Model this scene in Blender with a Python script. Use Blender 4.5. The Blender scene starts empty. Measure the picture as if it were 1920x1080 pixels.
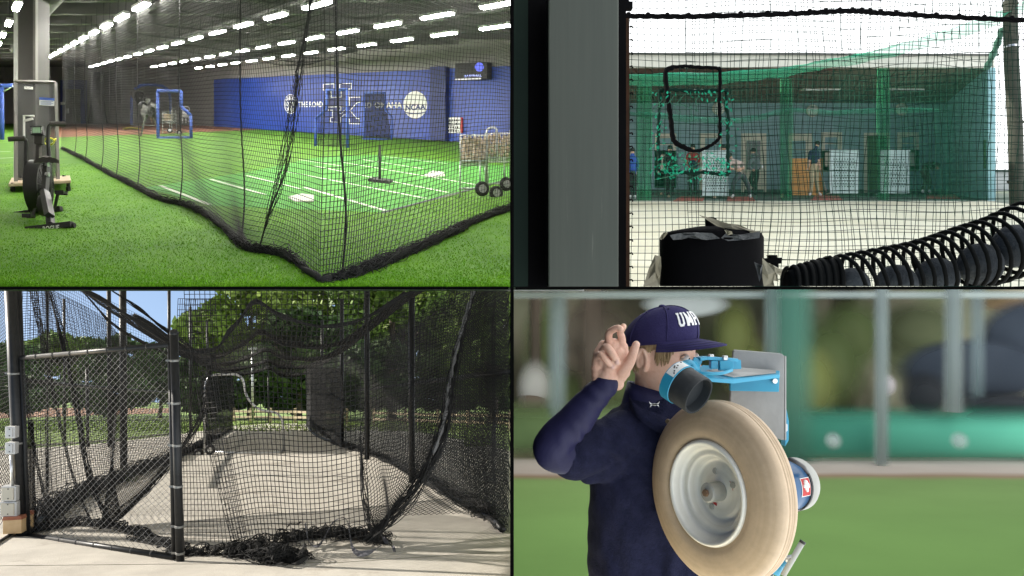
import bpy, bmesh, math, random
import numpy as np
from mathutils import Vector, Matrix
random.seed(7); RNG = np.random.default_rng(7)
S = bpy.context.scene
C = S.collection
F = 1500.0                      # focal length in pixels of the 1920 px wide picture
# ---------------------------------------------------------------- camera, sky, sun, exposure
cam = bpy.data.objects.new('camera', bpy.data.cameras.new('camera'))
C.objects.link(cam)
cam.data.sensor_width = 36.0
cam.data.lens = 36.0 * F / 1920.0
cam.data.clip_start = 0.05
cam.data.clip_end = 3000
cam.rotation_euler = (math.radians(90), 0, 0)
S.camera = cam
SUN_DIR = Vector((-0.88, 0.17, 0.42)).normalized()      # towards the sun
SUN_EL = math.asin(SUN_DIR.z); SUN_AZ = math.atan2(SUN_DIR.x, SUN_DIR.y)
world = bpy.data.worlds.new('World'); S.world = world
world.use_nodes = True
wn, wl = world.node_tree.nodes, world.node_tree.links
wn.clear()
w_out = wn.new('ShaderNodeOutputWorld'); w_bg = wn.new('ShaderNodeBackground')
w_sky = wn.new('ShaderNodeTexSky'); w_sky.sky_type = 'NISHITA'; w_sky.sun_disc = False
w_sky.sun_elevation = SUN_EL; w_sky.sun_rotation = SUN_AZ
w_tc = wn.new('ShaderNodeTexCoord')
w_sep = wn.new('ShaderNodeSeparateXYZ'); wl.new(w_tc.outputs['Generated'], w_sep.inputs[0])
w_add = wn.new('ShaderNodeMath'); w_add.operation = 'ADD'; w_add.inputs[1].default_value = 0.42
wl.new(w_sep.outputs[2], w_add.inputs[0])
w_max = wn.new('ShaderNodeMath'); w_max.operation = 'MAXIMUM'; w_max.inputs[1].default_value = 0.06
wl.new(w_add.outputs[0], w_max.inputs[0])
w_cmb = wn.new('ShaderNodeCombineXYZ')
wl.new(w_sep.outputs[0], w_cmb.inputs[0]); wl.new(w_sep.outputs[1], w_cmb.inputs[1]); wl.new(w_max.outputs[0], w_cmb.inputs[2])
wl.new(w_cmb.outputs[0], w_sky.inputs[0])
# a cloud bank covers the right half of the sky, the left half is clear
w_map = wn.new('ShaderNodeMapRange'); w_map.inputs[1].default_value = -0.16; w_map.inputs[2].default_value = 0.08
w_noi = wn.new('ShaderNodeTexNoise'); w_noi.inputs['Scale'].default_value = 3.0; w_noi.inputs['Detail'].default_value = 5
wl.new(w_tc.outputs['Generated'], w_noi.inputs['Vector'])
w_n2 = wn.new('ShaderNodeMath'); w_n2.operation = 'MULTIPLY_ADD'; w_n2.inputs[1].default_value = 0.15; w_n2.inputs[2].default_value = -0.075
wl.new(w_noi.outputs[0], w_n2.inputs[0])
w_sum = wn.new('ShaderNodeMath'); w_sum.operation = 'ADD'
wl.new(w_sep.outputs[0], w_sum.inputs[0]); wl.new(w_n2.outputs[0], w_sum.inputs[1]); wl.new(w_sum.outputs[0], w_map.inputs[0])
w_mix = wn.new('ShaderNodeMix'); w_mix.data_type = 'RGBA'
wl.new(w_map.outputs[0], w_mix.inputs[0]); wl.new(w_sky.outputs[0], w_mix.inputs[6])
w_mix.inputs[7].default_value = (10.6, 10.9, 11.0, 1)
wl.new(w_mix.outputs[2], w_bg.inputs[0]); w_bg.inputs[1].default_value = 0.12
wl.new(w_bg.outputs[0], w_out.inputs[0])
sl = bpy.data.lights.new('sun', 'SUN'); sl.energy = 5.0; sl.angle = math.radians(0.6); sl.color = (1, 0.93, 0.82)
sun = bpy.data.objects.new('sun', sl); C.objects.link(sun)
sun.rotation_euler = SUN_DIR.to_track_quat('Z', 'Y').to_euler()
S.view_settings.view_transform = 'Standard'; S.view_settings.look = 'None'
S.view_settings.exposure = 0.78; S.view_settings.gamma = 1; S.view_settings.use_curve_mapping = False
S.cycles.transparent_max_bounces = 24
S.cycles.max_bounces = 8

# ---------------------------------------------------------------- helpers
def P(px, py, d):
    return Vector(((px - 960) / F * d, d, (540 - py) / F * d))
class Gnd:                       # the ground of one bay: eye height and horizon row
    def __init__(s, H, yh): s.H, s.yh, s.k = H, yh, (540 - yh) / F
    def d(s, py): return s.H * F / (py - s.yh)
    def at(s, px, py, up=0.0):
        d = s.d(py); v = P(px, py, d); v.z += up; return v
    def z(s, d): return -s.H + s.k * d
    def xy(s, x, d, up=0.0): return Vector((x, d, s.z(d) + up))
    def px(s, px, d, up=0.0): return Vector(((px - 960) / F * d, d, s.z(d) + up))
def V(*a): return Vector(a)
ORG = {}
def reg(o, org): ORG[o.name] = Vector(org); return o
def org(o): return ORG.get(o.name, Vector((0, 0, 0))) if o else Vector((0, 0, 0))
def tag(o, label=None, cat=None, group=None, kind=None):
    if label: o['label'] = label
    if cat: o['category'] = cat
    if group: o['group'] = group
    if kind: o['kind'] = kind
    return o
def thing(name, label, cat, loc=(0, 0, 0), group=None, kind=None):
    o = bpy.data.objects.new(name, None); C.objects.link(o); o.location = loc
    o.empty_display_size = 0.1
    reg(o, loc); return tag(o, label, cat, group, kind)
def copy_tree(o, parent=None):
    c = o.copy(); C.objects.link(c)
    if parent is not None: c.parent = parent
    reg(c, org(o))
    for ch in list(o.children): copy_tree(ch, c)
    return c
def link_mesh(me, name, mat, parent=None, smooth=None):
    o = bpy.data.objects.new(name, me); C.objects.link(o)
    for m in (mat if isinstance(mat, (list, tuple)) else [mat]): me.materials.append(m)
    if parent is not None:
        o.parent = parent
    reg(o, org(parent))
    return o
class MB:
    def __init__(s): s.v = []; s.f = []; s.m = []
    def add(s, vs, fs, mi=0):
        o = len(s.v); s.v += [tuple(v) for v in vs]
        s.f += [tuple(i + o for i in f) for f in fs]; s.m += [mi] * len(fs); return s
    def hexa(s, p, mi=0):        # p: four bottom corners then four top corners
        return s.add(p, [(0, 3, 2, 1), (4, 5, 6, 7), (0, 1, 5, 4), (1, 2, 6, 5), (2, 3, 7, 6), (3, 0, 4, 7)], mi)
    def box(s, c, sz, M=None, mi=0):
        x, y, z = sz[0] / 2, sz[1] / 2, sz[2] / 2
        p = [V(-x, -y, -z), V(x, -y, -z), V(x, y, -z), V(-x, y, -z), V(-x, -y, z), V(x, -y, z), V(x, y, z), V(-x, y, z)]
        if M is not None: p = [M @ q for q in p]
        c = Vector(c); return s.hexa([q + c for q in p], mi)
    def bar(s, a, b, w, h, up=(0, 0, 1), mi=0):   # box from a to b
        a, b = Vector(a), Vector(b); t = (b - a).normalized(); u = Vector(up)
        r = t.cross(u); r = r.normalized() if r.length > 1e-5 else V(1, 0, 0)
        u = r.cross(t).normalized(); r *= w / 2; u *= h / 2
        return s.hexa([a - r - u, a + r - u, b + r - u, b - r - u, a - r + u, a + r + u, b + r + u, b - r + u], mi)
    def tube(s, pts, r, n=6, closed=False, mi=0, flat=1.0):
        pts = [Vector(p) for p in pts]; N = len(pts)
        rs = list(r) if isinstance(r, (list, tuple, np.ndarray)) else [r] * N
        vs = []; prev = None
        for i, p in enumerate(pts):
            a = pts[i - 1] if (i or closed) else p; b = pts[(i + 1) % N] if (i < N - 1 or closed) else p
            t = (b - a); t = t.normalized() if t.length > 1e-9 else V(0, 0, 1)
            if prev is None:
                u = V(0, 0, 1) if abs(t.z) < 0.9 else V(0, 1, 0)
                u = (u - t * u.dot(t)).normalized()
            else:
                u = prev - t * prev.dot(t); u = u.normalized() if u.length > 1e-6 else V(1, 0, 0)
            prev = u; w = t.cross(u)
            for k in range(n):
                an = 2 * math.pi * k / n
                vs.append(p + (u * math.cos(an) * flat + w * math.sin(an)) * rs[i])
        fs = []
        for i in range(N if closed else N - 1):
            j = (i + 1) % N
            for k in range(n):
                l = (k + 1) % n; fs.append((i * n + k, i * n + l, j * n + l, j * n + k))
        if not closed: fs += [tuple(range(n - 1, -1, -1)), tuple(range((N - 1) * n, N * n))]
        return s.add(vs, fs, mi)
    def cyl(s, a, b, r, r2=None, n=12, mi=0): return s.tube([a, b], [r, r if r2 is None else r2], n, mi=mi)
    def lathe(s, prof, M=None, n=32, mi=0, a0=0, a1=2 * math.pi):   # prof (r, h) about local z
        vs = []; full = abs(a1 - a0 - 2 * math.pi) < 1e-6; K = n if full else n + 1
        for (r, h) in prof:
            for k in range(K):
                a = a0 + (a1 - a0) * k / n; vs.append(V(r * math.cos(a), r * math.sin(a), h))
        if M is not None: vs = [M @ v for v in vs]
        fs = []
        for i in range(len(prof) - 1):
            for k in range(n):
                l = (k + 1) % K; fs.append((i * K + k, i * K + l, (i + 1) * K + l, (i + 1) * K + k))
        return s.add(vs, fs, mi)
    def prism(s, poly, vec, mi=0):
        poly = [Vector(p) for p in poly]; n = len(poly); vec = Vector(vec)
        fs = [tuple(range(n - 1, -1, -1)), tuple(range(n, 2 * n))] + [(i, (i + 1) % n, n + (i + 1) % n, n + i) for i in range(n)]
        return s.add(poly + [p + vec for p in poly], fs, mi)
    def ball(s, c, r, nu=12, nv=8, M=None, mi=0):
        c = Vector(c); r = r if isinstance(r, (tuple, list)) else (r, r, r); vs = []; fs = []
        for j in range(1, nv):
            for i in range(nu):
                a, b = 2 * math.pi * i / nu, math.pi * j / nv
                v = V(r[0] * math.sin(b) * math.cos(a), r[1] * math.sin(b) * math.sin(a), r[2] * math.cos(b))
                vs.append(c + (M @ v if M else v))
        for v in (V(0, 0, r[2]), V(0, 0, -r[2])): vs.append(c + (M @ v if M else v))
        t, b = len(vs) - 2, len(vs) - 1
        for j in range(nv - 2):
            for i in range(nu):
                k = (i + 1) % nu; fs.append((j * nu + i, (j + 1) * nu + i, (j + 1) * nu + k, j * nu + k))
        for i in range(nu):
            k = (i + 1) % nu; fs.append((t, i, k)); fs.append((b, (nv - 2) * nu + k, (nv - 2) * nu + i))
        return s.add(vs, fs, mi)
    def sheet(s, g, mi=0):       # g: rows of points
        R, K = len(g), len(g[0]); vs = [p for row in g for p in row]
        return s.add(vs, [(i * K + j, i * K + j + 1, (i + 1) * K + j + 1, (i + 1) * K + j) for i in range(R - 1) for j in range(K - 1)], mi)
    def build(s, name, mat, parent=None, smooth=0, recalc=True, bevel=0):
        o_ = org(parent); me = bpy.data.meshes.new(name)
        me.from_pydata([(v[0] - o_.x, v[1] - o_.y, v[2] - o_.z) for v in s.v], [], s.f)
        if isinstance(mat, (list, tuple)): me.polygons.foreach_set('material_index', s.m)
        if recalc or bevel:
            bm = bmesh.new(); bm.from_mesh(me); bmesh.ops.recalc_face_normals(bm, faces=bm.faces)
            if bevel:
                es = [e for e in bm.edges if len(e.link_faces) == 2 and e.calc_face_angle(0) > 0.6]
                bmesh.ops.bevel(bm, geom=es, offset=bevel, segments=2, affect='EDGES', profile=0.6, clamp_overlap=True)
            bm.to_mesh(me); bm.free()
        if smooth:
            me.shade_smooth()
            if smooth < 3: me.set_sharp_from_angle(angle=smooth)
        return link_mesh(me, name, mat, parent)
def np_mesh(name, verts, quads, mat, parent=None, smooth=False):
    """large meshes of quads (or triangles) from numpy arrays in world coordinates"""
    o_ = org(parent); v = np.asarray(verts, dtype=np.float32) - np.array(o_, dtype=np.float32)
    q = np.asarray(quads, dtype=np.int32); k = q.shape[1]
    me = bpy.data.meshes.new(name)
    me.vertices.add(len(v)); me.vertices.foreach_set('co', v.ravel())
    me.loops.add(q.size); me.loops.foreach_set('vertex_index', q.ravel())
    me.polygons.add(len(q)); me.polygons.foreach_set('loop_start', np.arange(0, q.size, k, dtype=np.int32))
    me.update(calc_edges=True); me.validate()
    if smooth: me.shade_smooth()
    return link_mesh(me, name, mat, parent)
def np_tubes(L, r, n=3):
    """L: (K, M, 3) polylines -> verts, quads of n-sided tubes of radius r"""
    L = np.asarray(L, dtype=np.float64); K, M, _ = L.shape
    t = np.gradient(L, axis=1); t /= np.maximum(np.linalg.norm(t, axis=2, keepdims=True), 1e-9)
    ref = np.array([0.31, 0.9, 0.2]); u = np.cross(t, ref); u /= np.maximum(np.linalg.norm(u, axis=2, keepdims=True), 1e-9)
    w = np.cross(t, u); vs = []
    rr = np.asarray(r) if np.ndim(r) else r
    if np.ndim(r): rr = rr.reshape(K, -1, 1)
    for k in range(n):
        a = 2 * math.pi * k / n; vs.append(L + (u * math.cos(a) + w * math.sin(a)) * rr)
    vs = np.stack(vs, axis=2)          # K, M, n, 3
    idx = np.arange(K * M * n).reshape(K, M, n)
    a = idx[:, :-1, :]; b = idx[:, 1:, :]
    q = np.stack([a, np.roll(a, -1, 2), np.roll(b, -1, 2), b], axis=-1).reshape(-1, 4)
    return vs.reshape(-1, 3), q
def merge(parts):
    vs, qs, o = [], [], 0
    for v, q in parts: vs.append(v); qs.append(q + o); o += len(v)
    return np.concatenate(vs), np.concatenate(qs)
def net(name, fn, nu, nv, r, mat, parent=None, mu=None, mv=None, jit=0.0, diag=False):
    """a knotted net: fn(u, v) maps arrays in 0..1 to points; nu x nv strands"""
    mu = mu or nu; mv = mv or nv; parts = []
    if not diag:
        U, W = np.meshgrid(np.linspace(0, 1, nu), np.linspace(0, 1, mv), indexing='ij')
        A = fn(U, W); U, W = np.meshgrid(np.linspace(0, 1, mu), np.linspace(0, 1, nv), indexing='xy')
        B = fn(U, W)
        if jit:
            A = A + RNG.normal(0, jit, A.shape); B = B + RNG.normal(0, jit, B.shape)
        parts = [np_tubes(A, r), np_tubes(B, r)]
    else:
        for sg in (1, -1):
            K = nu + nv; t = np.linspace(0, 1, mv); Ls = []
            for k in range(K):
                u = (k - nv if sg > 0 else k) / nu + sg * t * nv / nu
                ok = (u >= 0) & (u <= 1)
                if ok.sum() < 2: continue
                t0, t1 = t[ok][0], t[ok][-1]; tt = np.linspace(t0, t1, mv)
                uu = (k - nv if sg > 0 else k) / nu + sg * tt * nv / nu
                Ls.append(fn(np.clip(uu, 0, 1), tt))
            parts.append(np_tubes(np.stack(Ls), r))
    v, q = merge(parts); o = np_mesh(name, v, q, mat, parent); o['kind'] = 'stuff'
    return o
def arr(f):                      # scalar point function -> vectorised
    def g(u, v):
        u, v = np.broadcast_arrays(u, v); out = np.empty(u.shape + (3,))
        for i in np.ndindex(u.shape): out[i] = f(float(u[i]), float(v[i]))
        return out
    return g
def lerp_path(pts, t):           # points along a polyline with values at equal parameter
    t = np.clip(np.asarray(t, dtype=float), 0, 1) * (len(pts) - 1)
    A = np.array([tuple(p) for p in pts]); i = np.minimum(t.astype(int), len(pts) - 2); f = (t - i)[..., None]
    return A[i] * (1 - f) + A[i + 1] * f
def smooth_path(pts, n):         # Catmull-Rom through pts
    A = [Vector(p) for p in pts]; A = [A[0] * 2 - A[1]] + A + [A[-1] * 2 - A[-2]]; out = []
    K = len(A) - 3
    for k in range(n):
        t = k / (n - 1) * K; i = min(int(t), K - 1); f = t - i
        a, b, c, d = A[i:i + 4]
        out.append(0.5 * ((2 * b) + (c - a) * f + (2 * a - 5 * b + 4 * c - d) * f * f + (3 * b - a - 3 * c + d) * f ** 3))
    return out
def fillet(pts, r, n=5, closed=False):
    pts = [Vector(p) for p in pts]; out = []; N = len(pts)
    for i, p in enumerate(pts):
        if not closed and i in (0, N - 1): out.append(p); continue
        a, b = pts[i - 1] - p, pts[(i + 1) % N] - p
        q = min(r, a.length * 0.45, b.length * 0.45); a = p + a.normalized() * q; b = p + b.normalized() * q
        for k in range(n):
            t = k / (n - 1); out.append(a * (1 - t) ** 2 + p * 2 * t * (1 - t) + b * t * t)
    return out
def col(c): return (c[0], c[1], c[2], 1)
def pmat(name, c1, c2=None, scale=6, rough=0.6, metal=0, bump=0, bscale=None, detail=4, stretch=None, spec=0.5,
         emit=None, estr=0, wear=None, wscale=2.5, wth=0.6, trans=0, alpha=1.0, sheen=0, coord='Object', vary=0.0):
    m = bpy.data.materials.new(name); m.use_nodes = True
    n, l = m.node_tree.nodes, m.node_tree.links; b = n['Principled BSDF']
    b.inputs['Base Color'].default_value = col(c1); b.inputs['Roughness'].default_value = rough
    b.inputs['Metallic'].default_value = metal; b.inputs['Specular IOR Level'].default_value = spec
    if trans: b.inputs['Transmission Weight'].default_value = trans
    if alpha < 1: b.inputs['Alpha'].default_value = alpha
    if sheen: b.inputs['Sheen Weight'].default_value = sheen
    if emit:
        b.inputs['Emission Color'].default_value = col(emit); b.inputs['Emission Strength'].default_value = estr
    tc = n.new('ShaderNodeTexCoord'); vec = tc.outputs[coord]
    if stretch:
        mp = n.new('ShaderNodeMapping'); mp.inputs['Scale'].default_value = stretch
        l.new(vec, mp.inputs['Vector']); vec = mp.outputs[0]
    def noise(sc, det=4, ro=0.6):
        t = n.new('ShaderNodeTexNoise'); t.inputs['Scale'].default_value = sc; t.inputs['Detail'].default_value = det
        t.inputs['Roughness'].default_value = ro; l.new(vec, t.inputs['Vector']); return t.outputs[0]
    cur = None
    if c2 is not None:
        rp = n.new('ShaderNodeValToRGB'); rp.color_ramp.elements[0].position = 0.34; rp.color_ramp.elements[1].position = 0.66
        rp.color_ramp.elements[0].color = col(c1); rp.color_ramp.elements[1].color = col(c2)
        l.new(noise(scale, detail), rp.inputs[0]); cur = rp.outputs[0]
    if wear is not None:
        rp2 = n.new('ShaderNodeValToRGB'); rp2.color_ramp.elements[0].position = wth; rp2.color_ramp.elements[1].position = min(1, wth + 0.08)
        rp2.color_ramp.elements[0].color = (0, 0, 0, 1); rp2.color_ramp.elements[1].color = (1, 1, 1, 1)
        l.new(noise(wscale, 6, 0.7), rp2.inputs[0])
        mx = n.new('ShaderNodeMix'); mx.data_type = 'RGBA'; l.new(rp2.outputs[0], mx.inputs[0])
        if cur: l.new(cur, mx.inputs[6])
        else: mx.inputs[6].default_value = col(c1)
        mx.inputs[7].default_value = col(wear); cur = mx.outputs[2]
    if vary:
        oi = n.new('ShaderNodeObjectInfo'); hs = n.new('ShaderNodeHueSaturation')
        mr = n.new('ShaderNodeMapRange'); mr.inputs[3].default_value = 1 - vary; mr.inputs[4].default_value = 1 + vary
        l.new(oi.outputs['Random'], mr.inputs[0]); l.new(mr.outputs[0], hs.inputs['Value'])
        if cur: l.new(cur, hs.inputs['Color'])
        else: hs.inputs['Color'].default_value = col(c1)
        cur = hs.outputs[0]
    if cur: l.new(cur, b.inputs['Base Color'])
    if bump:
        bp = n.new('ShaderNodeBump'); bp.inputs['Strength'].default_value = bump; bp.inputs['Distance'].default_value = 0.01
        l.new(noise(bscale or scale * 4, 5), bp.inputs['Height']); l.new(bp.outputs[0], b.inputs['Normal'])
    return m
def text_mesh(txt, bold=0.0, res=4):
    cu = bpy.data.curves.new('t', 'FONT'); cu.body = txt; cu.size = 1; cu.offset = bold; cu.resolution_u = res
    cu.align_x = 'LEFT'; o = bpy.data.objects.new('t', cu); C.objects.link(o)
    bpy.context.view_layer.update()
    me = bpy.data.meshes.new_from_object(o.evaluated_get(bpy.context.evaluated_depsgraph_get()))
    v = [tuple(p.co) for p in me.vertices]; f = [tuple(p.vertices) for p in me.polygons]
    bpy.data.objects.remove(o); bpy.data.curves.remove(cu); bpy.data.meshes.remove(me)
    x0, x1 = min(p[0] for p in v), max(p[0] for p in v); y0, y1 = min(p[1] for p in v), max(p[1] for p in v)
    return [((p[0] - x0) / (x1 - x0), (p[1] - y0) / (y1 - y0)) for p in v], f     # normalised 0..1
def lettering(name, txt, fn, mat, parent, bold=0.0, sub=0):
    v, f = text_mesh(txt, bold); b = MB(); b.add([fn(x, y) for x, y in v], f)
    return b.build(name, mat, parent, recalc=False)
# ------------- shared materials
M = {}
M['black'] = pmat('black_paint', (0.012, 0.012, 0.013), rough=0.55)
M['black_metal'] = pmat('black_metal', (0.02, 0.02, 0.022), (0.035, 0.035, 0.037), 9, 0.35, 0.3, bump=0.1)
M['rubber'] = pmat('rubber', (0.02, 0.02, 0.02), (0.035, 0.034, 0.033), 14, 0.8, bump=0.15)
M['steel'] = pmat('galvanised_steel', (0.52, 0.53, 0.54), (0.66, 0.67, 0.68), 25, 0.35, 0.85, bump=0.05)
M['white'] = pmat('white_paint', (0.78, 0.78, 0.76), (0.7, 0.7, 0.67), 7, 0.5)
M['net_black'] = pmat('black_twine', (0.012, 0.012, 0.012), rough=0.85)
M['divider_black'] = pmat('black_divider', (0.0025, 0.0025, 0.0025), rough=1.0, spec=0)

# ---------------------------------------------------------------- dividers added between the bays; they also block the sun
b = MB(); b.box((0, 1.72, 0.0), (0.0050, 1.24, 1.70)); o = b.build('sun_block_divider', M['divider_black']); tag(o, kind='structure')  # added upright divider, deep enough to keep the sun off the boy
b = MB()
b.box((-1.6, 1.16, 0.0), (3.19, 0.12, 0.0040)); b.box((1.6, 1.16, 0.0), (3.19, 0.12, 0.0040))
b.hexa([V(-3.5, 2.6, 0.001), V(-.01, 2.6, 0.001), V(-.01, 6.80, 0.001), V(-7.0, 6.80, 0.001), V(-3.5, 2.6, 0.003), V(-.01, 2.6, 0.003), V(-.01, 6.80, 0.003), V(-7.0, 6.80, 0.003)])  # unseen apron added to keep the sun off the field grass
o = b.build('divider_sun_apron', M['divider_black']); tag(o, kind='structure')
# ================================================================ TOP LEFT BAY: indoor batting cage
T = Gnd(1.6, 186)
M['turf'] = pmat('turf', (0.062, 0.180, 0.009), (0.110, 0.262, 0.014), .9, 0.75, bump=0.5, bscale=60, detail=8, spec=0.25)
M['turf_mat'] = pmat('turf_mat', (0.07, 0.27, 0.045), (0.10, 0.32, 0.065), 3, 0.8, bump=0.3, bscale=60, spec=0.2)
M['blade'] = pmat('turf_blade', (0.115, 0.31, 0.014), (0.185, 0.41, 0.024), 2.2, 0.8, spec=0.08)
M['clay'] = pmat('clay_turf', (0.17, 0.065, 0.035), (0.24, 0.10, 0.055), 2, 0.85)
M['line'] = pmat('line_white', (0.75, 0.75, 0.68), (0.62, 0.64, 0.55), 9, 0.8)
M['gym_grey'] = pmat('grey_wall_paint', (0.20, 0.19, 0.18), (0.24, 0.23, 0.215), 0.6, 0.7)
M['gym_dark'] = pmat('dark_ceiling_paint', (0.085, 0.083, 0.081), (0.115, 0.112, 0.108), 1.0, 0.8)
M['blue_pad'] = pmat('blue_vinyl', (0.012, 0.045, 0.30), (0.017, 0.062, 0.37), 0.5, 0.45, bump=0.12, bscale=3, wear=(0.035, 0.08, 0.34), wscale=1.6, wth=.62)
M['blue_dark'] = pmat('dark_blue_vinyl', (0.008, 0.022, 0.14), rough=0.55)
M['logo_blue'] = pmat('deep_blue_print', (0.008, 0.02, 0.16), rough=0.5)
M['print_white'] = pmat('white_print', (0.80, 0.80, 0.78), rough=0.6)
M['blue_foam'] = pmat('blue_foam', (0.03, 0.075, 0.33), (0.05, 0.11, 0.42), 8, 0.65)
M['lamp'] = pmat('lamp_tube', (0.9, 0.9, 0.88), emit=(1.0, 0.97, 0.90), estr=98)
M['lamp_case'] = pmat('lamp_case', (0.6, 0.6, 0.58), rough=0.4)
M['beige'] = pmat('beige_steel', (0.15, 0.14, 0.13), rough=0.5)
M['column'] = pmat('column_paint', (0.085, 0.08, 0.077), (0.10, 0.095, 0.09), 2, 0.6)
M['ply'] = pmat('plywood', (0.50, 0.38, 0.26), (0.58, 0.46, 0.33), 6, 0.6, stretch=(1, 6, 1))
M['leather'] = pmat('ball_leather', (0.40, 0.29, 0.18), (0.55, 0.44, 0.31), 30, 0.6, vary=0.2)

def strip_grid(d0, d1, nd, xl, xr, up=0.0):
    g = []
    for i in range(nd + 1):
        d = d0 * (d1 / d0) ** (i / nd); g.append([T.xy(xl(d) + (xr(d) - xl(d)) * j / 6, d, up) for j in range(7)])
    return g
b = MB(); b.sheet(strip_grid(6.80, 62, 24, lambda d: -0.72 * d, lambda d: 0.09 * d)); o = b.build('turf_floor', M['turf']); tag(o, kind='structure')
M['bounce_grey'] = pmat('added_bounce_sheet', (.50, .49, .47), (.56, .55, .53), .8, .9)
b = MB(); b.sheet(strip_grid(6.80, 62, 24, lambda d: -0.72 * d, lambda d: 0.09 * d, -.03)); b.build('added_bounce_sheet', M['bounce_grey'], o)  # unseen grey sheet added below the turf, bouncing neutral light into the lower bay
# brown infield turf in the far left
b = MB(); near = [(60, 258), (110, 258), (220, 253.6), (294, 252), (387, 247.5), (480, 244), (540, 241)]
b.sheet([[T.at(x, y, .012) for x, y in near], [T.at(x, 232.2 if i < 5 else (236, 240)[i - 5], .012) for i, (x, y) in enumerate(near)]])
o = b.build('clay_turf', M['clay']); tag(o, kind='structure')
# blades of the pile close by
n = 90000; dd = 6.82 + 13 * RNG.random(n) ** 2.1; xx = (-0.70 + 0.78 * RNG.random(n)) * dd
zz = -T.H + T.k * dd; an = RNG.random(n) * math.pi; hgt = 0.010 + 0.014 * RNG.random(n); w = 0.004
dx, dy = np.cos(an) * w, np.sin(an) * w; lx, ly = RNG.normal(0, .012, n), RNG.normal(0, .012, n)
v = np.stack([np.stack([xx - dx, dd - dy, zz], 1), np.stack([xx + dx, dd + dy, zz], 1), np.stack([xx + lx, dd + ly, zz + hgt], 1)], 1).reshape(-1, 3)
o = np_mesh('turf_pile', v, np.arange(3 * n).reshape(-1, 3), M['blade']); tag(o, 'short bright green fibres standing up from the artificial turf', 'turf', kind='stuff')
# pale hitting mat and its painted lines
def quad_strip(pts, w, up):     # a painted line on the turf, w in metres across
    b = MB(); q = [T.at(*p) for p in pts]
    for a, c in zip(q[:-1], q[1:]):
        t = (c - a); t.z = 0; r = V(-t.y, t.x, 0).normalized() * w / 2
        L, R = [], []
        for k in range(9):
            m = a.lerp(c, k / 8)
            for A, sg in ((L, 1), (R, -1)):
                p = m + r * sg; p.z = T.z(p.y) + up; A.append(p)
        b.sheet([L, R])
    return b
b = MB(); mp = [(272, 352), (395, 386), (560, 393), (715, 399), (960, 334), (1000, 316), (700, 291), (590, 296), (470, 322)]
b.add([T.at(x, y, .006) for x, y in mp], [tuple(range(len(mp)))]); o = b.build('hitting_mat', M['turf_mat']); tag(o, kind='structure')
b = MB(); b.add([T.at(x, y, .012) for x, y in [(715, 399), (716, 402), (962, 337), (960, 334)]], [(0, 1, 2, 3)]); b.build('mat_edge', M['black'], o)
for pts, w in [([(300, 349), (393, 385)], .075), ([(395, 337), (497, 366)], .07), ([(570, 352), (722, 396)], .075), ([(462, 330), (562, 355)], .065),
               ([(525, 320), (798, 373)], .065), ([(590, 312), (840, 362)], .06), ([(642, 305), (897, 348)], .06), ([(680, 300), (792, 317)], .055),
               ([(720, 294), (842, 308)], .055), ([(0, 285), (20, 285)], .07), ([(0, 297.5), (32, 296)], .08), ([(560, 300), (640, 312)], .05)]:
    o = quad_strip(pts, w, .012).build('painted_line', M['line']); tag(o, kind='structure')
def plate(pts, name, label):
    b = MB(); b.prism([T.at(x, y, .012) for x, y in pts], (0, 0, .02)); tag(b.build(name, M['line']), label, 'home plate')
plate([(540, 372), (566, 366), (588, 369), (588, 380), (553, 380)], 'home_plate', 'larger white five sided home plate near the corner of the cage')
plate([(795, 330), (812, 322.5), (832, 325), (834, 331.5), (806, 334)], 'home_plate', 'smaller far home plate on the lined mat left of the ball carts')

# ---- shell: ceiling, walls
CH = 3.95
def ceil_z(d): return T.z(d) + CH
b = MB(); g = []
for d in (6.0, 20, 40, 62): g.append([V(-.74 * d, d, ceil_z(d)), V(.1 * d, d, ceil_z(d))])
b.sheet(g); b.sheet([[p + V(0, 0, .15) for p in r] for r in g]); o = b.build('ceiling', M['gym_dark']); tag(o, kind='structure')
b = MB(); b.prism([V(-.72 * 4.4, 4.4, .004), T.xy(-.72 * 6.8, 6.8, 0), T.xy(-.72 * 62, 62, 0), V(-.72 * 62, 62, ceil_z(62)), V(-.72 * 6.8, 6.8, ceil_z(6.8)), V(-.72 * 4.4, 4.4, 2.6)], (-.2, 0, 0))  # stretch nearest the camera added, out of view, to block sun on the grass
o = b.build('side_wall', M['gym_grey']); tag(o, kind='structure')
b = MB(); b.prism([T.xy(.085 * 6.8, 6.8, 0), T.xy(.085 * 26, 26, 0), V(.085 * 26, 26, ceil_z(26)), V(.085 * 6.8, 6.8, ceil_z(6.8))], (.06, 0, 0))  # added out of view to stop daylight leaking in from the right
o = b.build('added_end_wall', M['gym_grey']); tag(o, kind='structure')
DB = T.d(232)
b = MB(); b.prism([T.xy(-40, DB, 0), T.xy(-20.9, DB, 0), V(-20.9, DB, ceil_z(DB)), V(-40, DB, ceil_z(DB))], (0, .2, 0))
back_wall = b.build('back_wall', M['gym_grey']); tag(back_wall, kind='structure')
for px in range(5, 330, 22):   # ribs of the metal sheeting
    b = MB(); a = P(px, 232, DB - .02); b.box((a.x, DB - .03, (T.z(DB) + ceil_z(DB)) / 2), (.16, .05, CH - .02)); b.build('sheet_rib', M['gym_grey'], back_wall)
WA, WD = V(0, 27.6, 0), V(-.676, .737, 0).normalized(); WN = V(-.737, -.676, 0).normalized()   # towards the camera side
def wall_s(px):
    k = (px - 960) / F; return WA.y * k / (WD.x - k * WD.y)
def wallpt(px, py, off=0.0):
    p = WA + WD * wall_s(px); d = p.y; q = P(px, py, d); return q + WN * off
def wxy(s, up, off=0): p = WA + WD * s; return V(p.x, p.y, T.z(p.y) + up) + WN * off
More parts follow.
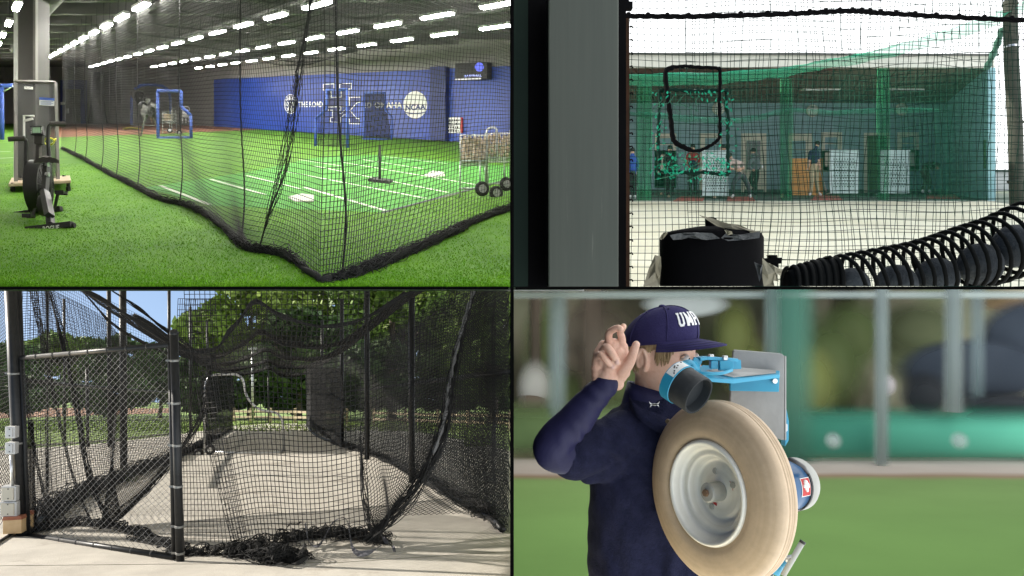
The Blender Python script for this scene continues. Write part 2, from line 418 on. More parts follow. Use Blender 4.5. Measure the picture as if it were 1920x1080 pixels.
b = MB(); b.prism([wxy(-4, 0), wxy(31.4, 0), wxy(31.4, CH), wxy(-4, CH)], -WN * .2); blue_wall = b.build('long_wall', M['gym_grey']); tag(blue_wall, kind='structure')
ss = [-4, wall_s(957), wall_s(845)]
k = wall_s(845)
while k < 24.0: k += 2.45; ss.append(min(k, wall_s(384)))
for i, (a, c) in enumerate(zip(ss[:-1], ss[1:])):
    b = MB(); g_ = .004; b.hexa([wxy(a + g_, .02, .0), wxy(c - g_, .02, .0), wxy(c - g_, .02, .07), wxy(a + g_, .02, .07), wxy(a + g_, 2.74, .0), wxy(c - g_, 2.74, .0), wxy(c - g_, 2.74, .07), wxy(a + g_, 2.74, .07)])
    b.build('wall_pad', M['blue_pad'], blue_wall, bevel=.012)
b = MB(); a, c = wall_s(845), wall_s(816)
b.hexa([wxy(a, .0, .08), wxy(c, .0, .08), wxy(c, .0, .25), wxy(a, .0, .25), wxy(a, 2.8, .08), wxy(c, 2.8, .08), wxy(c, 2.8, .25), wxy(a, 2.8, .25)]); b.build('pilaster', M['blue_dark'], blue_wall)
# print on the wall
def on_wall(x0, y0, x1, y1, sl=0.0, off=.078):
    return lambda u, w: wallpt(x0 + (x1 - x0) * u, y1 + (y0 - y1) * w + sl * u, off)
lettering('wall_lettering', 'THE ROAD', on_wall(562.5, 191, 608, 201.5, -.3), M['print_white'], blue_wall, .028)
lettering('wall_lettering', 'TO', on_wall(685, 192, 699, 203), M['print_white'], blue_wall, .028)
lettering('wall_lettering', 'OMAHA', on_wall(705, 192, 757, 203), M['print_white'], blue_wall, .028)
def disc(cx, cy, rx, ry, off, mat, name, n=28, inner=None):
    b = MB(); ps = [wallpt(cx + rx * math.cos(6.2832 * i / n), cy + ry * math.sin(6.2832 * i / n), off) for i in range(n)]
    if inner is None: b.add(ps, [tuple(range(n))])
    else: b.sheet([ps + ps[:1], [wallpt(cx + rx * inner * math.cos(6.2832 * i / n), cy + ry * inner * math.sin(6.2832 * i / n), off) for i in range(n)] + [wallpt(cx + rx * inner, cy, off)]])
    return b.build(name, mat, blue_wall, recalc=False)
disc(781.5, 197, 22.5, 25.5, .076, M['print_white'], 'round_logo')
lettering('logo_lettering', 'NCAA', on_wall(763.5, 197, 801, 208, -2.0, .082), M['logo_blue'], blue_wall, .04)
b = MB(); b.sheet([[wallpt(760 + 42 * i / 8, 209.5 + 3 * math.sin(i / 8 * 3.1), .082) for i in range(9)], [wallpt(760 + 42 * i / 8, 211.2 + 3 * math.sin(i / 8 * 3.1), .082) for i in range(9)]]); b.build('logo_stroke', M['logo_blue'], blue_wall, recalc=False)
disc(547.5, 195.5, 12, 18.5, .076, M['print_white'], 'round_seal')
disc(547.5, 195.5, 10.8, 16.8, .080, M['logo_blue'], 'seal_ring', inner=.9)
lettering('seal_lettering', 'SEC', on_wall(540, 188, 555, 203, 0, .082), M['logo_blue'], blue_wall, .03)
b = MB()
for a in range(16):
    t = 6.2832 * a / 16; c = (547.5 + 9.7 * math.cos(t) * .86, 195.5 + 15 * math.sin(t) * .9)
    b.add([wallpt(c[0] + e * .7, c[1] + f * 1.0, .083) for e, f in ((-1, -1), (1, -1), (1, 1), (-1, 1))], [(0, 1, 2, 3)])
b.build('seal_marks', M['logo_blue'], blue_wall, recalc=False)
Z3 = lambda x, y: (530 + x / 3.6, 100 + y / 3.6)
def block(polys, off, wid):
    for i, poly in enumerate(polys):
        pp = [Z3(*q) for q in poly]
        b = MB(); b.add([wallpt(x, y, off) for x, y in pp], [tuple(range(len(pp)))]); b.build('emblem_letter', M['logo_blue'], blue_wall, recalc=False)
        b = MB(); n = len(pp)
        for k in range(n):
            (x0, y0), (x1, y1) = pp[k], pp[(k + 1) % n]; L = math.hypot(x1 - x0, y1 - y0) or 1; ux, uy = (x1 - x0) / L * wid, (y1 - y0) / L * wid
            b.add([wallpt(x0 - ux - uy, y0 - uy + ux, off + .004), wallpt(x1 + ux - uy, y1 + uy + ux, off + .004), wallpt(x1 + ux + uy, y1 + uy - ux, off + .004), wallpt(x0 - ux + uy, y0 - uy - ux, off + .004)], [(0, 1, 2, 3)])
        b.build('emblem_outline', M['print_white'], blue_wall, recalc=False)
block([[(285, 212), (357, 208), (357, 247), (338, 248), (338, 300), (406, 298), (406, 246), (396, 245), (396, 209), (474, 205), (474, 242), (456, 243), (456, 330), (436, 360), (404, 362), (352, 364), (322, 364), (300, 335), (300, 250), (285, 250)]], .078, .75)
block([[(318, 365), (404, 362), (404, 384), (392, 386), (392, 410), (408, 408), (462, 352), (462, 300), (537, 298), (537, 332), (515, 334), (466, 388), (512, 442), (531, 443), (531, 478), (462, 476), (462, 448), (432, 412), (404, 436), (404, 469), (334, 466), (334, 437), (348, 436), (348, 386), (318, 386)]], .084, .75)

# ---- ceiling structure, strip lights
for d in np.arange(9, 60, 2.6):
    b = MB(); b.box((-.32 * d, d, ceil_z(d) - .16), (.86 * d, .10, .28)); o = b.build('ceiling_joist', M['gym_dark']); tag(o, kind='structure')
AX = V(-.675, 1, 0)            # direction of the light rows per metre of depth
def row_pt(x0, d0, dd, h): return V(x0 + AX.x * dd, d0 + dd, T.z(d0 + dd) + h)
for (x0, d0, L, r, h) in [(-6.1, 11.6, 22, .16, 3.72), (-2.2, 13, 26, .05, 3.55), (-4.2, 12, 30, .06, 3.6), (.2, 17, 25, .07, 3.6)]:
    b = MB(); b.tube([row_pt(x0, d0, 0, h), row_pt(x0, d0, L, h)], r, 10); o = b.build('ceiling_duct', M['gym_dark'], smooth=1); tag(o, kind='structure')
rows = [(-3.02, 12.75 - 1.35, 11, 3.2, 1.42, 'in the leftmost row over the cage'),
        (-3.3, 13.7 - 3.6, 15, 3.2, 1.85, 'in the second row over the cage'),
        (-.2, 13.6 - 1.8, 13, 3.2, 1.85, 'in the third row over the cage'),
        (-.38, 17.9 - 2, 13, 3.2, 1.95, 'in the row nearest the blue wall'),
        (-9.3, 14.0, 5, 3.2, 2.5, 'over the aisle at the left edge')]
rows = [(-6.47 + .675 * 3.6, 13.95 - 3.6, 17, 3.2, 1.8, rows[0][5]), (-3.35 + .675 * 5.55, 13.7 - 5.55, 18, 3.2, 1.85, rows[1][5]), (-.2 + .675 * 1.85, 13.6 - 1.85, 16, 3.2, 1.85, rows[2][5]), (-.38 + .675 * 1.95, 17.9 - 1.95, 14, 3.2, 1.95, rows[3][5]), (-8.6, 13.9, 9, 3.2, 3.1, rows[4][5])]  # most rows run on with extra lamps, added to brighten the hall
light_proto = None
ORD = 'nearest second third fourth fifth sixth seventh eighth ninth tenth eleventh twelfth thirteenth fourteenth fifteenth sixteenth seventeenth eighteenth'.split()
ang = math.atan2(1, AX.x)
for (x0, d0, cnt, h, sp, lab) in rows:
    for i in range(cnt):
        p = row_pt(x0, d0, i * sp, h)
        if light_proto is None:
            light_proto = thing('strip_light', 'lit white strip light ' + lab, 'ceiling light', (0, 0, 0), 'lit strip lights ' + lab)
            b = MB(); b.box((0, 0, .05), (1.3, .12, .05)); b.build('housing', M['lamp_case'], light_proto)
            b = MB()
            for yy in (-.032, .032): b = MB(); b.tube([V(-.60, yy, 0), V(.60, yy, 0)], .018, 8); b.build('lamp_tube', M['lamp'], light_proto)
            for s_ in (-.5, .5): b = MB(); b.tube([V(s_, 0, .07), V(s_, 0, .55)], .008, 5); b.build('hanger', M['black_metal'], light_proto)
            o = light_proto
        else: o = copy_tree(light_proto)
        o.location = p; o.rotation_euler = (-math.atan(T.k) * 0, -math.atan2(T.k, 1 / math.sin(ang)) * 1.0, ang)
        tag(o, 'lit strip light, %s from the camera %s' % (ORD[i], lab), 'ceiling light', 'lit strip lights ' + lab)

# ---- the cage netting
cage = thing('batting_cage_net', 'tall black batting cage net hung from the ceiling round the near turf', 'batting cage', (0, 0, 0))
lp = [(600, 531), (535, 483), (475, 472), (450, 459), (400, 414), (350, 388), (300, 376), (250, 350), (200, 324), (150, 296), (115, 279)]
lpts = smooth_path([T.at(x, y) for x, y in lp], 200)
rp = [(600, 531), (660, 519), (720, 497), (820, 453), (895, 416), (956, 394), (1010, 372)]
rpts = smooth_path([T.at(x, y) for x, y in rp], 100)
TOPH = 3.25
def panel(path, amp, k):
    top = [path[0].lerp(path[-1], i / (len(path) - 1)) for i in range(len(path))]
    def f(u, w):
        a = lerp_path(path, u); t = lerp_path([V(p.x, p.y, T.z(p.y) + TOPH) for p in top], u)
        ww = w[..., None]; sm = ww ** 0.8
        p = a * (1 - sm) + t * sm
        p[..., 2] = (-T.H + T.k * p[..., 1]) + w * TOPH - .05 * np.sin(u * k * 3.1416) ** 2 * w
        s = amp * np.sin(u * k * 6.2832 + 2 * w) * (w * (1 - w) * 3)
        p[..., 0] += s; p[..., 1] += s * .6; return p
    return f
net('net_panel', panel(lpts, .05, 5), 250, 66, .0029, M['net_black'], cage, mu=140, mv=24)
net('net_panel', panel(rpts, .06, 3), 74, 66, .0036, M['net_black'], cage, mu=80, mv=24)
c0, c1 = lpts[0], lpts[-1]; e1 = rpts[-1]
def roof_net(u, w):
    a = np.array(c0) * (1 - u[..., None]) + np.array(c1) * u[..., None] + (np.array(e1) - np.array(c0)) * w[..., None] * (1 + u[..., None] * 1.2)
    a[..., 2] = (-T.H + T.k * a[..., 1]) + TOPH - .16 * np.abs(np.sin(u * 25)) * np.abs(np.sin(w * 9.4)); return a
net('roof_net', roof_net, 170, 70, .0026, M['net_black'], cage, mu=120, mv=50)
def inner_panel(u, w):
    a0, a1 = np.array(T.xy(-4.5, 15)), np.array(T.xy(-16, 33)); a = a0 * (1 - u[..., None]) + a1 * u[..., None]
    a[..., 2] = (-T.H + T.k * a[..., 1]) + w * TOPH; return a
def rope(pts, r, n=60, tw=.5, mat='net_black', name='rope', parent=None):
    q = smooth_path(pts, n); b = MB(); b.tube(q, r, 6)
    return b.build(name, M[mat], parent, smooth=2)
for px, py in [(642, 516), (452, 460), (337, 384), (258, 352), (218, 333), (190, 320), (160, 302), (140, 290)]:
    a = T.at(px, py); t = a + V((628 - 642) / F * a.y if px == 642 else 0, 0, TOPH); b = MB()
    q = smooth_path([a, a + V(.02, .05, .6), a.lerp(t, .5) + V(-.01, 0, 0), t], 24); b.tube(q, .011 if px == 642 else .009, 5); b.build('edge_rope', M['net_black'], cage)
g0 = T.at(484, 472); top = [P(577, 8, 7.9), P(572, 40, 7.8)]
parts = []
for i in range(16):
    ph = RNG.random() * 6.28; am = .02 + .07 * RNG.random(); L = []
    q = smooth_path([P(592 + RNG.normal(0, 8), -60, 8.2), P(574, 60, 8.1), P(562, 130, 8.0), P(548, 220, 7.9), P(530, 320, 7.9), P(505, 400, 8.0), g0], 50)
    for k, p in enumerate(q):
        t = k / 49; s = am * (.25 + .9 * t) * math.sin(3.1416 * min(1, t * 1.1)) ; L.append((p.x + s * math.sin(ph + 9 * t), p.y + s * math.cos(ph + 7 * t), p.z + .02 * math.sin(ph * 3 + 20 * t)))
    parts.append(L)
v, q = np_tubes(np.array(parts), .0032); o = np_mesh('gathered_net', v, q, M['net_black'], cage); o['kind'] = 'stuff'
# slack net heaped along the foot of both panels
def heap(path, wid, hgt, cnt, r, seed, name='slack_net', parent=None, mat='net_black', G=T):
    rg = np.random.default_rng(seed); A = np.array([tuple(p) for p in path]); L = []
    for k in range(cnt):
        i0 = rg.random() * (len(A) - 2); ln = rg.uniform(4, 18); t = np.linspace(i0, min(i0 + ln, len(A) - 1), 18)
        p = lerp_path(path, t / (len(A) - 1)); ph = rg.random(6) * 6.28; am = rg.random(3)
        s = np.linspace(0, 1, 18); sc = 1.0
        p[:, 0] += wid * (rg.normal(0, .5) + .5 * np.sin(ph[0] + s * 9)); p[:, 1] += wid * 1.2 * (rg.normal(0, .5) + .5 * np.sin(ph[1] + s * 8))
        p[:, 2] = (-G.H + G.k * p[:, 1]) + hgt * np.abs(rg.normal(.25, .3) + .35 * np.sin(ph[2] + s * 11)) + r
        L.append(p)
    v, q = np_tubes(np.array(L), r); o = np_mesh(name, v, q, M[mat], parent); o['kind'] = 'stuff'; return o
heap(lpts[::2], .04, .08, 560, .004, 3, parent=cage); heap(rpts[::2], .05, .08, 380, .0045, 4, parent=cage); heap(rpts[8:60], .07, .09, 220, .0045, 5, parent=cage)
for path in (lpts, rpts):
    b = MB(); b.tube([p + V(.02 * math.sin(i * 1.3), 0, .022 + .01 * math.sin(i * .7)) for i, p in enumerate(path[::2])], [.026 + .010 * math.sin(i * .9) for i in range(len(path[::2]))], 7); b.build('hem_roll', M['net_black'], cage, smooth=2)

# ---- column, exercise bike, wheeled screen
b = MB(); d = 16.2
def colbox(x0, x1, dd0, dd1, name, mat, par=None):
    b = MB(); a0, a1 = P(x0, 0, dd0), P(x1, 0, dd0); b.hexa([T.xy(a0.x, dd0), T.xy(a1.x, dd0), T.xy(a1.x, dd1), T.xy(a0.x, dd1), V(a0.x, dd0, ceil_z(dd0)), V(a1.x, dd0, ceil_z(dd0)), V(a1.x, dd1, ceil_z(dd1)), V(a0.x, dd1, ceil_z(dd1))])
    return b.build(name, mat, par)
cl = thing('support_column', 'square grey steel support column behind the wheeled screen', 'column', T.px(46, 16.2))
colbox(31, 66, 16.2, 16.7, 'shaft', M['column'], cl); colbox(25.5, 31, 16.15, 16.25, 'corner_guard', M['white'], cl); colbox(62, 66.5, 16.1, 16.19, 'edge_trim', M['gym_grey'], cl)

sc = thing('wheeled_screen', 'tall grey framed smoked sheet standing on a plywood dolly behind the bike', 'screen', T.px(72, 14.6))
M['smoke'] = pmat('smoked_sheet', (0.11, 0.112, 0.115), rough=0.2, spec=0.4, alpha=0.55)
D1 = 14.3
b = MB(); pts = [P(30, 341, D1), P(28.5, 152.5, D1), P(104, 154.5, D1), P(109, 336, D1)]
b.tube([pts[0], pts[1]], .035, 4); b.tube([pts[1], pts[2]], .03, 4); b.tube([pts[2], pts[3]], .035, 4)
b.build('frame', M['beige'], sc)
b = MB(); b.prism([P(32, 338, D1), P(31, 155, D1), P(102, 157, D1), P(106, 334, D1)], (0, .012, 0)); b.build('sheet', M['smoke'], sc)
b = MB(); b.hexa([P(16, 350, 13.7), P(133, 343, 13.7), P(131, 334, 15.4), P(22, 337, 15.4), P(16, 345, 13.7), P(133, 338, 13.7), P(131, 329, 15.4), P(22, 333, 15.4)]); b.build('dolly_board', M['ply'], sc)
for x, y, d in ((24, 355, 13.8), (128, 345.5, 13.9), (40, 346, 15.2), (120, 341, 15.2)):
    cs = MB(); c = P(x, y, d); rr = .045; c.z = T.z(d) + rr; cs.tube([c - V(.02, 0, 0), c + V(.02, 0, 0)], rr, 10); cs.bar(c + V(0, 0, .02), c + V(0, 0, .11), .04, .05, (0, 1, 0)); cs.build('caster', M['black_metal'], sc, smooth=1)
nt = MB(); nt.prism([P(74, 197, D1 - .02), P(102, 199, D1 - .02), P(102, 187, D1 - .02), P(74, 185, D1 - .02)], (0, -.004, 0)); nt.build('notice', M['print_white'], sc)
nt = MB(); nt.prism([P(74, 187, D1 - .028), P(102, 189, D1 - .028), P(102, 184.5, D1 - .028), P(74, 182.5, D1 - .028)], (0, -.004, 0)); nt.build('notice_header', M['blue_foam'], sc)
for k in range(4):
    nt = MB(); y = 189.6 + 1.9 * k; nt.add([P(76, y, D1 - .027), P(100 - 4 * (k % 2), y + .5, D1 - .027), P(100 - 4 * (k % 2), y + 1.2, D1 - .027), P(76, y + .7, D1 - .027)], [(0, 1, 2, 3)]); nt.build('notice_line', M['blue_foam'], sc)
b = MB(); b.tube(smooth_path([P(44, 157, D1 - .03), P(53, 166, D1 - .03), P(66, 158, D1 - .03)], 10), .012, 5); b.build('strap', M['black_metal'], sc)
b = MB(); b.prism([P(46, 167, D1 - .03), P(62, 168, D1 - .03), P(62, 163, D1 - .03), P(46, 162, D1 - .03)], (0, -.01, 0)); b.build('sticker', M['print_white'], sc)
b = MB(); b.tube([P(45, 262, D1 - .1), P(45, 217, D1 - .1), P(64, 217.5, D1 - .1)], .02, 6); b.prism([P(44, 228, D1 - .12), P(52, 227, D1 - .12), P(62, 224, D1 - .12), P(60, 220, D1 - .12), P(46, 224, D1 - .12)], (0, .02, 0)); b.build('bracket', M['lamp_case'], sc)
M['yellow'] = pmat('yellow_band', (0.72, 0.62, 0.03), rough=0.6)
b = MB(); b.tube([P(92 + 10 * math.cos(a) * .95, 265 + 6.5 * math.sin(a), 13.2 + .3 * math.sin(a)) for a in np.linspace(0, 6.28, 22)[:-1]], .014, 6, closed=True); b.tube([P(100, 262, 13.2), P(105, 260, 13.4), P(104, 264, 13.5)], .012, 5)
tag(b.build('exercise_band', M['yellow'], smooth=2), 'yellow looped exercise band hanging beside the bike handle', 'exercise band')

bk = thing('exercise_bike', 'black upright fan bike with moving arms on the turf in the left foreground', 'exercise bike', T.px(85, 10.4))
M['bike'] = pmat('bike_powder_coat', (0.028, 0.027, 0.027), (0.045, 0.043, 0.042), 12, 0.42, 0.2, bump=0.06)
M['bike_grip'] = pmat('bike_grip', (0.05, 0.045, 0.04), rough=0.7); M['bike_fan'] = pmat('bike_fan', (0.022, 0.021, 0.021), rough=0.5)
def B_(px, py, d): return P(px, py, d)
dn, df_, dm = 9.95, 11.35, 10.6
b = MB(); b.bar(B_(50.5, 431, dn), B_(136, 420.5, dn), .10, .075); b.build('foot_bar', M['bike'], bk, bevel=.008)
v_ = lambda u, w: B_(80 + 31 * u, 434.3 + (424.6 - 434.3) * w - 3.4 * u, dn - .053)
lettering('foot_lettering', 'ROGUE', v_, M['print_white'], bk, .03)
for x, y in ((51, 433), (136, 423)):
    b = MB(); c = B_(x, y, dn); b.tube([c - V(.03, 0, 0), c + V(.03, 0, 0)], .035, 10); b.build('foot_wheel', M['rubber'], bk, smooth=1)
b = MB(); b.bar(B_(27, 402.5, df_), B_(115, 391, df_), .09, .07); b.build('foot_bar', M['bike'], bk, bevel=.008)
b = MB(); b.bar(B_(95, 421, dn), B_(93, 399, dn + .1), .07, .08, (0, 1, 0)); b.bar(B_(93, 405, dn), B_(84, 360, dm - .3), .075, .10, (0, 1, 0)); b.bar(B_(84, 362, dm - .3), B_(88, 308, dm - .1), .06, .08, (0, 1, 0)); b.build('main_beam', M['bike'], bk, bevel=.006)
b = MB(); b.bar(B_(88, 335, dm - .12), B_(88.5, 300, dm - .14), .035, .05, (0, 1, 0)); b.cyl(B_(86, 327, dm - .2), B_(92, 327, dm - .2), .03); b.build('seat_post', M['steel'], bk)
b = MB()
for u, (sx, sw, sd) in enumerate([(0, 0, 0)]): pass
sv = [[B_(87 + (a - 4) * (5.9 + .0 * k) * (1 - .55 * k / 7), 296.5 - 3.4 * math.cos((a - 4) * .62) + (1.5 if a in (0, 8) else 0) - 1.2 * math.sin(k * .4) + (2.0 if abs(a - 4) < 1 and k < 2 else 0), dm - .32 + .28 * k / 7) for a in range(9)] for k in range(8)]
b.sheet(sv); b.sheet([[p - V(0, 0, .05 + .02 * math.cos((a - 4) * .5)) for a, p in enumerate(r)] for r in sv])
for e in (0, 7): b.sheet([sv[e], [p - V(0, 0, .05 + .02 * math.cos((a - 4) * .5)) for a, p in enumerate(sv[e])]])
for e in (0, 8): b.sheet([[r[e] for r in sv], [r[e] - V(0, 0, .05 + .02 * math.cos(2)) for r in sv]])
b.build('seat', M['bike_grip'], bk, smooth=1.2)
# fan cage: a drum seen almost edge on
fc = B_(73, 349, 11.1); fm = Matrix.Translation(fc) @ Matrix.Rotation(math.radians(103), 4, 'Z') @ Matrix.Rotation(math.radians(90), 4, 'X')
b = MB(); R_ = .34
for h in (-.075, .075):
    for rr in np.linspace(.07, R_, 9): b.lathe([(rr - .006, h), (rr, h + .006), (rr + .006, h), (rr, h - .006), (rr - .006, h)], fm, 36)
b.lathe([(R_ - .01, -.085), (R_ + .02, -.085), (R_ + .02, .085), (R_ - .01, .085), (R_ - .01, -.085)], fm, 40)
for k in range(18):
    a = k * 6.2832 / 18
    for h in (-.08, .08): b.bar(fm @ V(.05 * math.cos(a), .05 * math.sin(a), h), fm @ V(R_ * math.cos(a), R_ * math.sin(a), h), .008, .008)
b.build('fan_cage', M['bike_fan'], bk, smooth=1)
b = MB()
for k in range(10):
    a = k * 6.2832 / 10; b.bar(fm @ V(.06 * math.cos(a), .06 * math.sin(a), 0), fm @ V(.30 * math.cos(a), .30 * math.sin(a), 0), .10, .006, tuple(fm.to_3x3() @ V(0, 0, 1)))
b.build('fan_blades', M['bike_fan'], bk)
gm = Matrix.Translation(B_(84, 385, 10.45)) @ Matrix.Rotation(math.radians(103), 4, 'Z') @ Matrix.Rotation(math.radians(90), 4, 'X')
b = MB(); b.lathe([(0, -.06), (.13, -.055), (.145, -.02), (.145, .02), (.13, .055), (0, .06)], gm, 28); b.build('chain_guard', M['bike_fan'], bk, smooth=1)
b = MB(); b.bar(B_(58, 396, 11.2), B_(60, 330, 11.0), .05, .06, (0, 1, 0)); b.bar(B_(60, 398, 11.2), B_(90, 365, 10.5), .05, .06); b.bar(B_(62, 366, 11.1), B_(86, 352, 10.5), .04, .05); b.build('fan_fork', M['bike'], bk)
b = MB(); b.tube(fillet([B_(15, 260.8, 10.8), B_(49.5, 259, 10.9), B_(48, 300, 10.95), B_(50, 345, 11.0), B_(56.5, 392, 11.1)], .06), .024, 8); b.build('arm', M['bike'], bk, smooth=2)
b = MB(); b.tube([B_(15, 261, 10.8), B_(47, 259.2, 10.88)], .034, 10); b.build('grip', M['bike_grip'], bk, smooth=1)
b = MB(); b.tube(fillet([B_(123, 232.3, 11.2), B_(91.5, 232, 11.1), B_(90, 262, 11.1), B_(95, 335, 11.1), B_(92, 370, 11.1)], .06), .024, 8); b.build('arm', M['bike'], bk, smooth=2)
b = MB(); b.tube([B_(122.5, 232.3, 11.2), B_(93, 232, 11.1)], .034, 10); b.build('grip', M['bike_grip'], bk, smooth=1)
b = MB(); b.prism([B_(56.5, 253, 10.9), B_(81, 253, 10.9), B_(78, 235.5, 11.0), B_(56.5, 236, 11.0)], (0, .06, 0)); b.build('console', M['black'], bk, bevel=.006)
M['lcd'] = pmat('lcd_screen', (0.30, 0.48, 0.30), rough=0.25)
b = MB(); b.prism([B_(61, 249.5, 10.89), B_(76, 249.5, 10.89), B_(75, 238.5, 10.955), B_(61, 239, 10.955)], (0, -.004, 0)); cs = b.build('console_screen', M['lcd'], bk)
b = MB()
for k in range(4):
    for e in (58.2, 77.8): c = B_(e, 240 + 3.1 * k, 10.88); b.box(c, (.012, .006, .010))
b.build('console_buttons', M['print_white'], bk)
b = MB(); b.prism([B_(64, 270, 10.95), B_(78, 270, 10.95), B_(79, 254, 10.93), B_(64, 254, 10.93)], (0, .07, 0)); b.bar(B_(72.5, 270, 11), B_(72, 300, 10.95), .05, .06, (0, 1, 0)); b.build('console_mount', M['bike_grip'], bk, bevel=.005)
for (px, py, d, x2, y2) in ((115, 361.5, 10.3, 103, 388), (54, 405, 10.25, 66, 392)):
    pd = MB(); c = B_(px, py, d)
    for dx_ in (-.05, .0, .05): pd.bar(c + V(dx_, -.05, 0), c + V(dx_, .05, 0), .012, .03)
    for dy_ in (-.05, .05): pd.bar(c + V(-.055, dy_, 0), c + V(.055, dy_, 0), .012, .05)
    pd.build('pedal', M['bike'], bk)
    b = MB(); b.bar(B_(px - 6 if px > 80 else px + 6, py, d), B_(x2, y2, d + .08), .03, .022, (0, 1, 0)); b.build('crank', M['bike'], bk)

# ---- pitching screens, machines and carts in the far half of the hall
def pipe_frame(name, label, cat, pads, netpoly=None, base=None, group=None, npad='blue_foam', r=.065, nr=.004):
    pts = [p for pd in pads for p in pd]; t = thing(name, label, cat, min(pts, key=lambda p: p.y), group)
    for pd in pads:
        b = MB(); b.tube(pd, r, 8); b.build('pad' if npad == 'blue_foam' else 'pipe', M[npad], t, smooth=2)
    if base: b = MB(); b.tube(base, r * .45, 6); b.build('base_bar', M['steel'], t, smooth=2)
    if netpoly:
        a, c, e, g_ = [np.array(tuple(q)) for q in netpoly]
        fn = lambda u, w: (a * (1 - u[..., None]) + c * u[..., None]) * (1 - w[..., None]) + (g_ * (1 - u[..., None]) + e * u[..., None]) * w[..., None]
        net('net', fn, 24, 40, nr, M['net_black'], t, mu=2, mv=2)
    return t
d1 = T.d(259.5); f = lambda x, y, d=d1: P(x, y, d)
pipe_frame('pitching_screen', 'blue padded stepped pitching screen standing in front of the ball cart', 'pitching screen',
           [[f(296.5, 259), f(295.5, 170)], [f(295, 170), f(340, 171)], [f(340, 171), f(340, 200)], [f(340, 200), f(357.5, 216)], [f(357.5, 216), f(358.5, 259)], [f(297, 259), f(358, 258)]],
           [f(297, 258), f(340, 258), f(339, 172), f(297, 172)])
d2 = 48.0
pipe_frame('pitching_screen', 'wide blue round cornered screen frame standing on the brown turf', 'pitching screen',
           [fillet([f(246.5, 234, d2), f(246.5, 158, d2), f(319, 160, d2), f(320, 217, d2)], 1.0)], None, [f(246, 234.5, d2), f(300, 235.5, d2)], r=.085)
d3 = T.d(277)
pipe_frame('pitching_screen', 'blue padded screen with a sloping shoulder in front of the wall emblem', 'pitching screen',
           [[f(592, 274, d3 + 1), f(592, 222, d3 + 1)], [f(592, 222, d3 + 1), f(613, 204, d3 + .7)], [f(613, 204, d3 + .7), f(613, 168, d3 + .7)], [f(613, 168, d3 + .7), f(651, 168, d3)], [f(651, 168, d3), f(651.5, 280, d3)]],
           [f(594, 274, d3 + 1), f(650, 279, d3), f(650, 169, d3), f(612, 169, d3 + .7)], [f(592, 274.5, d3 + 1), f(651, 281, d3)], r=.05, nr=.006)
d4 = T.d(262)
pipe_frame('pitching_screen', 'dark netted blue screen with a sloping shoulder between the lettering and the round logo', 'pitching screen',
           [[f(683, 258, d4), f(683, 174, d4)], [f(683, 174, d4), f(722, 174, d4)], [f(722, 174, d4), f(722, 206, d4)], [f(722, 206, d4), f(735.5, 220, d4)], [f(735.5, 220, d4), f(734, 264, d4)], [f(680, 260, d4), f(732, 262, d4)]],
           [f(684, 259, d4), f(733, 261, d4), f(721, 175, d4), f(684, 175, d4)], r=.035, nr=.012)
d5 = T.d(236)
pipe_frame('white_screen_frame', 'tilted white pipe screen leaning near the far end of the blue wall', 'screen',
           [[f(432, 228, d5), f(441, 168, d5)], [f(441, 168, d5), f(476, 167, d5)], [f(476, 167, d5), f(471, 235, d5)]], [f(433, 228, d5), f(471, 234, d5), f(475, 168, d5), f(441, 169, d5)],
           [f(424, 229, d5 - .5), f(455, 232, d5), f(472, 236, d5)], npad='white', r=.04, nr=.01)
d6 = T.d(262)
pipe_frame('pitching_screen', 'blue screen frame with a white brace cut off by the left edge', 'pitching screen',
           [[f(4, 262, d6), f(3, 162, d6)], [f(-30, 163, d6), f(24, 160, d6)]], None, [f(2, 174, d6), f(25, 161, d6)], r=.08)
def pitcher(name, label, legs, bodies, dark):
    t = thing(name, label, 'pitching machine', legs[0][1])
    for a, c in legs:
        b = MB(); b.tube([a, c], .035, 6); b.build('leg', M['mach_grey'], t)
    for (nm, c, r, m) in bodies:
        b = MB()
        if nm == 'wheel':
            mm = Matrix.Translation(c) @ Matrix.Rotation(math.radians(70), 4, 'Z') @ Matrix.Rotation(math.radians(90), 4, 'X'); b.lathe([(r * .3, -.06), (r * .85, -.09), (r, -.05), (r, .05), (r * .85, .09), (r * .3, .06)], mm, 18)
        elif nm == 'hopper': b.lathe([(.05, -r), (r, r), (r * .9, r), (.04, -r * .9)], Matrix.Translation(c), 14)
        else: b.box(c, (r * 1.6, r * 1.2, r * 1.1), Matrix.Rotation(.4, 3, 'Y'))
        b.build(nm, M[m], t, smooth=.8, bevel=0)
    return t
dA, dB_ = T.d(233), 35.0
M['mach_grey'] = pmat('machine_grey', (0.09, 0.09, 0.085), (0.16, 0.16, 0.15), 4, 0.5)
g = lambda x, y, d=47: P(x, y, d)
pitcher('pitching_machine', 'two wheel pitching machine on tall legs inside the wide blue frame', [(g(257, 188), g(250, 233)), (g(259, 188), g(268, 232)), (g(262, 188), g(264, 229, 48))],
        [('wheel', g(262, 183), .38, 'rubber'), ('wheel', g(254, 178), .30, 'mach_grey'), ('motor', g(266, 180), .2, 'black'), ('motor', g(256, 174), .25, 'mach_grey')], 0)
g = lambda x, y, d=T.d(255): P(x, y, d)
pitcher('pitching_machine', 'pale grey pitching machine on a black tripod left of the stepped blue screen', [(g(273, 216), g(264, 256)), (g(281, 216), g(286, 232, 39)), (g(285, 216), g(294, 240, 38))],
        [('hopper', g(278, 190), .11, 'mach_grey'), ('motor', g(276, 205), .24, 'mach_grey'), ('wheel', g(285, 208), .22, 'rubber'), ('wheel', g(268, 199), .2, 'black_metal'), ('motor', g(288, 198), .14, 'mach_grey'), ('motor', g(271, 213), .16, 'mach_grey'), ('motor', g(282, 213), .2, 'black')], 0)
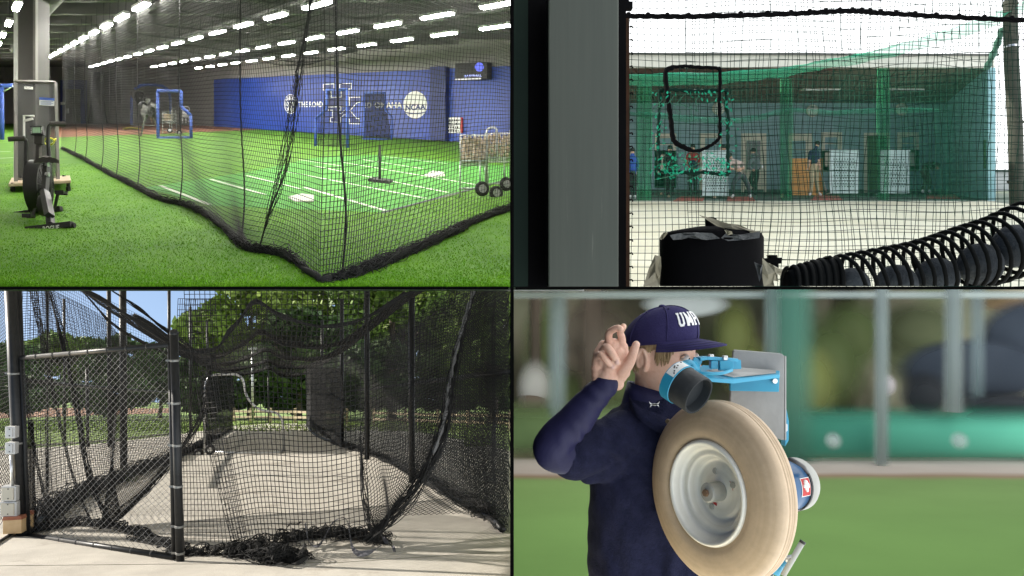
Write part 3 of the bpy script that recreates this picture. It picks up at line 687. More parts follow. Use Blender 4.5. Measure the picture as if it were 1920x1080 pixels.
g = lambda x, y, d=50: P(x, y, d)
pitcher('pitching_machine', 'pitching machine with a white top right of the stepped blue screen', [(g(370, 190), g(363, 231)), (g(384, 210), g(379, 227)), (g(385, 212), g(391, 230))],
        [('wheel', g(370, 184), .34, 'rubber'), ('motor', g(364, 179), .3, 'print_white'), ('motor', g(372, 178), .2, 'mach_grey'), ('motor', g(382, 196), .28, 'mach_grey'), ('wheel', g(388, 192), .22, 'mach_grey'), ('motor', g(390, 207), .2, 'mach_grey'), ('wheel', g(397, 204), .16, 'mach_grey')], 0)
b = MB(); c = P(348, 216, 46); t = thing('ball_feeder', 'small white ball feeder on two legs behind the stepped blue screen', 'ball feeder', c)
b.box(c + V(0, 0, .1), (.3, .25, .42)); b.build('hopper', M['print_white'], t, bevel=.03)
for s_ in (342.5, 348.5, 354): b = MB(); b.tube([P(s_, 214, 46), P(s_, 231, 46)], .022, 5); b.build('leg', M['steel'], t)
b = MB(); b.tube(fillet([P(341, 206, 46), P(344, 200, 46), P(354, 200, 46), P(355.5, 208, 46)], .1), .025, 5); b.build('handle', M['print_white'], t)
b = MB(); c = T.at(251, 243.5); b.lathe([(.0, .09), (.25, .08), (.50, .03), (.55, 0)], Matrix.Translation(c), 18); tag(b.build('field_marker', M['yellow'], smooth=1), 'flat yellow disc lying on the brown turf left of the screens', 'field marker')

ball_me = MB(); ball_me.ball((0, 0, 0), .0375, 10, 6); proto_ball = ball_me.build('baseball', M['leather'], smooth=3)
def ball_cart(loc, label, first=None):
    t = thing('ball_cart', label, 'ball cart', loc)
    X = lambda x, y, z: V(loc[0] + x, loc[1] + y, loc[2] + z)
    w, dp, z0, z1 = .21, .24, .57, .97
    b = MB()
    for z in (z0, z1): b.tube([X(-w, -dp, z), X(w, -dp, z), X(w, dp, z), X(-w, dp, z)], .012, 6, closed=True)
    for (x, y) in ((-w, -dp), (w, -dp), (w, dp), (-w, dp)): b.tube([X(x, y, z0), X(x, y, z1)], .010, 6)
    b.build('basket_rim', M['steel'], t, smooth=2)
    b = MB()
    for k in range(1, 10):
        x = -w + 2 * w * k / 10; b.tube([X(x, -dp, z1), X(x, -dp, z0), X(x, dp, z0), X(x, dp, z1)], .0019, 3)
        y = -dp + 2 * dp * k / 10; b.tube([X(-w, y, z1), X(-w, y, z0), X(w, y, z0), X(w, y, z1)], .0019, 3)
    for k in range(1, 8):
        z = z0 + (z1 - z0) * k / 8; b.tube([X(-w, -dp, z), X(w, -dp, z), X(w, dp, z), X(-w, dp, z)], .0019, 3, closed=True)
    o = b.build('basket_wire', M['steel'], t)
    for (x, y) in ((-w, -dp), (w * .5, -dp), (w, dp)):
        b = MB(); b.tube([X(x, y, z0), X(x, y, .12 if x > 0 else .0)], .014, 6); b.build('leg', M['steel'], t, smooth=2)
    b = MB(); b.tube([X(-w - .02, -dp, .13), X(w, -dp, .13), X(w, dp, .13)], .016, 6); b.build('base_bar', M['steel'], t, smooth=2)
    b = MB(); b.tube(fillet([X(w + .0, -dp - .02, .14), X(w, -dp - .02, 1.08), X(w + .16, -dp - .02, 1.10), X(w + .16, -dp, .56)], .09), .016, 7); b.build('handle', M['steel'], t, smooth=2)
    for x, y in ((w - .07, -dp - .06), (w + .14, dp)):
        c = X(x, y, .118); mm = Matrix.Translation(c) @ Matrix.Rotation(math.radians(25), 4, 'Z') @ Matrix.Rotation(math.radians(90), 4, 'X')
        wh = MB(); wh.lathe([(.065, -.03), (.10, -.035), (.118, -.015), (.118, .015), (.10, .035), (.065, .03)], mm, 22); o = wh.build('wheel', M['rubber'], t, smooth=1)
        r_ = MB(); r_.lathe([(0, -.034), (.02, -.034), (.03, -.022), (.068, -.03), (.068, .03), (0, .034)], mm, 18); r_.build('rim', M['steel'], o, smooth=.7)
    return X, w, dp, z0, z1
nb = 0
for loc, lab, gl in ((T.px(889, 12.9), 'wire ball cart heaped with baseballs in front of the blue wall, the nearer of two', 'near'), (T.px(934, 13.6), 'wire ball cart of baseballs cut off by the right edge of the gym', 'far')):
    X, w, dp, z0, z1 = ball_cart(loc, lab)
    for k in range(6):
        for j in range(6):
            for i in range(5):
                if 0 < j < 4 and k < 4: continue
                if gl == 'far' and j > 1: continue
                c = X(-w + .045 + i * (2 * w - .09) / 4 + random.uniform(-.012, .012) + (.02 if k % 2 else -.01), -dp + .045 + j * .078 + random.uniform(-.01, .01), z0 + .05 + k * .062 + random.uniform(-.008, .008))
                o = proto_ball if nb == 0 else proto_ball.copy()
                if nb: C.objects.link(o)
                nb += 1; o.location = c; o.rotation_euler = (random.random() * 6, random.random() * 6, 0)
                tag(o, 'worn tan baseball heaped in the %s wire ball cart' % ('nearer' if gl == 'near' else 'right hand'), 'baseball', 'baseballs in the %s wire cart' % ('nearer' if gl == 'near' else 'right hand'))
X, w, dp, z0, z1 = ball_cart(T.px(318, 36.5), 'small ball cart framed by the stepped blue screen')
for k in range(4):
    for i in range(5):
        for j in range(2):
            o = proto_ball.copy(); C.objects.link(o); o.location = X(-w + .05 + i * .08, -dp + .05 + .08 * j, z0 + .05 + .08 * k); o.scale = (1, 1, 1)
            tag(o, 'baseball in the far ball cart behind the stepped blue screen', 'baseball', 'baseballs in the far cart')
# ---- tee, door, hanging things, signs
t = thing('batting_tee', 'black batting tee with a flat base on the lined mat', 'batting tee', T.at(712, 341))
b = MB(); c = T.at(712, 341, .012); b.tube([c, P(712, 272, c.y)], .025, 8); b.build('post', M['rubber'], t, smooth=2)
b = MB(); b.prism([T.at(690, 341, .01), T.at(730, 346, .01), T.at(737, 342, .01), T.at(700, 337, .01)], (0, 0, .05)); b.build('base', M['rubber'], t)
dr = thing('blue_doorway', 'grey double door in a wide blue surround on the far wall', 'door', P(138, 232, DB))
for (x0, x1, y0, y1, nm, m, off) in ((113, 122, 150, 232, 'jamb', 'blue_dark', .12), (151, 162, 150, 232, 'jamb', 'blue_dark', .12), (122, 151, 150, 167, 'header', 'blue_dark', .11), (122.3, 136.3, 167.4, 232, 'door_leaf', 'gym_dark', .06), (136.7, 150.7, 167.4, 232, 'door_leaf', 'gym_dark', .06)):
    b = MB(); q = DB - off; b.prism([P(x0, y1, q), P(x1, y1, q), P(x1, y0, q), P(x0, y0, q)], (0, off - .02, 0)); b.build(nm, M[m], dr)
b = MB(); b.box(P(127, 208, DB - .1), (.12, .1, .3)); b.build('handle', M['steel'], dr)
b = MB(); b.box(P(118, 194, DB - .16), (.26, .08, .16)); tag(b.build('exit_light', M['print_white']), 'small white emergency light beside the blue doorway', 'emergency light')
b = MB(); q = DB - 1.0
for k in range(9):
    x0 = 178 + k * 1.5; b.tube([P(x0 + 1, 136, q), P(x0 - 1, 185, q), P(172.5 + k * 2.6, 233, q)], [.14, .2, .26], 6)
tag(b.build('folded_net', M['net_black'], smooth=2), 'black folded net curtain hanging to the floor at the far wall', 'net curtain')
tv = thing('wall_screen', 'black wall screen with a glowing blue ball picture above the ball carts', 'screen', wallpt(896, 136, .3))
b = MB(); b.hexa([wallpt(867, 153, .12), wallpt(927, 150.5, .12), wallpt(927, 150.5, .34), wallpt(867, 153, .34), wallpt(867, 122, .12), wallpt(927, 119.5, .12), wallpt(927, 119.5, .34), wallpt(867, 122, .34)]); b.build('case', M['black'], tv)
M['tv_blue'] = pmat('screen_picture', (0.02, 0.03, 0.3), (0.10, 0.12, 0.8), 9, 0.4, emit=(0.12, 0.16, 0.9), estr=.55); M['tv_txt'] = pmat('screen_letters', (0.2, 0.25, 0.6), emit=(0.30, 0.33, 0.75), estr=.8)
n = 22; b = MB(); b.add([wallpt(912.5 + 8.5 * math.cos(6.2832 * i / n), 129 + 8.5 * math.sin(6.2832 * i / n), .345) for i in range(n)], [tuple(range(n))]); b.build('screen_picture', M['tv_blue'], tv, recalc=False)
lettering('screen_lettering', 'BASEBALL', lambda u, w: wallpt(884 + 33 * u, 148 - 4.2 * w - 1.2 * u, .345), M['tv_txt'], tv, .03)
b = MB(); b.bar(wallpt(868, 152.5, .36), wallpt(916, 150.6, .36), .03, .05); b.build('ledge', M['steel'], tv)
po = thing('wall_poster', 'white rules poster with black lettering and a red edge on the blue wall', 'poster', wallpt(855, 236, .1))
b = MB(); b.hexa([wallpt(841, 249.5, .08), wallpt(868, 250.5, .08), wallpt(868, 250.5, .11), wallpt(841, 249.5, .11), wallpt(841, 221, .08), wallpt(868, 221, .08), wallpt(868, 221, .11), wallpt(841, 221, .11)]); b.build('sheet', M['print_white'], po)
M['red'] = pmat('red_paint', (0.45, 0.03, 0.03), rough=0.6)
b = MB(); b.hexa([wallpt(868.3, 250, .08), wallpt(871.5, 250, .08), wallpt(871.5, 250, .13), wallpt(868.3, 250, .13), wallpt(868.3, 221, .08), wallpt(871.5, 221, .08), wallpt(871.5, 221, .13), wallpt(868.3, 221, .13)]); b.build('edge', M['red'], po)
random.seed(3)
b = MB()
for r in range(4):
    x = 843.0
    while x < 865:
        wd = random.uniform(1.5, 4.5); y = 224.5 + 6.6 * r; x1 = min(x + wd, 866)
        b.add([wallpt(x, y + 3.6, .113), wallpt(x1, y + 3.6, .113), wallpt(x1, y, .113), wallpt(x, y, .113)], [(0, 1, 2, 3)]); x += wd + 1.3
b.build('poster_lettering', M['black'], po, recalc=False)
# ================================================================ TOP RIGHT BAY: batting centre seen from behind the ball feeder
R = Gnd(1.5, 287)
M['cream_floor'] = pmat('cream_concrete', (0.64, 0.61, 0.45), (0.73, 0.71, 0.56), 0.5, 0.8, bump=0.15, bscale=20, wear=(0.52, 0.49, 0.36), wscale=.7, wth=.60)
M['outer_ground'] = pmat('outer_ground', (0.10, 0.14, 0.10), (0.15, 0.17, 0.13), 1.5, 0.9)
M['fascia'] = pmat('cream_fascia', (0.62, 0.61, 0.52), (0.70, 0.69, 0.60), 3, 0.6, stretch=(8, 8, 0.6))
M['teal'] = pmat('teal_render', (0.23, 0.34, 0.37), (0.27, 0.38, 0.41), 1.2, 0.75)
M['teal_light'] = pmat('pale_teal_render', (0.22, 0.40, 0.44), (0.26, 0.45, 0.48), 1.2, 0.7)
M['soffit'] = pmat('brown_boarding', (0.11, 0.065, 0.05), (0.17, 0.10, 0.075), 3, 0.8, stretch=(6, 1, 1))
M['roof_edge'] = pmat('roof_edge', (0.10, 0.10, 0.09), rough=0.6)
M['cream_frame'] = pmat('cream_woodwork', (0.62, 0.56, 0.43), (0.68, 0.62, 0.49), 5, 0.6)
M['dark_glass'] = pmat('dark_glass', (0.012, 0.025, 0.02), rough=0.12)
M['green_door'] = pmat('green_door', (0.05, 0.13, 0.04), (0.06, 0.16, 0.05), 3, 0.6)
M['panel_white'] = pmat('pale_panel', (0.56, 0.70, 0.70), (0.62, 0.75, 0.74), 4, 0.55)
M['orange_board'] = pmat('orange_board', (0.68, 0.30, 0.07), (0.74, 0.34, 0.09), 4, 0.6)
M['green_net'] = pmat('green_net', (0.01, 0.36, 0.19), (0.02, 0.42, 0.24), 6, 0.7, alpha=0.55, stretch=(1, 1, 5))
M['green_veil'] = pmat('green_veil', (0.005, 0.16, 0.075), rough=0.8, alpha=0.09)
M['green_bunch'] = pmat('green_bunch', (0.006, 0.20, 0.07), (0.012, 0.26, 0.10), 5, 0.8, alpha=0.6, stretch=(6, 6, .5))
M['twine_green'] = pmat('dark_green_twine', (0.004, 0.015, 0.011), (0.008, 0.026, 0.019), 8, 0.9, spec=.05)
M['tatter'] = pmat('green_tatter', (0.008, 0.20, 0.10), (0.02, 0.40, 0.24), 12, 0.8, alpha=0.7, spec=.1)
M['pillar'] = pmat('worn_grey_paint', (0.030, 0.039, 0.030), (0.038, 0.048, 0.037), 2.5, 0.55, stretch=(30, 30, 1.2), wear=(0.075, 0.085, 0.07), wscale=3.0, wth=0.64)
M['dark_green'] = pmat('dark_green_paint', (0.008, 0.016, 0.013), (0.010, 0.019, 0.015), 6, 0.8, spec=.1)
M['rust'] = pmat('rusty_bar', (0.022, 0.012, 0.008), (0.04, 0.020, 0.011), 14, 0.9, spec=.1)
M['tape'] = pmat('old_tape', (0.16, 0.145, 0.10), (0.24, 0.22, 0.155), 10, 0.6, bump=0.3, bscale=30)
M['drum'] = pmat('black_drum', (0.0025, 0.0025, 0.003), (0.004, 0.004, 0.0045), 6, 0.9, bump=0.1, spec=.04)
M['spring'] = pmat('black_spring', (0.003, 0.0035, 0.0035), rough=0.75, spec=.08)
M['feed_ball'] = pmat('scuffed_rubber', (0.016, 0.021, 0.026), (0.032, 0.039, 0.046), 40, 0.9, bump=0.9, bscale=70)
M['mat_red'] = pmat('red_rubber', (0.30, 0.07, 0.055), (0.36, 0.10, 0.08), 5, 0.8)
M['mat_grey'] = pmat('grey_rubber', (0.06, 0.09, 0.08), (0.09, 0.12, 0.10), 5, 0.8)

def rsheet(d0, d1, xl, xr, up, n=10):
    b = MB(); b.sheet([[R.xy(xl(d0 + (d1 - d0) * i / n), d0 + (d1 - d0) * i / n, up), R.xy(xr(d0 + (d1 - d0) * i / n), d0 + (d1 - d0) * i / n, up)] for i in range(n + 1)]); return b
o = rsheet(8.85, 60, lambda d: .12 * d, lambda d: .66 * d, -.01).build('forecourt', M['outer_ground']); tag(o, kind='structure')
o = rsheet(8.85, 24.75, lambda d: .12 * d, lambda d: .66 * d if d < 22 else (.66 - (.66 - .595) * (d - 22) / 2.75) * d, .0).build('cream_floor', M['cream_floor']); tag(o, kind='structure')
for y in (398, 425, 470):     # joints of the slab
    b = MB(); a, c = R.at(1150, y, .004), R.at(1930, y - 1, .004); b.add([a, c, c + V(0, .03, .005), a + V(0, .03, .005)], [(0, 1, 2, 3)]); tag(b.build('floor_joint', M['fascia']), kind='structure')
DF, DK = 24.9, 30.0
bd = thing('batting_building', 'long open fronted teal building with a cream fascia behind the pitching floor', 'building', R.px(1500, DF))
def bpoly(pts, vec, name, mat, par=bd, **k):
    b = MB(); b.prism(pts, vec); return b.build(name, mat, par, **k)
XL = 1100
bpoly([P(XL, 378, DF), P(1867, 378, DF), P(1867, 376.4, DF), P(XL, 376.4, DF)], (0, .3, 0), 'floor_edge', M['fascia'])
b = MB(); b.sheet([[P(XL, 376.6, DF + .01), P(1866, 376.6, DF + .01)], [P(XL + 60, 361.5, DK), P(1772, 361.5, DK)]]); b.build('deck', M['mat_grey'], bd)
bpoly([P(XL, 126, DF), P(1865, 126, DF), P(1865, 103, DF), P(XL, 101, DF)], (0, .12, 0), 'fascia', M['fascia'])
bpoly([P(XL, 101, DF - .1), P(1873, 104, DF - .1), P(1873, 100.5, DF - .1), P(XL, 98, DF - .1)], (0, 5.0, .5), 'roof', M['roof_edge'])
NB = 26
for i in range(NB):            # soffit boards
    x0, x1 = XL + (1862 - XL) * i / NB, XL + (1862 - XL) * (i + .93) / NB; y0, y1 = XL + 60 + (1775 - XL - 60) * i / NB, XL + 60 + (1775 - XL - 60) * (i + .93) / NB
    b = MB(); b.hexa([P(x0, 125, DF + .13), P(x1, 125, DF + .13), P(y1, 193, DK), P(y0, 193, DK), P(x0, 121, DF + .13), P(x1, 121, DF + .13), P(y1, 190, DK), P(y0, 190, DK)]); b.build('soffit_board', M['soffit'], bd)
b = MB(); b.hexa([P(XL, 120.5, DF + .13), P(1862, 120.5, DF + .13), P(1776, 189, DK), P(XL + 60, 189, DK), P(XL, 114, DF + .13), P(1862, 114, DF + .13), P(1776, 182, DK), P(XL + 60, 182, DK)]); b.build('roof_deck', M['roof_edge'], bd)
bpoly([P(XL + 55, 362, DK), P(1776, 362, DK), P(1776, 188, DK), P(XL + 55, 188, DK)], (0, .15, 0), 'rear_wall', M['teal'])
bpoly([P(XL + 55, 362, DK - .02), P(1772, 362, DK - .02), P(1772, 355, DK - .02), P(XL + 55, 355, DK - .02)], (0, .02, 0), 'skirting', M['mat_grey'])
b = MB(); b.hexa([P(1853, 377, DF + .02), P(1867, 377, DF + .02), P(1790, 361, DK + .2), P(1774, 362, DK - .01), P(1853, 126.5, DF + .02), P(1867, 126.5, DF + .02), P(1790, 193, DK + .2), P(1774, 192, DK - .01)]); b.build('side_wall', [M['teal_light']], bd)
b = MB(); g_ = lambda t, y0, y1: P(1853 + (1774 - 1853) * t, y0 + (y1 - y0) * t, DF + .02 + (DK - DF - .02) * t)
b.add([g_(.04, 316, 314) - V(.02, 0, 0), g_(.42, 316, 314) - V(.02, 0, 0), g_(.42, 262, 268) - V(.02, 0, 0), g_(.04, 262, 262) - V(.02, 0, 0)], [(0, 1, 2, 3)]); b.build('wall_board', M['green_door'], bd)
def window(x0, x1, y0, y1, gx0, gx1, gy0, gy1, lower=None, glass='dark_glass'):
    q = DK - .03; b = MB()
    for (a, c, e, f_) in ((x0, gx0, y0, y1), (gx1, x1, y0, y1), (gx0, gx1, y0, gy0), (gx0, gx1, gy1, y1)):
        if f_ - e > .3: b.prism([P(a, f_, q), P(c, f_, q), P(c, e, q), P(a, e, q)], (0, .05, 0))
    w = b.build('window', M['cream_frame'], bd)
    b = MB(); b.prism([P(gx0, gy1, q + .035), P(gx1, gy1, q + .035), P(gx1, gy0, q + .035), P(gx0, gy0, q + .035)], (0, .01, 0)); b.build('pane', M[glass], w)
    b = MB(); ym = (gy0 + gy1) / 2; b.prism([P(gx0, ym + .8, q + .01), P(gx1, ym + .8, q + .01), P(gx1, ym - .8, q + .01), P(gx0, ym - .8, q + .01)], (0, .02, 0)); xm = (gx0 + gx1) / 2
    b.build('glazing_bar', M['cream_frame'], w)
    return w
window(1228, 1268, 250, 352, 1233, 1262, 259, 283); window(1228, 1268, 283, 352, 1233, 1262, 290, 325)
window(1312, 1354, 250, 356, 1322, 1350, 259, 283); window(1479, 1523, 250, 358, 1485, 1511, 264, 297)
window(1540, 1579, 248, 320, 1547, 1571, 257, 282); window(1540, 1579, 282.3, 322, 1547, 1556, 286, 312)
window(1683, 1723, 248, 320, 1691, 1715, 257, 281, glass='green_door'); window(1683, 1723, 281.3, 321, 1691, 1715, 286, 311, glass='green_door')
def door(x0, x1, y0, gx0, gx1, gy0, gy1, leaf, glass=None):
    q = DK - .03; b = MB(); b.prism([P(x0, 361, q), P(x0 + 6, 361, q), P(x0 + 6, y0, q), P(x0, y0, q)], (0, .06, 0)); b.prism([P(x1 - 5, 361, q), P(x1, 361, q), P(x1, y0, q), P(x1 - 5, y0, q)], (0, .06, 0)); b.prism([P(x0 + 6, y0 + 5, q), P(x1 - 5, y0 + 5, q), P(x1 - 5, y0, q), P(x0 + 6, y0, q)], (0, .06, 0))
    w = b.build('door', M['cream_frame'], bd)
    b = MB(); b.prism([P(x0 + 6, 361, q + .02), P(x1 - 5, 361, q + .02), P(x1 - 5, y0 + 5, q + .02), P(x0 + 6, y0 + 5, q + .02)], (0, .02, 0)); b.build('door_leaf', M[leaf], w)
    if glass: b = MB(); b.prism([P(gx0, gy1, q + .005), P(gx1, gy1, q + .005), P(gx1, gy0, q + .005), P(gx0, gy0, q + .005)], (0, .01, 0)); b.build('pane', M[glass], w)
    b = MB(); b.box(P(x1 - 8, 312, q - .02), (.05, .05, .12)); b.build('handle', M['steel'], w)
door(1390, 1437, 250, 1400, 1426, 264, 318, 'cream_frame', 'dark_glass'); door(1620, 1668, 249, 0, 0, 0, 0, 'green_door')
M['tube_off'] = pmat('pale_tube', (0.62, 0.58, 0.46), rough=0.5)
for x0, x1, y in ((1296, 1368, 163.5), (1506, 1577, 164), (1665, 1735, 163.5)):
    lab = {1296: 'pale strip lamp under the soffit seen inside the rope loop', 1506: 'pale strip lamp under the soffit above the man in khaki trousers', 1665: 'pale strip lamp under the soffit at the right end of the building'}[x0]
    t = thing('strip_lamp', lab, 'ceiling light', P(x0, y, 27.8), 'strip lamps under the soffit')
    b = MB(); b.prism([P(x0, y + 2.6, 27.8), P(x1, y + 2.6, 27.8), P(x1, y - 3, 27.8), P(x0, y - 3, 27.8)], (0, .25, 0)); b.build('casing', M['tube_off'], t)
    b = MB(); b.tube([P(x0 + 2, y + 4, 27.85), P(x1 - 2, y + 4, 27.85)], .035, 8); b.build('tube', M['white'], t)
M['disc'] = pmat('round_plate', (0.72, 0.74, 0.68), (0.76, 0.78, 0.72), 6, 0.5)
for x, y, lab in ((1347, 204, 'round white plate high on the rear wall beside the rope loop'), (1523, 208, 'round white plate high on the rear wall above the orange board'), (1690, 205, 'round white plate high on the rear wall near its right end')):
    t = thing('wall_plate', lab, 'wall plate', P(x, y, DK - .05), 'round plates on the rear wall')
    mm = Matrix.Translation(P(x, y, DK - .02)) @ Matrix.Rotation(math.radians(90), 4, 'X')
    b = MB(); b.lathe([(0, .09), (.12, .085), (.19, .05), (.215, 0), (0, 0)], mm, 26); b.build('dish', M['disc'], t, smooth=1)
    b = MB(); b.lathe([(.195, .0), (.23, .0), (.23, .05), (.195, .05), (.195, 0)], mm, 26); b.build('rim', M['cream_frame'], t, smooth=1)
def perforated(x0, x1, y0, y1, d, label, nx=8, ny=11):
    t = thing('perforated_panel', label, 'panel', P((x0 + x1) / 2, y1, d), 'perforated white guard panels')
    a, c = P(x0, y1, d), P(x1, y0, d); w, h = c.x - a.x, c.z - a.z; b = MB()
    mx, mb, mt = w * .12, h * .13, h * .16; cw, ch = (w - 2 * mx) / nx, (h - mb - mt) / ny
    def pq(x, z, y=0): return V(a.x + x, d + y, a.z + z)
    for y_ in (0.0, .03):
        for (xa, xb, za, zb) in ((0, w, 0, mb), (0, w, h - mt, h), (0, mx, mb, h - mt), (w - mx, w, mb, h - mt)): b.add([pq(xa, za, y_), pq(xb, za, y_), pq(xb, zb, y_), pq(xa, zb, y_)], [(0, 1, 2, 3)])
        for j in range(ny):
            for i in range(nx):
                x_, z_ = mx + i * cw, mb + j * ch; cx_, cz_ = x_ + cw * (.5 + (.22 if j % 2 else -.22)), z_ + ch / 2; r = min(cw, ch) * .30
                outer = [pq(x_, z_, y_), pq(x_ + cw, z_, y_), pq(x_ + cw, z_ + ch, y_), pq(x_, z_ + ch, y_)]
                inner = [pq(cx_ + r * math.cos(k_ * 6.2832 / 8 - 2.356), cz_ + r * math.sin(k_ * 6.2832 / 8 - 2.356), y_) for k_ in range(8)]
                b.add(outer + inner, [(0, 1, 6, 5, 4), (1, 2, 8, 7, 6), (2, 3, 10, 9, 8), (3, 0, 4, 11, 10)])
    b.add([pq(0, 0), pq(w, 0), pq(w, h), pq(0, h), pq(0, 0, .03), pq(w, 0, .03), pq(w, h, .03), pq(0, h, .03)], [(0, 1, 5, 4), (1, 2, 6, 5), (2, 3, 7, 6), (3, 0, 4, 7)])
    b.build('perforated_sheet', M['panel_white'], t, recalc=False)
    b = MB(); b.bar(pq(-.02, h + .02, -.01), pq(w + .02, h + .02, -.01), .05, .05); b.build('top_rail', M['panel_white'], t)
    for x_ in (.06, w - .06): b = MB(); b.bar(pq(x_, .02, .05), pq(x_, .02, .45), .05, .04); b.build('foot', M['panel_white'], t)
    b = MB(); b.prism([pq(.03, .03, .06), pq(w - .03, .03, .06), pq(w - .03, h - .05, .06), pq(.03, h - .05, .06)], (0, .01, 0)); b.build('backing', M['mat_grey'], t)
perforated(1317, 1366, 285, 367, 26.4, 'white perforated guard panel beside the leaning man in the pale shirt')
perforated(1556, 1610, 283, 362.5, 27.4, 'white perforated guard panel right of the man with the bat')
perforated(1651, 1705, 284, 362.5, 27.4, 'white perforated guard panel in front of the green door')
t = thing('orange_board', 'upright orange board standing behind the man in khaki trousers', 'board', P(1515, 366, 27.9))
for k in range(4):
    y0, y1 = 297 + 17.3 * k, 297 + 17.3 * (k + 1) - .35; b = MB(); b.prism([P(1486, y1, 27.9), P(1543.5, y1, 27.9), P(1543.5, y0, 27.9), P(1486, y0, 27.9)], (0, .06, 0)); b.build('plank', M['orange_board'], t)
for pts, m, lab in (([(1262, 378), (1318, 377.6), (1322, 370), (1276, 369.6)], 'mat_red', 'red batting mat under the boy in the red shirt'), ([(1362, 377.8), (1416, 377.6), (1410, 370), (1364, 370)], 'mat_red', 'red batting mat under the leaning man'),
                    ([(1520, 376.4), (1580, 376), (1572, 367), (1530, 367)], 'mat_red', 'faded red batting mat behind the man with the bat'), ([(1735, 374), (1800, 373), (1790, 366), (1738, 366.5)], 'mat_red', 'red batting mat at the right end of the deck')):
    b = MB(); q = []
    for x, y in pts: d = R.d(y); q.append(P(x, y - .4, d if d < 24.7 else d))
    b.prism(q, (0, 0, .02)); tag(b.build('batting_mat', M[m]), lab, 'mat', 'red batting mats')
for x, y in ((1240, 366), (1254, 371.5), (1467, 368), (1478, 366.5), (1466.5, 372), (1340, 373)):
    o = proto_ball.copy(); C.objects.link(o); o.location = R.at(x, y, .05); o.scale = (1.3, 1.3, 1.3); o['label'] = 'white ball lying on the deck of the batting building'; o['group'] = 'balls on the deck'; o['category'] = 'ball'
# ---- people
def skin_mesh(pts, edges, rad, sub=1, root=0, smooth=True):
    me = bpy.data.meshes.new('s'); me.from_pydata([tuple(p) for p in pts], edges, []); o = bpy.data.objects.new('s', me); C.objects.link(o)
    md = o.modifiers.new('k', 'SKIN'); md.use_smooth_shade = smooth; md.branch_smoothing = .4
    for i, r in enumerate(rad):
        sv = me.skin_vertices[0].data[i]; sv.radius = r if isinstance(r, tuple) else (r, r); sv.use_root = (i == root)
    if sub: sd = o.modifiers.new('d', 'SUBSURF'); sd.levels = sub; sd.render_levels = sub
    bpy.context.view_layer.update()
    out = bpy.data.meshes.new_from_object(o.evaluated_get(bpy.context.evaluated_depsgraph_get()))
    bpy.data.objects.remove(o); bpy.data.meshes.remove(me); return out
BONES = [(0, 1), (1, 2), (2, 3), (3, 4), (4, 5), (2, 6), (6, 7), (7, 8), (2, 9), (9, 10), (10, 11), (0, 12), (12, 13), (13, 14), (14, 15), (0, 16), (16, 17), (17, 18), (18, 19)]
def cloth(c): 
    k = 'cloth_%d_%d_%d' % tuple(int(x * 255) for x in c)
    if k not in M: M[k] = pmat(k, c, tuple(x * .75 for x in c), 14, 0.85)
    return M[k]
M['skin_far'] = pmat('skin_tone', (0.60, 0.36, 0.25), rough=0.55); M['hair_black'] = pmat('black_hair', (0.008, 0.007, 0.007), rough=0.5)
def far_person(J, d, label, shirt, trousers, shoes=(0.6, 0.6, 0.6), sleeve=None, shin=None, hair=True, lean=0):
    """J: 20 joints in picture pixels with optional depth offset"""
    pts = [P(j[0], j[1], d + (j[2] if len(j) > 2 else 0)) for j in J]; k = d / F
    rad = [(8.2, 6), (7.6, 5.5), (8.8, 6), 2.9, (4.9, 5.3), (3.6, 3.9), 4.2, 3.2, 2.3, 4.2, 3.2, 2.3, 6, 4.4, 3, 2.6, 6, 4.4, 3, 2.6]
    rad = [(a[0] * k, a[1] * k) if isinstance(a, tuple) else a * k for a in rad]
    o_ = thing('person', label, 'person', P(J[0][0], max(J[14][1], J[18][1]), d))
    me = skin_mesh(pts, BONES, rad, 1)
    mats = [cloth(shirt), cloth(trousers), M['skin_far'], cloth(shoes), cloth(sleeve) if sleeve else M['skin_far'], cloth(shin) if shin else cloth(trousers)]
    mi_b = [0, 0, 0, 2, 2, 0, 0, 4, 0, 0, 4, 1, 1, 5, 3, 1, 1, 5, 3]
    for f_ in me.polygons:
        c = f_.center; best = 1e9
        for (a, e), m_ in zip(BONES, mi_b):
            A, E = pts[a], pts[e]; t = max(0, min(1, (c - A).dot(E - A) / max((E - A).length_squared, 1e-9))); q = (c - A.lerp(E, t)).length / (.6 + (rad[a][0] if isinstance(rad[a], tuple) else rad[a]) / k * .08)
            if q < best: best = q; f_.material_index = m_
    ob = bpy.data.objects.new('body', me); C.objects.link(ob); ob.parent = o_; ob.location = -o_.location
    for m_ in mats: me.materials.append(m_)
    if hair:
        h = pts[4].lerp(pts[5], .62); b = MB(); ax = (pts[5] - pts[4]).normalized(); q = V(0, 0, 1).rotation_difference(ax).to_matrix()
        vs = []; b.ball(h, (5.3 * k, 5.4 * k, 4.9 * k), 12, 8, q); b.ball(h + V(0, .03, -.04), (4.9 * k, 4.3 * k, 5.2 * k), 10, 7, q); b.build('hair', M['hair_black'], o_, smooth=3)
    for s_ in (8, 11):        # fingers
        b = MB(); e = pts[s_]; u = (pts[s_] - pts[s_ - 1]).normalized(); sd = u.cross(V(0, 1, 0)).normalized() if abs(u.y) < .95 else V(1, 0, 0)
        for f_ in range(5):
            o1 = sd * (f_ - 2) * .017; b.tube([e + o1 * .8, e + o1 + u * .05, e + o1 * 1.1 + u * .085 - V(0, .02, 0)], [.010, .009, .007], 5)
        b.build('fingers', M['skin_far'], o_, smooth=2)
    return pts
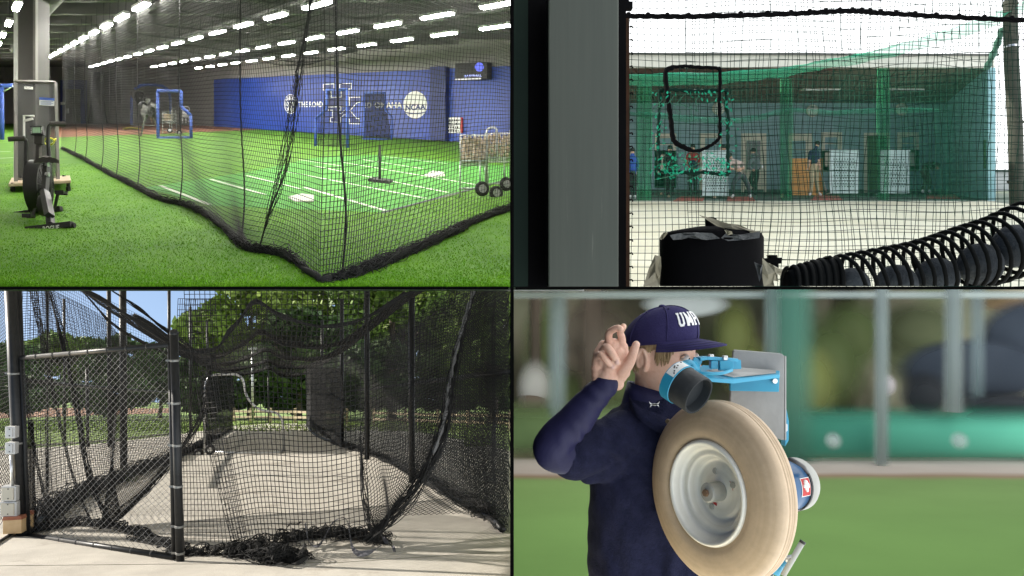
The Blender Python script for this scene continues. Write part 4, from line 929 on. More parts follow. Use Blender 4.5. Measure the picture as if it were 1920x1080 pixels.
def stand(x, top, foot, sw=1.0, turn=0):   # an upright figure: joint rows by height
    h = foot - top; y = lambda t: top + h * t
    return [(x, y(.50)), (x, y(.42)), (x, y(.27)), (x, y(.165)), (x, y(.10)), (x, y(.045)),
            (x - 9 * sw, y(.22)), (x - 12 * sw, y(.36)), (x - 9 * sw, y(.48)), (x + 9 * sw, y(.22)), (x + 12 * sw, y(.36)), (x + 9 * sw, y(.48)),
            (x - 4.5 * sw, y(.54)), (x - 5 * sw, y(.74)), (x - 5 * sw, y(.95)), (x - 6 * sw, y(.98), -.12), (x + 4.5 * sw, y(.54)), (x + 5 * sw, y(.74)), (x + 5 * sw, y(.95)), (x + 6 * sw, y(.98), -.12)]
J = stand(1186, 275, 373, .8); J[7] = (1178, 312); far_person(J, 25.6, 'person in a blue tracksuit top at the left end of the deck facing right', (0.03, 0.09, 0.42), (0.015, 0.015, 0.018), (.7, .7, .7), sleeve=(0.03, 0.09, 0.42))
J = stand(1256, 271, 366, .9); far_person(J, 28.2, 'person in dark clothes standing behind the torn green streamers', (0.018, 0.02, 0.022), (0.015, 0.015, 0.017), (.05, .05, .05), sleeve=(0.018, 0.02, 0.022))
J = stand(1299, 268, 366, .95); J[7] = (1287, 303); J[8] = (1294, 314, -.25); J[10] = (1311, 303); J[11] = (1303, 314, -.25); J[4] = (1299, 279, -.05)
far_person(J, 27.6, 'person in a red shirt looking down below the rope loop', (0.38, 0.022, 0.025), (0.02, 0.022, 0.025), (.05, .05, .05), sleeve=(0.35, 0.022, 0.025))
p_ = P(1299, 307, 27.2); b = MB(); b.ball(p_, (.15, .10, .13), 12, 8); b.ball(p_ + V(.06, 0, -.05), (.10, .09, .10), 10, 7); tag(b.build('sports_bag', cloth((0.01, 0.02, 0.06)), smooth=3), 'dark navy bag held by the person in the red shirt', 'bag')
J = stand(1357, 269, 362, .9); far_person(J, 28.6, 'person with dark hair half hidden behind the left perforated panel', (0.03, 0.032, 0.03), (0.02, 0.02, 0.022), (.05, .05, .05), sleeve=(0.03, 0.032, 0.03))
J = [(1389, 327), (1386, 319), (1379, 306), (1371, 298, -.05), (1368, 293, -.08), (1367, 289, -.10), (1369, 304, -.15), (1367, 316, -.25), (1377, 317, -.3), (1390, 304, .1), (1394, 316, 0), (1382, 319, -.25),
     (1383, 331, -.1), (1374, 346, -.15), (1376, 366, 0), (1371, 369.5, -.12), (1394, 331, .1), (1402, 347, 0), (1406, 366, .1), (1407, 370, -.05)]
far_person(J, 26.2, 'person in a pale shirt leaning forward with hands together', (0.62, 0.48, 0.43), (0.075, 0.085, 0.10), (.75, .75, .75), shin=None)
J = stand(1412, 276, 366, .95); J[6] = (1408, 300, -.2); J[7] = (1404, 313, -.2); J[8] = (1411, 318, -.3); J[0] = (1416, 321); J[1] = (1416, 313); J[2] = (1415, 303); J[12] = (1413, 325); J[13] = (1407, 336, -.3); J[14] = (1414, 352, -.2); J[15] = (1411, 356, -.3); J[16] = (1420, 325)
far_person(J, 28.4, 'person in a grey shirt in the doorway behind the leaning person', (0.20, 0.24, 0.25), (0.02, 0.035, 0.025), (.05, .05, .05), sleeve=(0.20, 0.24, 0.25))
J = [(1527, 312), (1527, 303), (1527, 288), (1530, 277), (1532, 272), (1533, 267), (1520, 284, -.1), (1517, 300, -.1), (1515, 316, -.1), (1533, 284, .1), (1534, 300, .0), (1537, 314, -.1),
     (1523, 316, -.08), (1522, 340, -.08), (1520, 362, 0), (1517, 366.5, -.08), (1531, 316, .08), (1531, 340, .05), (1534, 362, .1), (1541, 366.5, .05)]
far_person(J, 27.0, 'person in navy shirt and khaki trousers holding a bat', (0.015, 0.03, 0.075), (0.60, 0.48, 0.30), (.75, .72, .68))
b = MB(); b.tube([P(1535, 313, 26.9), P(1541, 330, 26.9), P(1549, 360, 26.9)], [.014, .016, .035], 8); tag(b.build('bat', cloth((0.35, 0.33, 0.30)), smooth=2), 'grey baseball bat pointing down beside the khaki trousers', 'bat')
J = [(1732, 318, .1), (1735, 308), (1743, 303), (1751, 306), (1755, 309), (1758, 310), (1742, 306, -.15), (1748, 318, -.2), (1754, 316, -.25), (1746, 305, .15), (1752, 318, .1), (1756, 317, 0),
     (1731, 324, -.1), (1737, 340, -.1), (1729, 357, 0), (1731, 361, -.1), (1736, 324, .1), (1744, 341, .1), (1741, 357, .15), (1745, 361, .05)]
far_person(J, 28.0, 'person in black bending over at the right end of the deck', (0.012, 0.014, 0.014), (0.05, 0.05, 0.035), (.8, .8, .8), sleeve=(0.012, 0.014, 0.014))
# ---- green netting of the far cage
def band(top, bot, d, name, mat, label=None, cat='net', n=40, depth=.5, par=None, clear=False):
    a = smooth_path([P(x, y, d + dd) for x, y, dd in top], n); c = smooth_path([P(x, y, d + dd) for x, y, dd in bot], n)
    rows = [[p.lerp(q, k / 6) + V(0, depth * .1 * math.sin(i * .9 + k * 1.3) - depth * math.sin(k / 6 * 3.14), .02 * math.sin(i * 1.7 + k)) for i, (p, q) in enumerate(zip(a, c))] for k in range(7)]
    b = MB(); b.sheet(rows); o = b.build(name, mat, par, smooth=3, recalc=False)
    if label: tag(o, label, cat)
    return o
M['tied'] = pmat('tied_net', (.02, .09, .06), (.04, .12, .09), 8, .8)
gc = thing('green_cage_net', 'green netting of the far cage sagging across the building front', 'net', P(1500, 376, 22))
band([(1150, 143, 0), (1300, 139, 0), (1480, 129, 0), (1560, 113, 0), (1640, 98, 0), (1720, 73, 0), (1800, 48, 0), (1870, 24, 0), (1940, -6, 0)],
     [(1150, 161, 0), (1300, 160, 0), (1400, 153, 0), (1480, 142, 0), (1560, 127, 0), (1660, 110, 0), (1740, 87, 0), (1830, 62, 0), (1940, 14, 0)], 18, 'top_swag', M['green_net'], par=gc)
M['green_thin'] = pmat('thin_green_net', (0.01, 0.26, 0.14), rough=0.8, alpha=0.42, stretch=(1, 1, 4))
band([(1150, 208, 0), (1260, 214, 0), (1350, 221, 0), (1420, 215, 0), (1480, 203, 0), (1560, 208, 0), (1640, 203, 0), (1760, 205, 0)],
     [(1150, 214, 0), (1260, 226, 0), (1350, 232, 0), (1420, 226, 0), (1480, 212, 0), (1560, 216, 0), (1640, 212, 0), (1760, 210, 0)], 23, 'low_swag', M['green_thin'], par=gc, depth=.2)
band([(1150, 150, 0), (1300, 158, 0), (1480, 140, 0), (1600, 130, 0), (1760, 126, 0), (1858, 128, 0)], [(1150, 377, 0), (1300, 376, 0), (1480, 377, 0), (1600, 376, 0), (1760, 376, 0), (1862, 375, 0)], 23.4, 'veil', M['green_veil'], par=gc, depth=.2)
band([(1560, 126, 0), (1660, 112, 0), (1760, 122, 0), (1850, 127, 0)], [(1560, 376, 0), (1660, 377, 0), (1760, 376, 0), (1856, 376, 0)], 22.4, 'veil', M['green_veil'], par=gc, depth=.15)
for x0, x1, y in ((1194, 1222, 160), (1463, 1485, 148), (1645, 1667, 128), (1755, 1785, 200)):
    rows = []
    for k in range(14):
        t = k / 13; rows.append([P(x0 + (x1 - x0) * i / 10 + (1 if i % 2 else -1) * .4 + 2.5 * math.sin(t * 4) * (i / 10 - .5), y + (376 - y) * t, 22.9 + .10 * math.cos(i * 2.4) + .05 * math.sin(t * 6 + i)) for i in range(11)])
    b = MB(); b.sheet(rows); b.build('bunched_net', M['green_bunch'] if x0 < 1700 else M['green_veil'], gc, smooth=3, recalc=False)
b = MB(); b.tube(smooth_path([P(1880, 55, 18), P(1866, 92, 18.5), P(1850, 128, 19)], 12), [.07 + .02 * math.sin(i * 2) for i in range(12)], 7); b.build('tied_net', M['tied'], gc, smooth=2)
fn = lambda u, w: np.stack([(1180 + 680 * u - 960) / F * 22.0, 22.0 + .05 * np.sin(u * 40), (540 - (150 - 20 * u + (377 - 150 + 20 * u) * w + 4 * np.sin(u * 12.6) * (1 - w))) / F * 22.0], -1)
M['twine_light'] = pmat('green_twine', (0.012, 0.12, 0.065), rough=0.8)
net('mesh', fn, 72, 26, .0042, M['twine_light'], gc, mu=80, mv=4)
# right pole
po = thing('net_pole', 'weathered grey green pole holding the net at the right of the building', 'pole', R.px(1904, 17.6))
M['pole'] = pmat('weathered_pole', (0.022, 0.026, 0.017), (0.038, 0.043, 0.03), 3, 0.85, stretch=(10, 10, .8), bump=.2)
b = MB(); b.tube([P(1907, 384, 17.6), P(1904, 250, 17.6), P(1896, 110, 17.6), P(1894, 2, 17.6)], [.15, .15, .15, .145], 14); b.build('shaft', M['pole'], po, smooth=2)
for y in (8, 88, 230, 340): b = MB(); b.lathe([(.15, -.03), (.165, -.02), (.165, .02), (.15, .03)], Matrix.Translation(P(1904 - (10 if y < 20 else 7 if y < 100 else 0), y, 17.6)), 14); b.build('band', M['steel'] if y == 88 else M['pole'], po)
w = thing('boundary_wall', 'pale grey boundary wall in the mist right of the building', 'wall', R.px(1900, 32))
M['mist_wall'] = pmat('pale_wall', (0.46, 0.48, 0.47), (0.40, 0.42, 0.41), 1.0, 0.8)
b = MB(); b.prism([P(1800, 358, 32), P(1990, 358, 32), P(1990, 322, 32), P(1800, 322, 32)], (0, .2, 0)); b.build('wall', M['mist_wall'], w)
b = MB(); b.prism([P(1800, 322, 31.9), P(1990, 322, 31.9), P(1990, 318, 31.9), P(1800, 318, 31.9)], (0, .4, 0)); b.build('coping', M['mat_grey'], w)
M['mist_far'] = pmat('mist_far', (0.60, 0.62, 0.62), rough=0.9)
# ---- near net, frame and feeder (inside the shed)
nd = 2.6
fr = thing('near_net', 'dark green knotted net stretched over the opening with a rope along its top', 'net', P(1500, 539, nd))
def wob(seed, amp, k=5):
    r = np.random.default_rng(seed); ph = r.random((6, 4)) * 6.28; fq = r.uniform(2, 22, (6, 2)); am = amp * r.uniform(.3, 1, 6)
    return lambda u, w, q: sum(am[i] * np.sin(fq[i, 0] * u + fq[i, 1] * w * .6 + ph[i, q]) for i in range(6))
w1, w2 = wob(1, .0024), wob(2, .0045)
def near_fn(wb, dd, x0=1170, x1=1960, y0=-14, y1=538.5):
    def f_(u, w):
        px = x0 + (x1 - x0) * u; py = y1 + (y0 - y1) * w
        return np.stack([(px - 960) / F * dd + wb(u, w, 0), np.full_like(px, dd) + 3 * wb(u, w, 1), np.maximum((540 - py) / F * dd + wb(u, w, 2) * (.3 + .7 * np.minimum(1, (1 - w) * 4)), .0035)], -1)
    return f_
net('mesh', near_fn(w1, nd), 62, 44, .00112, M['twine_green'], fr, mu=60, mv=44)
net('mesh', near_fn(w2, nd + .35, 1290), 40, 32, .0012, M['twine_green'], fr, mu=50, mv=40)
top = smooth_path([P(1160, 30, nd - .02), P(1300, 31, nd - .02), P(1480, 26, nd - .02), P(1590, 21, nd - .02), P(1660, 25, nd - .02), P(1800, 33, nd - .02), P(1990, 41, nd - .02)], 90)
for k in range(3):
    b = MB(); b.tube([p + V(0, .004 * math.cos(i * .9 + k * 2.1), .0045 * math.sin(i * .9 + k * 2.1)) for i, p in enumerate(top)], .0048, 6); b.build('top_rope', M['drum'], fr, smooth=2)
for k in range(2, 88, 4): b = MB(); b.ball(top[k] + V(0, 0, .004), (.009, .008, .010), 8, 6); b.build('knot', M['drum'], fr, smooth=3)
lp_ = [(1262, 126), (1248, 136), (1252, 180), (1258, 225), (1263, 262), (1280, 275), (1305, 283), (1330, 274), (1345, 263), (1350, 250), (1349, 200), (1350, 136), (1345, 128), (1310, 126), (1285, 124)]
loop = smooth_path([P(x, y, nd - .05) for x, y in lp_ + lp_[:1]], 120)
t = tag(MB().build('tmp', M['drum']), None); bpy.data.objects.remove(t)
lo = thing('rope_loop', 'thick black rope loop shaped like a bucket tied into the torn near net', 'rope', loop[0])
b = MB(); b.tube([p + V(.0007 * math.sin(i * 2.1), 0, .0007 * math.cos(i * 1.7)) for i, p in enumerate(loop[:-1])], [.0055 + .0005 * math.sin(i * 1.3) + (.0025 if i < 45 else 0) for i in range(len(loop) - 1)], 7, closed=True); b.build('rope', M['drum'], lo, smooth=2)
tt = thing('torn_streamers', 'ragged green plastic streamers tied round a square hole in the near net', 'streamers', P(1300, 325, nd - .03))
rect = [(1236, 170), (1362, 168), (1366, 325), (1235, 322)]
b = MB()
for i in range(4):
    a, c = rect[i], rect[(i + 1) % 4]; pp = smooth_path([P(a[0] + (c[0] - a[0]) * k / 6 + random.uniform(-2, 2), a[1] + (c[1] - a[1]) * k / 6 + random.uniform(-2, 2), nd - .03) for k in range(7)], 26)
    b = MB(); b.tube(pp, [.0058 + .0018 * math.sin(k * 2.3) for k in range(26)], 6); b.build('edge_rope', M['twine_green'], tt, smooth=2)
random.seed(11); bb = MB()
for k in range(330):
    s = random.random() * 4; i = int(s); a, c = rect[i], rect[(i + 1) % 4]; f_ = s - i
    if i == 0 and random.random() < .35: continue
    x, y = a[0] + (c[0] - a[0]) * f_ + random.gauss(0, 7), a[1] + (c[1] - a[1]) * f_ + abs(random.gauss(0, 7)) * (1 if i == 0 else random.choice((-1, 1)))
    if random.random() < .35: x, y = random.uniform(1238, 1362), random.uniform(285, 322)
    c0 = P(x, y, nd - .04 - random.random() * .05); L = random.uniform(.003, .014); w_ = random.uniform(.0012, .0042); an = random.gauss(-1.57, .9)
    u = V(math.cos(an), random.uniform(-.5, .5), math.sin(an)) * L; sd = V(-math.sin(an), random.uniform(-.6, .6), math.cos(an)) * w_
    bb.add([c0 - sd * .4, c0 + sd * .4, c0 + u * .5 + sd * random.uniform(.5, 1.3), c0 + u + sd * random.uniform(-.4, .8), c0 + u * .55 - sd], [(0, 1, 2, 4), (4, 2, 3)])
o = bb.build('streamer', M['tatter'], tt, recalc=False); o['kind'] = 'stuff'
bb = MB()
for k in range(26):
    x, y = random.uniform(1236, 1362), random.choice((random.uniform(168, 200), random.uniform(270, 330))); x1, y1 = x + random.gauss(0, 30), y + random.uniform(4, 34); q = smooth_path([P(x, y, nd - .04), P((x + x1) / 2 + random.gauss(0, 8), (y + y1) / 2 + 6, nd - .06), P(min(max(x1, 1225), 1380), y1, nd - .03)], 10)
    bb.tube(q, .0008, 4)
o = bb.build('loose_strand', M['twine_light'], tt); o['kind'] = 'stuff'
def slab(x0, x1, d, th, name, mat, y0=-40, y1=538.8, par=None, bevel=0):
    b = MB(); b.prism([P(x0, y1, d), P(x1, y1, d), P(x1, y0, d), P(x0, y0, d)], (0, th, 0)); return b.build(name, mat, par, bevel=bevel)
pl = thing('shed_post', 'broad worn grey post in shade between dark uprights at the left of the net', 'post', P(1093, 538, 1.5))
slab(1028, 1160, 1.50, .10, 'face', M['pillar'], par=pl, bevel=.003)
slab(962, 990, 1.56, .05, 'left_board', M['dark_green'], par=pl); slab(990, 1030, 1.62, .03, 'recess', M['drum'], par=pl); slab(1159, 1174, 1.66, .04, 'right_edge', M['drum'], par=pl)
fu = thing('net_frame_bar', 'rusty upright bar with small hooks carrying the left edge of the near net', 'bar', P(1176, 538, 2.5))
b = MB(); b.prism([P(1171, 538.6, 2.5), P(1181, 538.6, 2.5), P(1180, 34, 2.5), P(1171, 34, 2.5)], (0, .03, 0)); b.build('bar', M['rust'], fu)
for k in range(20): b = MB(); c = P(1181, 50 + 25 * k, 2.5); b.tube([c, c + V(.006, -.004, .001), c + V(.009, 0, -.004)], .0026, 5); b.build('hook', M['drum'], fu)
b = MB(); c = P(1176, 12, 2.45); b.box(c, (.03, .03, .02)); b.box(c + V(-.006, 0, .015), (.018, .02, .03)); tag(b.build('bar_clamp', M['drum']), 'small dark clamp at the top of the rusty upright bar', 'clamp')
# black drum with torn tape
zc = lambda v: V(v[0], v[1], max(v[2], .0032))
dc = P(1333, 441, 1.55); DR = .098
dr_ = thing('feeder_drum', 'black round drum wrapped in torn tape at the bottom of the view', 'drum', V(dc.x, dc.y, .004))
b = MB(); b.lathe([(DR, .0035 - dc.z), (DR, -.006), (DR - .004, .002), (DR - .02, .008), (.03, .016), (0, .017)], Matrix.Translation(dc), 40); b.build('shell', M['drum'], dr_, smooth=.8)
b = MB(); b.lathe([(.010, 0), (.011, .018), (.006, .021), (0, .021)], Matrix.Translation(dc + V(-.005, -.02, .012)), 12); b.build('knob', M['drum'], dr_, smooth=.8)
def tat(pts, name='torn_tape', mat='tape', d=1.5, fold=.006, par=None):
    c = [P(x, y, d + (q[0] if q else 0)) for x, y, *q in pts]; cen = sum(c, V(0, 0, 0)) / len(c); b = MB(); n = len(c); vs = [cen + V(0, -fold, fold * .5)] + c
    for k in range(n): vs.append(cen.lerp(c[k], .55) + V(0, fold * math.sin(k * 2.2), fold * .6 * math.cos(k * 3.1)))
    vs = [zc(v) for v in vs]; fs = []
    for k in range(n):
        l = (k + 1) % n; fs += [(0, 1 + n + k, 1 + n + l), (1 + n + k, 1 + k, 1 + l, 1 + n + l)]
    b.add(vs, fs); return b.build(name, M[mat], par if par else dr_, recalc=False)
tat([(1206, 539), (1216, 505), (1228, 478), (1239, 481), (1240, 500), (1238, 520), (1236, 539), (1220, 538)], d=1.5)
tat([(1236, 448), (1244, 436), (1252, 437), (1244, 446), (1240, 450)], d=1.5)
tat([(1310, 403), (1330, 409), (1352, 418), (1385, 421), (1405, 430), (1426, 435), (1424, 439), (1400, 437), (1372, 432), (1344, 424), (1325, 412)], d=1.47, fold=.004)
M['tape_dark'] = pmat('dark_tape', (0.018, 0.021, 0.022), (0.045, 0.05, 0.052), 30, 0.4, bump=.5)
tat([(1256, 441), (1275, 437), (1310, 436), (1335, 437), (1350, 447), (1325, 450), (1290, 446), (1262, 450)], mat='tape_dark', d=1.452, fold=.003)
tat([(1352, 446), (1362, 436), (1380, 441), (1425, 434), (1424, 446), (1395, 450), (1365, 452)], mat='tape_dark', d=1.452, fold=.003)
tat([(1358, 431), (1364, 441), (1374, 439), (1366, 434)], d=1.45, mat='tape')
tat([(1426, 480), (1434, 490), (1450, 497), (1470, 508), (1486, 517), (1470, 515), (1456, 512), (1460, 528), (1450, 526), (1452, 539), (1432, 539), (1428, 510)], d=1.5)
tat([(1414, 491), (1424, 496), (1430, 497), (1428, 520), (1424, 528)], d=1.46, mat='tape_dark')
b = MB(); b.prism([P(1434, 492, 1.55), P(1466, 494, 1.55), P(1466, 483, 1.55), P(1434, 484, 1.55)], (0, .02, 0)); b.prism([P(1446, 484, 1.549), P(1458, 484, 1.549), P(1457, 478, 1.549), P(1443, 478, 1.549)], (0, .02, 0)); b.prism([P(1450, 502, 1.551), P(1460, 502, 1.551), P(1460, 490, 1.551), P(1450, 490, 1.551)], (0, .02, 0)); b.build('bracket', M['drum'], dr_)
# spring chute with balls, cut off by the sill
def clip_above(o, z=.0032, keep_above=True):
    bm = bmesh.new(); bm.from_mesh(o.data); loc = org(o); g_ = bm.verts[:] + bm.edges[:] + bm.faces[:]
    r = bmesh.ops.bisect_plane(bm, geom=g_, plane_co=(0, 0, z - loc.z), plane_no=(0, 0, 1), clear_inner=keep_above, clear_outer=not keep_above)
    bm.to_mesh(o.data); bm.free(); return o
sp = thing('spring_chute', 'thick black coil spring chute rising to the right with balls inside', 'spring', V(.5, 1.35, .004))
ax = [(1560, 536), (1573, 535), (1650, 523), (1735, 508), (1810, 485), (1870, 467), (1911, 449), (1975, 424)]
axp = smooth_path([P(x, y, 1.38 - .0 * i) for i, (x, y) in enumerate(ax)], 400)
tops = [1573, 1592, 1612, 1631, 1653, 1674, 1694, 1714, 1734, 1753, 1771, 1790, 1810, 1829, 1849, 1870, 1890, 1911, 1932, 1953]
pts = []
for i in range(len(tops) - 1):
    for k in range(22):
        x = tops[i] + (tops[i + 1] - tops[i]) * k / 22; a = 2 * math.pi * k / 22; fx = (x - 1560) / (1975 - 1560)
        c = min(axp, key=lambda p: abs(p.x / p.y * F + 960 - x)); rad = (55 + 9 * fx) / F * 1.38
        pts.append(c + V(-.30, 0, .95) * (rad * math.cos(a)) + V(-.20, 1.0, 0) * (rad * math.sin(a)))
b = MB(); b.tube(pts, .0036, 8); o = b.build('coil', M['spring'], sp, smooth=3); clip_above(o)
pts = []
for k in range(22 * 7):
    a = 2 * math.pi * k / 22; x = 1476 + k / 154 * 86; y = 537 - 2 * k / 154; rad = (34 + 20 * k / 154) / F * 1.40
    c = P(x, y, 1.40); pts.append(c + V(0, rad * math.sin(a), rad * math.cos(a)))
b = MB(); b.tube(pts, .0042, 8); o = b.build('tight_coil', M['spring'], sp, smooth=3); clip_above(o)
b = MB(); b.tube([P(1478, 538, 1.40), P(1530, 536, 1.40), P(1562, 534, 1.40)], [.028, .045, .05], 16); o = b.build('sleeve', M['spring'], sp, smooth=2); clip_above(o)
for x, y, r, lab in ((1597, 531, 37, 'lowest dark ball in the spring chute'), (1681, 530, 42, 'second dark ball from the bottom of the spring chute'), (1757, 518, 43, 'middle dark ball in the spring chute'), (1838, 492, 44, 'fourth dark ball in the spring chute seen whole'), (1903, 457, 44, 'topmost dark ball in the spring chute at the right edge')):
    b = MB(); b.ball(P(x, y + 4, 1.39), (r - 4) / F * 1.39, 28, 20); o = b.build('ball', M['feed_ball'], smooth=3); clip_above(o); tag(o, lab, 'ball', 'balls in the spring chute')
# ================================================================ BOTTOM LEFT BAY: outdoor batting cage in the sun
B = Gnd(1.55, 752)
M['concrete'] = pmat('concrete', (0.46, 0.43, 0.38), (0.57, 0.535, 0.475), 2.4, 0.88, bump=0.6, bscale=70, detail=10, wear=(0.36, 0.325, 0.28), wscale=.8, wth=0.57)
M['grass'] = pmat('lawn', (0.15, 0.235, 0.045), (0.22, 0.31, 0.075), 1.2, 0.9, bump=0.5, bscale=25)
M['dirt'] = pmat('orange_dirt', (0.30, 0.16, 0.09), (0.38, 0.22, 0.13), 1.5, 0.9)
M['pipe_black'] = pmat('black_pipe', (0.010, 0.011, 0.012), (0.018, 0.019, 0.021), 16, 0.42, spec=0.3, wear=(0.07, 0.07, 0.07), wscale=18, wth=0.66)
M['chain'] = pmat('chain_link', (0.12, 0.125, 0.13), rough=0.4, metal=0.6)
M['band'] = pmat('dull_band', (.16, .16, .15), (.26, .26, .25), 30, .5, metal=.5)
M['windscreen'] = pmat('wind_screen', (0.005, 0.005, 0.0055), (0.008, 0.008, 0.0085), 4, 0.95, bump=.3, bscale=60, spec=.1, alpha=.68)
M['bark'] = pmat('bark', (0.10, 0.08, 0.06), (0.16, 0.13, 0.10), 8, 0.9, stretch=(4, 4, .6))
M['leaf_a'] = pmat('leaves_light', (0.15, 0.235, 0.04), (0.24, 0.33, 0.065), .5, 0.6, spec=.3)
M['leaf_b'] = pmat('leaves_mid', (0.10, 0.18, 0.033), (0.18, 0.27, 0.052), .5, 0.6, spec=.3)
M['leaf_c'] = pmat('leaves_dark', (0.042, 0.092, 0.024), (0.085, 0.145, 0.038), .5, 0.6, spec=.3)
M['rail_wood'] = pmat('rail_wood', (0.42, 0.33, 0.22), (0.52, 0.43, 0.30), 5, 0.8, stretch=(1, 1, 6))
M['box_grey'] = pmat('electric_box', (0.50, 0.50, 0.50), (0.56, 0.56, 0.55), 8, 0.5)
M['box_clear'] = pmat('clear_cover', (0.55, 0.50, 0.40), rough=0.25)
M['block_wood'] = pmat('pine_block', (0.56, 0.38, 0.19), (0.66, 0.48, 0.27), 6, 0.7, stretch=(1, 8, 1)); M['block_red'] = pmat('red_block_top', (0.30, 0.10, 0.05), (0.36, 0.14, 0.08), 9, 0.8)
M['strap_grey'] = pmat('grey_webbing', (0.10, 0.10, 0.115), (0.15, 0.15, 0.17), 20, 0.8, bump=.2, bscale=90)
XM = -0.0012
def bx(px, d): return min((px - 960) / F * d, XM * d)
def bsheet(d0, d1, xl, xr, up, n=16, g=1.0):
    b = MB(); rows = []
    for i in range(n + 1):
        d = d0 * (d1 / d0) ** (i / n); rows.append([B.xy(xl(d) + (xr(d) - xl(d)) * j / 8, d, up) for j in range(9)])
    b.sheet(rows); return b
o = bsheet(6.9, 900, lambda d: -.68 * d, lambda d: XM * d, -.01).build('lawn', M['grass']); tag(o, kind='structure')
# concrete slabs divided by joints
cuts = [6.9, 7.68]
b = MB(); b.add([B.px(-80, 6.9), B.px(957.8, 6.9), B.px(957.8, B.d(1034)), B.px(640, B.d(1055)), B.px(-80, B.d(1062))], [(0, 1, 2, 3, 4)]); tag(b.build('concrete_slab', M['concrete']), kind='structure')
b = MB(); up = .0; b.add([B.px(-80, B.d(1061.2)), B.px(640, B.d(1054.2)), B.px(957.8, B.d(1033.2)), B.px(957.8, B.d(846)), B.px(880, B.d(826)), B.px(790, B.d(812)), B.px(700, B.d(800)), B.px(600, B.d(793.5)), B.px(500, B.d(794)), B.px(440, B.d(799)), B.px(330, B.d(815)), B.px(180, B.d(832)), B.px(-80, B.d(850))], [tuple(range(13))]); tag(b.build('concrete_slab', M['concrete']), kind='structure')
for pts in ([(-80, 846), (180, 829), (330, 813)],):
    b = MB(); q = [B.at(x, y, .0) for x, y in pts]; b.tube(q, .06, 5); tag(b.build('slab_kerb', M['concrete']), kind='structure')
b = MB(); b.add([B.px(-60, B.d(786), .004), B.px(330, B.d(774), .004), B.px(330, B.d(766), .004), B.px(-60, B.d(764), .004)], [(0, 1, 2, 3)]); tag(b.build('dirt_path', M['dirt']), kind='structure')
# grass tufts at the slab edges
n = 26000; v = []
dd = 20 * (60 / 20) ** RNG.random(n); xx = (RNG.random(n) * .70 - .70) * dd; zz = -B.H + B.k * dd - .01
okm = (dd > 2325 / (812 - 752) + 2) | ((xx / dd * F + 960 > 870) & (dd > 27)); okm &= xx < -.02 * dd
dd, xx, zz = dd[okm], xx[okm], zz[okm]; n = len(dd); hg = .05 + .09 * RNG.random(n); an = RNG.random(n) * 3.14; w = .03 + .03 * RNG.random(n)
v = np.stack([np.stack([xx - np.cos(an) * w, dd - np.sin(an) * w, zz], 1), np.stack([xx + np.cos(an) * w, dd + np.sin(an) * w, zz], 1), np.stack([xx + RNG.normal(0, .03, n), dd, zz + hg], 1)], 1).reshape(-1, 3)
tag(np_mesh('grass', v, np.arange(3 * n).reshape(-1, 3), M['leaf_a']), 'rough green lawn grass beyond the concrete of the cage', 'grass', kind='stuff')
for x, y, nn in ((128, 945, 40), (150, 930, 40), (235, 900, 50), (250, 885, 30), (60, 985, 20)):
    v = []
    for k in range(nn):
        c = B.at(x + random.gauss(0, 9), y + random.gauss(0, 3)); a = random.random() * 6.28; L = random.uniform(.05, .16); v += [c + V(-.008, 0, 0), c + V(.008, 0, 0), c + V(math.cos(a) * L * .6, math.sin(a) * L * .6, L)]
    b = MB(); b.add(v, [(3 * k, 3 * k + 1, 3 * k + 2) for k in range(nn)]); o = b.build('weed', M['leaf_b'], recalc=False)
    tag(o, 'tuft of green weeds at the left fence, %s' % {128: 'nearest the pile of rails', 150: 'behind the nearest tuft', 235: 'by the middle post', 250: 'just past the middle post', 60: 'at the gate hinge'}[x], 'weed', 'weeds along the left fence')
